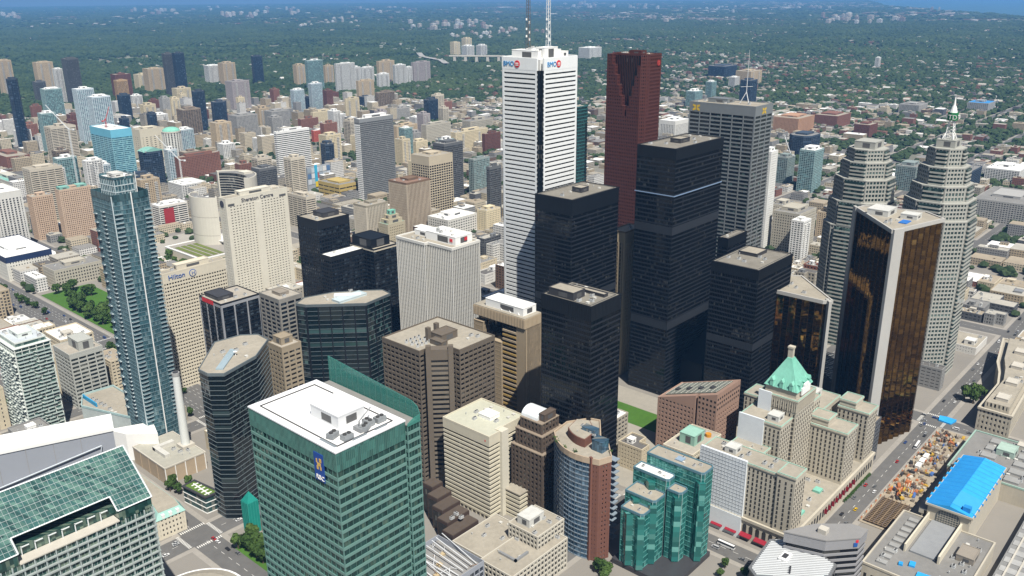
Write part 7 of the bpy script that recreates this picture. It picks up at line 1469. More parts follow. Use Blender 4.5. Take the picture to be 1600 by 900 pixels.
# tower cranes
def crane(x, y, z, h, jib, ang, label, col):
    root = empty('tower_crane', (x,y,z), label, 'crane'); cm = plain('crane_'+col, {'white':(.68,.70,.70),'red':(.45,.06,.05)}[col], .6, .05); m = MB(); s = .9
    for a, b in ((-1,-1),(1,-1),(1,1),(-1,1)): m.bar((a*s,b*s,0),(a*s,b*s,h),.22,4)
    for k in range(int(h/3)):
        for a, b, c, d in ((-1,-1,1,-1),(1,-1,1,1),(1,1,-1,1),(-1,1,-1,-1)): m.bar((a*s,b*s,k*3),(c*s,d*s,k*3+3),.12,3)
    part('mast', m, cm, root); ca, sa = math.cos(ang), math.sin(ang)
    j = MB().bar((0,0,h),(ca*jib*.62,sa*jib*.62,h+jib*.75),.55,4).bar((0,0,h+1.6),(ca*jib*.62,sa*jib*.62,h+jib*.75),.3,4); part('jib', j, cm, root)
    part('counter_jib', MB().bar((0,0,h),(-ca*9,-sa*9,h+.5),.6,4).box(-ca*9-1.5,-sa*9-1.5,h-1.5,-ca*9+1.5,-sa*9+1.5,h+1), cm, root); part('cab', MB().box(-1.2,-1.2,h,1.2,1.2,h+2.4), cm, root)
crane(640,1640,0,118,58,2.2,'white luffing crane left of the sky blue tower','white'); crane(708,1640,113,14,30,.6,'red luffing crane on top of the sky blue tower','red'); crane(770,1500,0,60,62,2.3,'white luffing crane before the brick apartment block','white'); crane(1560,690,0,54,40,1.0,'pale crane right of the church spire, middle distance','white')
# towers towards the horizon
CL = {200:'far left skyline cluster',345:'cluster left of the far centre',0:'cluster at the left picture edge',400:'cluster above the isolated dark blue tower',640:'dense white cluster left of the white marble tower',700:'cluster behind the valley viaduct',1285:'large cluster in the upper right',1225:'cluster below the lake shore',880:'cluster above the red-brown tower',975:'cluster right of the red-brown tower',780:'cluster behind the white marble tower',1040:'woods right of the red-brown tower',1420:'cluster beside the lake',505:'cluster above the white apartment row',460:'pair above the white apartment row',560:'faint cluster above the valley',1060:'faint cluster on the right horizon',300:'faint cluster on the left horizon',1500:'woods at the right picture edge',1095:'woods behind the rooftop mast'}
for i, (x, y, a, b, h, cx0, cy0) in enumerate(FAR_TOWERS):
    rd = random.Random(i); c = rd.choice(((.58,.56,.52),(.50,.45,.38),(.62,.62,.60),(.34,.26,.22),(.55,.50,.44)))
    m_ = plain('far_wall_%d'%int(c[0]*100), c, .9, .1, .02); g = plain('far_glass',(.10,.11,.12),.4,.2,.05)
    cn = {58:'off-white',50:'tan',62:'white',34:'brown',55:'beige'}[int(c[0]*100+.5)]; root = empty('apartment_tower', (x,y,0), 'tiny %s apartment tower in the %s' % (cn, CL[cx0]), 'tower', '%s towers in the %s' % (cn, CL[cx0]))
    part('wall', MB().box(0,0,0,a,b,h), m_, root)
    mb = MB(); n_ = max(3, int(a/9))
    for k in range(n_): mb.box(a*(k+.3)/n_,-.3,3,a*(k+.65)/n_,.2,h-3)
    n_ = max(2, int(b/9))
    for k in range(n_): mb.box(-.3,b*(k+.3)/n_,3,.2,b*(k+.65)/n_,h-3)
    part('window_strip', mb, g, root, kind='stuff'); part('roof_box', MB().box(a*.3,b*.3,h,a*.7,b*.7,h+5), m_, root)
# valley viaduct and parkway
vr = empty('viaduct', (0,0,0), 'pale road viaduct crossing the wooded valley', 'bridge')
a, b = Vector((3250,3330,0)), Vector((3400,3080,0)); e = (b-a).normalized(); ang = math.atan2(e.y,e.x); L_ = (b-a).length
part('deck', MB().obox(((a.x+b.x)/2,(a.y+b.y)/2), ang, L_, 22, 34, 40), conc, vr)
for k in range(5): p = a+e*(L_*(k+.5)/5); part('pier', MB().obox((p.x,p.y), ang, 14, 20, 0, 34), conc, vr)
road = MB(); pth = [(4155,4916),(3900,4650),(3700,4420),(3760,4250),(3900,4330),(3600,3950),(3372,3670),(3242,3382),(3100,3200)]
for p, q in zip(pth, pth[1:]):
    p, q = Vector(p), Vector(q); n_ = Vector((q-p).yx).normalized()*16; n_.y *= -1; n_ = Vector((-(q-p).y,(q-p).x)).normalized()*16
    road.add([(p.x-n_.x,p.y-n_.y,14),(q.x-n_.x,q.y-n_.y,14),(q.x+n_.x,q.y+n_.y,14),(p.x+n_.x,p.y+n_.y,14)], [(0,1,2,3)])
tag(part('parkway_road', road, plain('parkway',(.34,.33,.31),.9,.1), None), kind='structure')

# ---------------------------------------------------------------- low buildings filling the blocks
for b_ in ((470,182,612,262),(537,276,574,328),(480,262,521,287),(390,222,440,268),(380,268,430,322),(395,327,423,356),(470,40,712,142),(732,60,915,170),(540,142,680,166),(400,140,475,186),(56,370,176,452),(68,508,206,582),(244,566,286,622),(208,500,236,572),(244,505,262,542),(150,375,222,445),(252,462,290,480),(314,282,376,342),(250,298,312,342),(326,348,362,404),(372,522,443,576),(250,486,318,545),(545,1035,700,1180),(862-35,300-35,862+40,345),(810,190,880,262),(636,178,772,305),(560,300,606,425),(335,885,420,1100),(530,1100,600,1200),(242,600,300,735),(1215,455,1285,490),(862,1722,910,1770),(920,1325,980,1340),(640,343,668,372),(606,300,645,345),(600,232,646,300),(525,330,560,425),(232,430,262,500),(740,300,790,345)): OCC.append(b_)
LM = {'the tall glass condominium':(279,640),'the Hilton hotel':(368,721),'the Sheraton hotel':(520,853),'the curved civic towers':(630,1120),'the black gridded office':(494,690),'the white finned tower':(503,535),'the white marble tower':(602,504),'the broad black tower':(588,448),'the tallest black tower':(658,390),'the red-brown tower':(824,554),'the grey steel tower':(808,425),'the mirrored gold towers':(675,225),'the stepped spire tower':(843,226),'the spireless stepped tower':(866,304),'the church spire':(1231,471),'the grand hotel':(540,215),'the green bank tower':(194,280),'the brown banded office':(385,414),'the octagonal dark office':(408,548),'the balconied condominium':(223,736),'the cream banded office':(392,377),'the white banded tower':(988,1460),'the cream blank-topped tower':(947,1018),'the sky blue tower':(715,1640),'the peach hotel pair':(505,1320),'the red brick apartments':(858,1597),'the slim white gridded tower':(1106,519),'the teal condominium':(1519,633),'the substation':(265,594),'the curved stone building':(800,100)}
ORD = ('nearest','second nearest','third nearest','fourth nearest','fifth nearest','sixth nearest','seventh nearest','eighth nearest','ninth nearest','tenth nearest','eleventh nearest','twelfth nearest','thirteenth nearest','fourteenth nearest','fifteenth nearest','sixteenth nearest','seventeenth nearest','eighteenth nearest','nineteenth nearest','twentieth nearest')
def place(x, y):
    """nearest landmark, where the thing lies from it as seen from the deck, and how far off it is"""
    n_, (lx, ly) = min(LM.items(), key=lambda v: (v[1][0]-x)**2+(v[1][1]-y)**2); dx, dy = x-lx, y-ly
    f = Vector((lx,ly)).normalized(); dep = dx*f.x+dy*f.y; lat = dx*f.y-dy*f.x
    side = ('behind' if dep > 0 else 'in front of') if abs(dep) > abs(lat) else ('right of' if lat > 0 else 'left of')
    return n_, side, math.hypot(dx,dy)
def place_labels(items, fmt):
    """items: (root, kind words, x, y): labels that name a landmark, a side and a rank by distance"""
    g_ = {}
    for o, kd, x, y in items: n_, s_, d_ = place(x, y); g_.setdefault((kd,s_,n_), []).append((d_, o))
    for (kd, s_, n_), L_ in g_.items():
        L_.sort(key=lambda v: v[0])
        for i, (_, o) in enumerate(L_): o['label'] = fmt % (kd, s_, n_)+('' if len(L_) == 1 else ', '+(ORD[i] if i < 20 else 'among the farthest')+' to it')
def hits(x0, y0, x1, y1): return any(x0 < c+1.5 and x1 > a-1.5 and y0 < d+1.5 and y1 > b-1.5 for a, b, c, d in OCC)
# more residential towers among the northern blocks
rm = random.Random(31); ML = []
WORD = {'white':'white','tanw':'tan','cream':'cream','mauve':'mauve-grey','paleblue':'pale blue','greyw':'grey','brickdark':'dark brick','brick':'red brick','navy':'dark blue','creamband':'cream banded','brownband':'brown banded','teal':'teal glass'}
for _ in range(900):
    if len(ML) >= 58: break
    d = rm.uniform(1450,3000); be = R(rm.uniform(19,44)); x, y = d*math.sin(be), d*math.cos(be); wx, wy = rm.uniform(18,38), rm.uniform(15,26)
    if hits(x-8,y-8,x+wx+8,y+wy+8) or near_street(np.array([x+wx/2]),np.array([y+wy/2]),14)[0]: continue
    st = rm.choice(('white','white','tanw','tanw','cream','cream','mauve','paleblue','greyw','brickdark','brick','navy','creamband','brownband','teal')); h = rm.choice((30,36,42,48,55,62,70))
    o = mid_tower((round(x,1),round(y,1),round(wx,1),round(wy,1),h,st,'residential tower %d' % len(ML))); o['category'] = 'tower'; ML.append((o, WORD[st], x, y)); OCC.append((x,y,x+wx,y+wy))
place_labels(ML, '%s residential tower %s %s')
KEEP = (185, 900)
wallc = {'tan':(.40,.33,.23),'cream':(.53,.465,.345),'grey':(.25,.25,.245),'red brick':(.22,.090,.060),'brown brick':(.15,.095,.066),'white':(.62,.61,.58),'stone':(.35,.32,.265),'dark':(.10,.105,.115)}
roofc = [roof_tan, roof_grey, roof_white, plain('roof_pale',(.40,.38,.33),.95,.25,.3), roof_dark, plain('roof_sand',(.33,.28,.21),.95,.25,.3)]
lots = []; rl = random.Random(21)
def split(x0, y0, x1, y1, mn):
    w_, h_ = x1-x0, y1-y0
    if max(w_, h_) < mn*1.7 or (max(w_,h_) < mn*2.6 and rl.random() < .25): lots.append((x0,y0,x1,y1)); return
    t = rl.uniform(.36,.64)
    if w_ > h_: m_ = x0+w_*t; split(x0,y0,m_,y1,mn); split(m_,y0,x1,y1,mn)
    else: m_ = y0+h_*t; split(x0,y0,x1,m_,mn); split(x0,m_,x1,y1,mn)
xs_ = sorted(v for v in NS.values())+[(2350,8),(2900,8),(3400,8)]; ys_ = sorted(v for v in EW.values())+[(2900,8),(3300,8)]
xs_ = [x_ for x_ in xs_ if x_[0] > -300]
for (xa, ha), (xb, hb) in zip(xs_, xs_[1:]):
    for (ya, ga), (yb, gb) in zip(ys_, ys_[1:]):
        x0, x1, y0, y1 = xa+ha+5, xb-hb-5, ya+ga+5, yb-gb-5
        if x1-x0 < 12 or y1-y0 < 12: continue
        d = math.hypot((x0+x1)/2,(y0+y1)/2)
        # lanes inside very long blocks
        nx, ny = max(1, round((x1-x0)/150)), max(1, round((y1-y0)/120))
        for i in range(nx):
            for j in range(ny):
                a0, a1 = x0+(x1-x0)*i/nx+(4 if i else 0), x0+(x1-x0)*(i+1)/nx-(4 if i < nx-1 else 0)
                b0, b1 = y0+(y1-y0)*j/ny+(4 if j else 0), y0+(y1-y0)*(j+1)/ny-(4 if j < ny-1 else 0)
                split(a0,b0,a1,b1, 24 if d < 1500 else 20)
fills = []
for (x0, y0, x1, y1) in lots:
    cx, cy = (x0+x1)/2, (y0+y1)/2; d = math.hypot(cx, cy); be = math.degrees(math.atan2(cx, cy))
    if not (12 < be < 84) or d > 3000 or d < 590 or (cy < 186 and cx < 880) or cy < 40: continue
    m_ = rl.uniform(.5,2.5); q = (x0+m_,y0+m_,x1-rl.uniform(.3,2.5),y1-rl.uniform(.3,2.5))
    if q[2]-q[0] < 8 or q[3]-q[1] < 8: continue
    if hits(*q):
        # keep the free half of the lot when there is one
        for q2 in ((q[0],q[1],cx,q[3]),(cx,q[1],q[2],q[3]),(q[0],q[1],q[2],cy),(q[0],cy,q[2],q[3])):
            if not hits(*q2) and q2[2]-q2[0] > 8 and q2[3]-q2[1] > 8: q = q2; break
        else: continue
    east = cx-cy*1.0 > 350; woods = fbm(np.array([cx]),np.array([cy]),500.)[0]
    if d > 1500 and rl.random() < (.52 if east else .36)+(woods-.5)*1.2: continue
    if d < 1500 and rl.random() < (.06 if d < 900 else .16): continue
    if d < 900: hh = rl.choice((12,16,20,24,30,36))
    elif east: hh = rl.choice((7,8,9,10,12,14,18))
    elif d < 1700: hh = rl.choice((8,9,12,12,15,18,24,30))
    else: hh = rl.choice((7,8,8,9,10,12,14,18,28,40) if cy > cx*1.15 else (7,8,9,10,12,14,20))
    col = rl.choice(('tan','tan','cream','cream','grey','red brick' if east or rl.random() < .35 else 'cream','red brick' if east else 'stone','brown brick' if rl.random() < .6 else 'grey','white','stone','white','dark' if rl.random() < .3 else 'cream'))
    fills.append((d,q,hh,col))
fills.sort(key=lambda f: f[0])
fg = glass('low_glass',(.03,.033,.036),3.4,2.4,.02,.3,(.16,.16,.15),.1,.1)
cnt = {}
BL = []
for d, (x0,y0,x1,y1), hh, col in fills[:300]:
    wx, wy = x1-x0, y1-y0; rd = random.Random(int(x0*7+y0)); wm = plain('low_'+col.replace(' ','_'), tuple(c*(1,.85)[len(cnt)%2] for c in wallc[col]), .9, .14, .2, streak=.08)
    tall = hh > 18
    root = empty('mid_rise_block' if tall else 'low_rise_block', (x0,y0,0), '%s %s block with a flat roof in the streets among the towers' % ('mid-rise' if tall else 'low', col if 'brick' in col else col+' coloured'), 'building', '%s %s blocks among the towers' % ('mid-rise' if tall else 'low', col))
    BL.append((root, ('mid-rise ' if tall else 'low ')+col, x0+wx/2, y0+wy/2)); poly = rect(wx,wy); rr_ = rd.random()
    if rr_ < .3 and wx > 16 and wy > 16: poly = [(0,0),(wx*.55,0),(wx*.55,wy*.4),(wx,wy*.4),(wx,wy),(0,wy)]
    elif rr_ < .5 and wx > 16 and wy > 16: poly = [(wx*.4,0),(wx,0),(wx,wy),(0,wy),(0,wy*.45),(wx*.4,wy*.45)]
    facade(root, poly, 0, hh-1, rd.choice((3.4,3.8)), fg, (rd.choice((1.5,1.9,2.2)),wm), (rd.choice((2.6,3.2,4.5)),rd.choice((.8,1.3,1.8)),wm,.05), .4, False)
    roofing(root, offset(poly,.1), hh, rd.choice(roofc), wm, rd.choice((.5,.9,1.3))); part('wall_top', MB().prism(poly, hh-1, hh-.02), wm, root)
    ix0, iy0, ix1, iy1 = (wx*.06,wy*.5,wx*.94,wy*.94) if len(poly) == 6 else (wx*.08,wy*.08,wx*.92,wy*.92)
    av = []
    if rd.random() < .7:
        a, b = rd.uniform(ix0,ix1-wx*.3), rd.uniform(iy0,max(iy0+.1,iy1-wy*.25)); house_box(root, 'penthouse', a,b,a+wx*.28,min(iy1,b+wy*.24),hh+.1,hh+rd.uniform(2.5,5),rd.choice((wm,white_p,conc,grey_st))); av = [(a-2,b-2,a+wx*.28+2,b+wy*.24+2)]
    clutter(root, ix0,iy0,ix1,iy1,hh+.1,rd.randint(2,7) if d < 1500 else 2,int(x0*3+y0),avoid=av)
place_labels(BL, '%s flat-roofed block %s %s')
# the rest of the low city as one mass
wallw = {}
def window_wall_material(name, rgb):
    m, nt, b = nodes(name); tc = N(nt, 'ShaderNodeNewGeometry'); sp = N(nt, 'ShaderNodeSeparateXYZ'); nt.links.new(tc.outputs['Position'], sp.inputs[0])
    zf = math_(nt, 'FRACT', math_(nt, 'DIVIDE', sp.outputs[2], 3.3)); uf = math_(nt, 'FRACT', math_(nt, 'DIVIDE', math_(nt, 'ADD', sp.outputs[0], sp.outputs[1]), 3.1))
    wz = math_(nt, 'MULTIPLY', math_(nt, 'GREATER_THAN', zf, .42), math_(nt, 'LESS_THAN', zf, .88)); wu = math_(nt, 'GREATER_THAN', uf, .45)
    nt.links.new(mixc(nt, math_(nt, 'MULTIPLY', wz, wu), rgb, (.05,.05,.055)), b.inputs['Base Color']); b.inputs['Roughness'].default_value = .8; return m
cols = list(wallc); mats_ = [window_wall_material('city_'+c.replace(' ','_'), wallc[c]) for c in cols]+roofc+[FOL]
mb = MB(); nW = len(cols)
for d, (x0,y0,x1,y1), hh, col in fills[300:]:
    wi = cols.index(col); ri = nW+rl.randrange(len(roofc)); mb.prism([(x0,y0),(x1,y0),(x1,y1),(x0,y1)], 0, hh, wi, ri)
    if rl.random() < .6: a, b = rl.uniform(x0+2,x0+(x1-x0)*.5), rl.uniform(y0+2,y0+(y1-y0)*.5); mb.prism(rect((x1-x0)*.3,(y1-y0)*.3,a,b), hh, hh+rl.uniform(2,4), wi, nW+rl.randrange(len(roofc)))
    if rl.random() < .5: a, b = rl.uniform(x0+2,x1-6), rl.uniform(y0+2,y1-6); mb.box(a,b,hh,a+3,b+2.4,hh+1.6,nW+rl.randrange(len(roofc)))
tag(part('low_rise_city', mb, mats_, None), 'mass of low flat-roofed city buildings behind the towers', 'buildings', kind='stuff')
for d, (x0,y0,x1,y1), hh, col in fills: OCC.append((x0,y0,x1,y1))
# ---------------------------------------------------------------- lawns, plazas, trees
def sheet(name, pts, z, m_): return tag(part(name, MB().add([(p[0],p[1],z) for p in pts], [tuple(range(len(pts)))]), m_, None), kind='structure')
grass = plain('lawn_grass',(.055,.135,.018),.95,.22,.25)
sheet('lawn', [(556,338),(584,338),(584,404),(556,404)], .3, grass); sheet('plaza', [(470,268),(612,268),(612,425),(470,425)], .2, plain('plaza_stone',(.30,.28,.24),.9,.15,.2))
sheet('park_lawn', [(362,895),(420,895),(420,1095),(362,1095)], .2, grass); sheet('civic_square', [(500,1000),(640,1000),(640,1230),(500,1230)], .2, plain('square_paving',(.36,.34,.30),.9,.15,.2))
sheet('verge', [(240,424),(256,424),(256,462),(240,462)], .2, grass)
trunk_me = MB().cyl(0,0,0,.5,.05,.035,7).bar((0,0,.32),(.2,.1,.62),.025,4,r1=.012).bar((0,0,.36),(-.18,.12,.62),.025,4,r1=.012).bar((0,0,.4),(.02,-.2,.66),.022,4,r1=.01).mesh('trunk'); trunk_me.materials.append(plain('bark',(.10,.075,.055),.95,.2,.8))
crowns = []
for i in range(4):
    me = leafy(i+3, 520, .42, .42, .085, 8).mesh('crown'); me.transform(Matrix.Translation((0,0,.28))); me.materials.append(FOLN); crowns.append(me)
NT = [0]
def tree(x, y, s, label, group):
    NT[0] += 1; rd = random.Random(int(x*13+y*7)); o = empty('broadleaf_tree', (x,y,.15), label, 'tree', group, rd.uniform(0,6.28)); o.scale = (s,s,s*rd.uniform(.85,1.1))
    link('trunk', trunk_me, [], o); link('crown', rd.choice(crowns), [], o); return o
rt_ = random.Random(9)
def grove(n, x0, y0, x1, y1, s0, s1, label, group, gap=5):
    pl = []
    for _ in range(n*8):
        if len(pl) >= n: break
        x, y = rt_.uniform(x0,x1), rt_.uniform(y0,y1)
        if any((x-a)**2+(y-b)**2 < gap*gap for a, b in pl): continue
        pl.append((x,y)); tree(x, y, rt_.uniform(s0,s1), label, group)
grove(44,364,897,418,1092,13,19,'broadleaf tree in the park left of the tall glass condominium','park trees by the wide avenue')
grove(20,545,1010,620,1036,10,15,'broadleaf tree on the civic square','civic square trees'); grove(16,505,1060,542,1220,11,16,'broadleaf tree on the west side of the civic square','civic square west trees')
grove(9,241,428,256,462,11,15,'green tree at the foot of the green bank tower','trees by the green bank tower'); grove(5,244,544,262,566,8,11,'small tree beside the glass pavilion','trees by the glass pavilion')
grove(8,556,318,600,336,8,12,'small tree at the edge of the bank plaza lawn','plaza trees'); grove(6,462,340,480,400,9,13,'tree beside the slender black tower','trees by the slender black tower')
grove(5,372,258,382,268,8,11,'tree at the foot of the teal glass building','trees by the teal glass building',3)
grove(4,778,150,800,166,13,17,'big dark tree on the street before the curved stone building','street trees at the curved stone building'); grove(7,414,186,444,210,6,9,'small tree at the hotel street corner','trees at the hotel corner')
grove(26,335,700,341,1240,7,11,'street tree in the median of the wide avenue','avenue median trees')
ST = []
for nm, (x, hw) in NS.items():
    if nm in ('spadina','john','bay','york'): continue
    for y in np.arange(560, 1500, 16):
        if NT[0] > 292: break
        for sg in (-1,1):
            xx = x+sg*(hw+2.2); be = math.degrees(math.atan2(xx,y))
            if 15 < be < 80 and rt_.random() < .45 and not hits(xx-2,y-2,xx+2,y+2) and all(abs(y-a) > b+4 for a, b in EW.values()): ST.append((tree(xx, y+rt_.uniform(-3,3), rt_.uniform(6,10), 'x', 'downtown street trees'), xx, y))
place_labels([(o, 'street', x, y) for o, x, y in ST], '%s tree %s %s')
hd = MB(); rd = random.Random(3)
for i in range(900): p = Vector((rd.uniform(556,606),181.4+rd.gauss(0,.5),.2+rd.uniform(.2,1.5))); hd.add([p+Vector((.4,0,0)),p+Vector((0,.35,.25)),p-Vector((.4,0,0)),p-Vector((0,.35,.2))], [(0,1,2,3)])
h_ = empty('hedge', (0,0,0), 'clipped green hedge along the hotel front', 'hedge'); part('leaves', hd, FOLN, h_)
# ---------------------------------------------------------------- vehicles
def car_parts(kind):
    b = MB()
    if kind == 'car':
        prof = [(-2.2,.35),(2.2,.35),(2.25,.75),(1.3,.92),(-2.0,.95),(-2.25,.7)]; cab = [(-1.7,.93),(1.05,.93),(.45,1.42),(-1.2,1.45)]; w_ = .88; wh = ((-1.35,.33),(1.35,.33)); r_ = .33
    elif kind == 'van':
        prof = [(-2.6,.4),(2.6,.4),(2.65,1.1),(1.9,1.3),(-2.6,1.3)]; cab = [(-2.58,1.28),(1.85,1.28),(1.3,2.1),(-2.55,2.15)]; w_ = .98; wh = ((-1.6,.36),(1.7,.36)); r_ = .36
    else:
        prof = [(-6,.45),(6,.45),(6,1.6),(-6,1.6)]; cab = [(-5.98,1.58),(5.98,1.58),(5.9,3.0),(-5.95,3.0)]; w_ = 1.27; wh = ((-3.8,.5),(3.8,.5)); r_ = .5
    def ext(pr, w0, w1):
        n_ = len(pr); m_ = MB(); zc = [p[1] for p in pr]; lo, hi = min(zc), max(zc)
        f = lambda z: w0+(w1-w0)*(z-lo)/(hi-lo)
        m_.add([(p[0],-f(p[1]),p[1]) for p in pr]+[(p[0],f(p[1]),p[1]) for p in pr], [tuple(range(n_)), tuple(range(2*n_-1,n_-1,-1))]+[(i,n_+i,n_+(i+1)%n_,(i+1)%n_) for i in range(n_)]); return m_
    body = ext(prof, w_, w_*.97).mesh('body'); cabm = ext(cab, w_*.93, w_*.74).mesh('cabin'); zt = max(p[1] for p in cab)
    rx = sorted(p[0] for p in cab if p[1] > zt-.2); roof = MB().box(rx[0]+.05,-w_*.72,zt-.02,rx[-1]-.05,w_*.72,zt+.05).mesh('roof_panel')
    wm = MB().add([(r_*math.cos(2*math.pi*i/12), s*.11, r_*math.sin(2*math.pi*i/12)) for s in (-1,1) for i in range(12)], [tuple(range(12)), tuple(range(23,11,-1))]+[(i,12+i,12+(i+1)%12,(i+1)%12) for i in range(12)]).mesh('wheel')
    cabm.materials.append(plain('car_glass',(.02,.024,.03),.15,.1,1,spec=.6)); wm.materials.append(plain('tyre',(.02,.02,.02),.9)); return body, cabm, roof, wm, wh, w_
CP = {k: car_parts(k) for k in ('car','van','bus')}
CC = {'white':(.70,.70,.70),'black':(.02,.02,.022),'silver':(.38,.39,.40),'grey':(.14,.145,.15),'red':(.35,.02,.02),'yellow':(.62,.40,.01),'blue':(.03,.07,.22),'orange':(.60,.18,.02)}
BODY = {}
def vehicle(kind, col, x, y, ang, label, group=None):
    body, cabm, roof, wm, wh, w_ = CP[kind]
    if (kind,col) not in BODY:
        m_ = plain('paint_'+col, CC[col], .3, .05, .5, spec=.6); q = body.copy(); q.materials.append(m_); q2 = roof.copy(); q2.materials.append(m_); BODY[kind,col] = (q, q2)
    o = empty({'car':'car','van':'van','bus':'bus'}[kind], (x,y,.14), label, kind, group, ang); q, q2 = BODY[kind,col]
    link('body', q, [], o); link('cabin', cabm, [], o); link('roof_panel', q2, [], o)
    for wx_, wz in wh:
        for s in (-1,1): link('wheel', wm, [], o, (wx_, s*(w_-.08), wz))
vehicle('car','yellow',552,171.5,0,'yellow taxi driving past the grand hotel'); vehicle('car','black',540,176.5,0,'black car by the kerb in front of the grand hotel'); vehicle('car','grey',591,172.5,0,'grey car on the street between hotel and excavation')
vehicle('car','red',638,172.5,0,'red car on the street below the mirrored gold tower'); vehicle('bus','white',673,169,.05,'white bus beside the excavation below the mirrored gold tower'); vehicle('car','yellow',505,150,.1,'yellow taxi beside the grey wedge-shaped office')
vehicle('bus','white',454,219,1.57,'white coach at the wrapped west front of the grand hotel'); vehicle('car','silver',700,171,0,'silver car near the crossing below the mirrored gold tower'); vehicle('car','blue',716,177,0,'blue car near the crossing below the mirrored gold tower'); vehicle('car','white',236,476,1.57,'white car waiting at the crossing left of the green bank tower'); vehicle('car','grey',238,455,1.57,'grey car heading for the crossing left of the green bank tower'); vehicle('car','silver',216,494,0,'silver car on the crossing by the cream corner building')
rv = random.Random(14); pl = []
def traffic(n, horiz, c, lanes, a0, a1, where):
    for i in range(n):
        for _ in range(20):
            t = rv.uniform(a0,a1); ln = rv.choice(lanes); x, y = (t, c+ln) if horiz else (c+ln, t)
            if all(abs(x-p)+abs(y-q) > 7 for p, q in pl): break
        pl.append((x,y)); col = rv.choice(('white','black','silver','grey','grey','red','blue','white')); k = 'van' if rv.random() < .15 else 'car'
        vehicle(k, col, x, y, (0 if horiz else 1.57)+(math.pi if ln > 0 else 0), '%s %s %s' % (col, k, where), '%s %ss %s' % (col, k, where))
traffic(34, False, 338, (-12,-9,-5,5,9,12), 885, 1260, 'in traffic on the wide avenue at the left'); traffic(14, True, 174, (-4,4), 770, 1000, 'on the street beyond the mirrored gold towers')
traffic(9, True, 174, (-4,4), 470, 720, 'in traffic between the grand hotel and the station'); traffic(7, False, 452, (-4,4), 190, 300, 'on the street along the west front of the grand hotel'); traffic(16, True, 174, (-4,4), 1000, 1300, 'far along the street past the curved stone building')
traffic(10, True, 492, (-4,4), 190, 330, 'on the street behind the green bank tower'); traffic(8, False, 232, (-4,4), 400, 600, 'on the side street left of the green bank tower'); traffic(12, False, 728, (-5,5), 110, 300, 'on the cross street beside the stepped towers')

# ---------------------------------------------------------------- the wooded city beyond: trees, houses
def forest_density(x, y, d):
    """share of ground under trees: grows with distance from the core, broken by built-up patches"""
    base = np.interp(d, [1100,1700,2400,2900,6000,34000], [.16,.30,.55,.85,.9,.8])
    east = np.clip((x-y)/1500, 0, 1)
    base = base+east*np.interp(d, [900,1400,2600,3200], [.1,.35,.15,-.10])
    lane = np.where((np.abs((x+40*np.sin(y/900))%170-85) < 8)|(np.abs((y+50*np.sin(x/1100))%430-215) < 10), .12, 1.0); lane = np.where(d > 9000, 1.0, lane)
    return lane*base*np.clip((fbm(x,y,900.)-.22)*4.2, .15, 1.3)
blobs = []
for i in range(4):
    o = bpy.data.objects.new('crown_blob', crown_blob(i)); o.data.materials.append(FOL); blobs.append(o)
TP, TS, TR = [], [], []
for nn, d0, d1, s0, s1 in ((34000,1050,2600,4,8),(80000,2600,5200,5,10),(80000,5200,11000,10,20),(60000,11000,33500,22,50)):
    x, y, d = wedge(nn, d0, d1); keep = (rng.random(nn) < forest_density(x,y,d))&on_land(x,y)&~near_street(x,y,1)
    if d0 < 5000: keep &= ~occupied(x,y,3)
    x, y, d = x[keep], y[keep], d[keep]; s = rng.uniform(s0,s1,len(x))
    TP.append(np.stack([x,y,np.zeros(len(x))],1)); TS.append(np.stack([s,s,np.minimum(s,14)*rng.uniform(.8,1.25,len(x))],1)); TR.append(rng.random(len(x))*6.28)
scatter('wooded_city', np.concatenate(TP), np.concatenate(TS), np.concatenate(TR), blobs, 'tree canopy of the wooded neighbourhoods stretching to the horizon', 'trees')
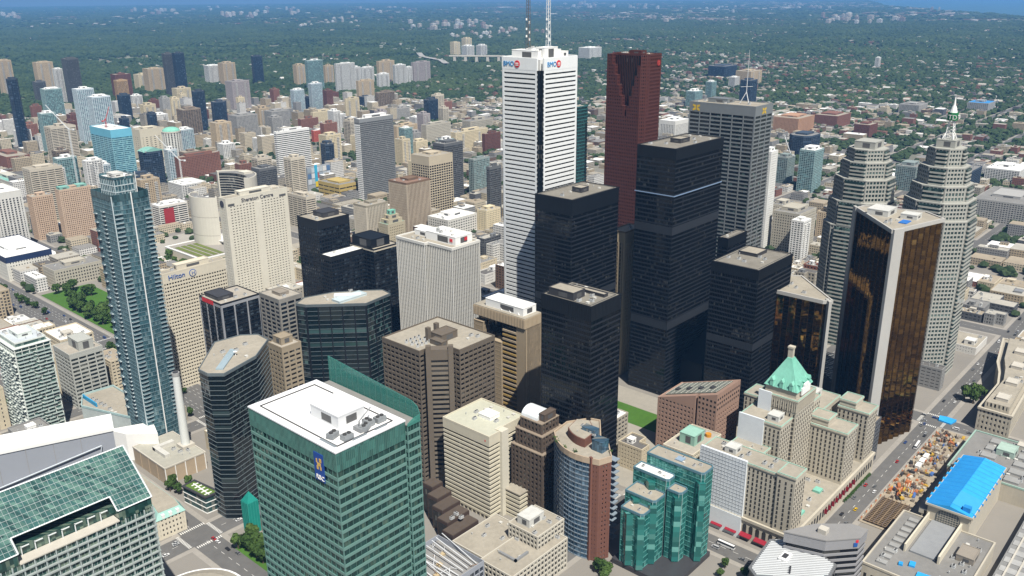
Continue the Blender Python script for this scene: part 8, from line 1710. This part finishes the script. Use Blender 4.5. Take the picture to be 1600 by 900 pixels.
def proto_house(kind):
    mb = MB()
    if kind == 0: mb.box(-.5,-.5,0,.5,.5,1.0)
    elif kind == 1:
        mb.box(-.5,-.5,0,.5,.5,.7); mb.add([(-.54,-.54,.7),(.54,-.54,.7),(.54,.54,.7),(-.54,.54,.7),(-.54,0,1.05),(.54,0,1.05)], [(0,1,5,4),(2,3,4,5),(0,4,3),(1,2,5)])
    else: mb.box(-.5,-.5,0,.5,.5,.85); mb.box(-.2,-.3,.85,.3,.2,1.1)
    me = mb.mesh('far_house'); me.materials.append(ROOFS); o = bpy.data.objects.new('far_house', me); return o
HP, HS, HR = [], [], []
for nn, d0, d1, s0, s1, k in ((5000,2300,3400,9,22,.5),(16000,3400,6500,9,26,.30),(22000,6500,14000,18,70,.36),(10000,14000,30000,50,180,.36)):
    x, y, d = wedge(nn, d0, d1)
    if d1 < 7000: c_ = 40*np.sin(y/900); x = np.where(rng.random(nn) < .7, np.round((x+c_-85)/170)*170+85-c_+rng.choice([-15.,15.],nn)+rng.normal(0,1.5,nn), x)
    g_ = fbm(x+5000,y,1300.); keep = on_land(x,y)&~near_street(x,y,4)&(rng.random(nn) < k*np.clip((g_-.40)*6,.04,1.4)*np.clip(.45+(x-y)/1600,.25,1.3))
    if d0 < 4000: keep &= ~occupied(x,y,8)
    x, y, d = x[keep], y[keep], d[keep]; m_ = len(x)
    HP.append(np.stack([x,y,np.zeros(m_)],1)); sx = rng.uniform(s0,s1,m_); HS.append(np.stack([sx,rng.uniform(s0,s1,m_)*.8,rng.choice([7,8,9,10,12,14],m_)*np.where(d > 14000,1.6,1)],1)); HR.append(rng.choice([0,math.pi/2],m_)+rng.normal(0,.04,m_))
scatter('suburban_houses', np.concatenate(HP), np.concatenate(HS), np.concatenate(HR), [proto_house(i) for i in range(3)], 'houses and low roofs scattered among the trees towards the horizon', 'houses')
# ---------------------------------------------------------------- air
hz = MB().box(-36000,-36000,-1.0,36000,36000,380)
m = bpy.data.materials.new('haze_air'); m.use_nodes = True; nt = m.node_tree; nt.nodes.clear()
out = nt.nodes.new('ShaderNodeOutputMaterial'); pv = nt.nodes.new('ShaderNodeVolumePrincipled')
pv.inputs['Color'].default_value = (.19,.48,1.0,1); pv.inputs['Density'].default_value = 4.3e-5; pv.inputs['Anisotropy'].default_value = 0.0
nt.links.new(pv.outputs[0], out.inputs['Volume'])
tag(part('haze', hz, m, None), 'pale blue summer haze over the whole city', 'haze', kind='stuff')
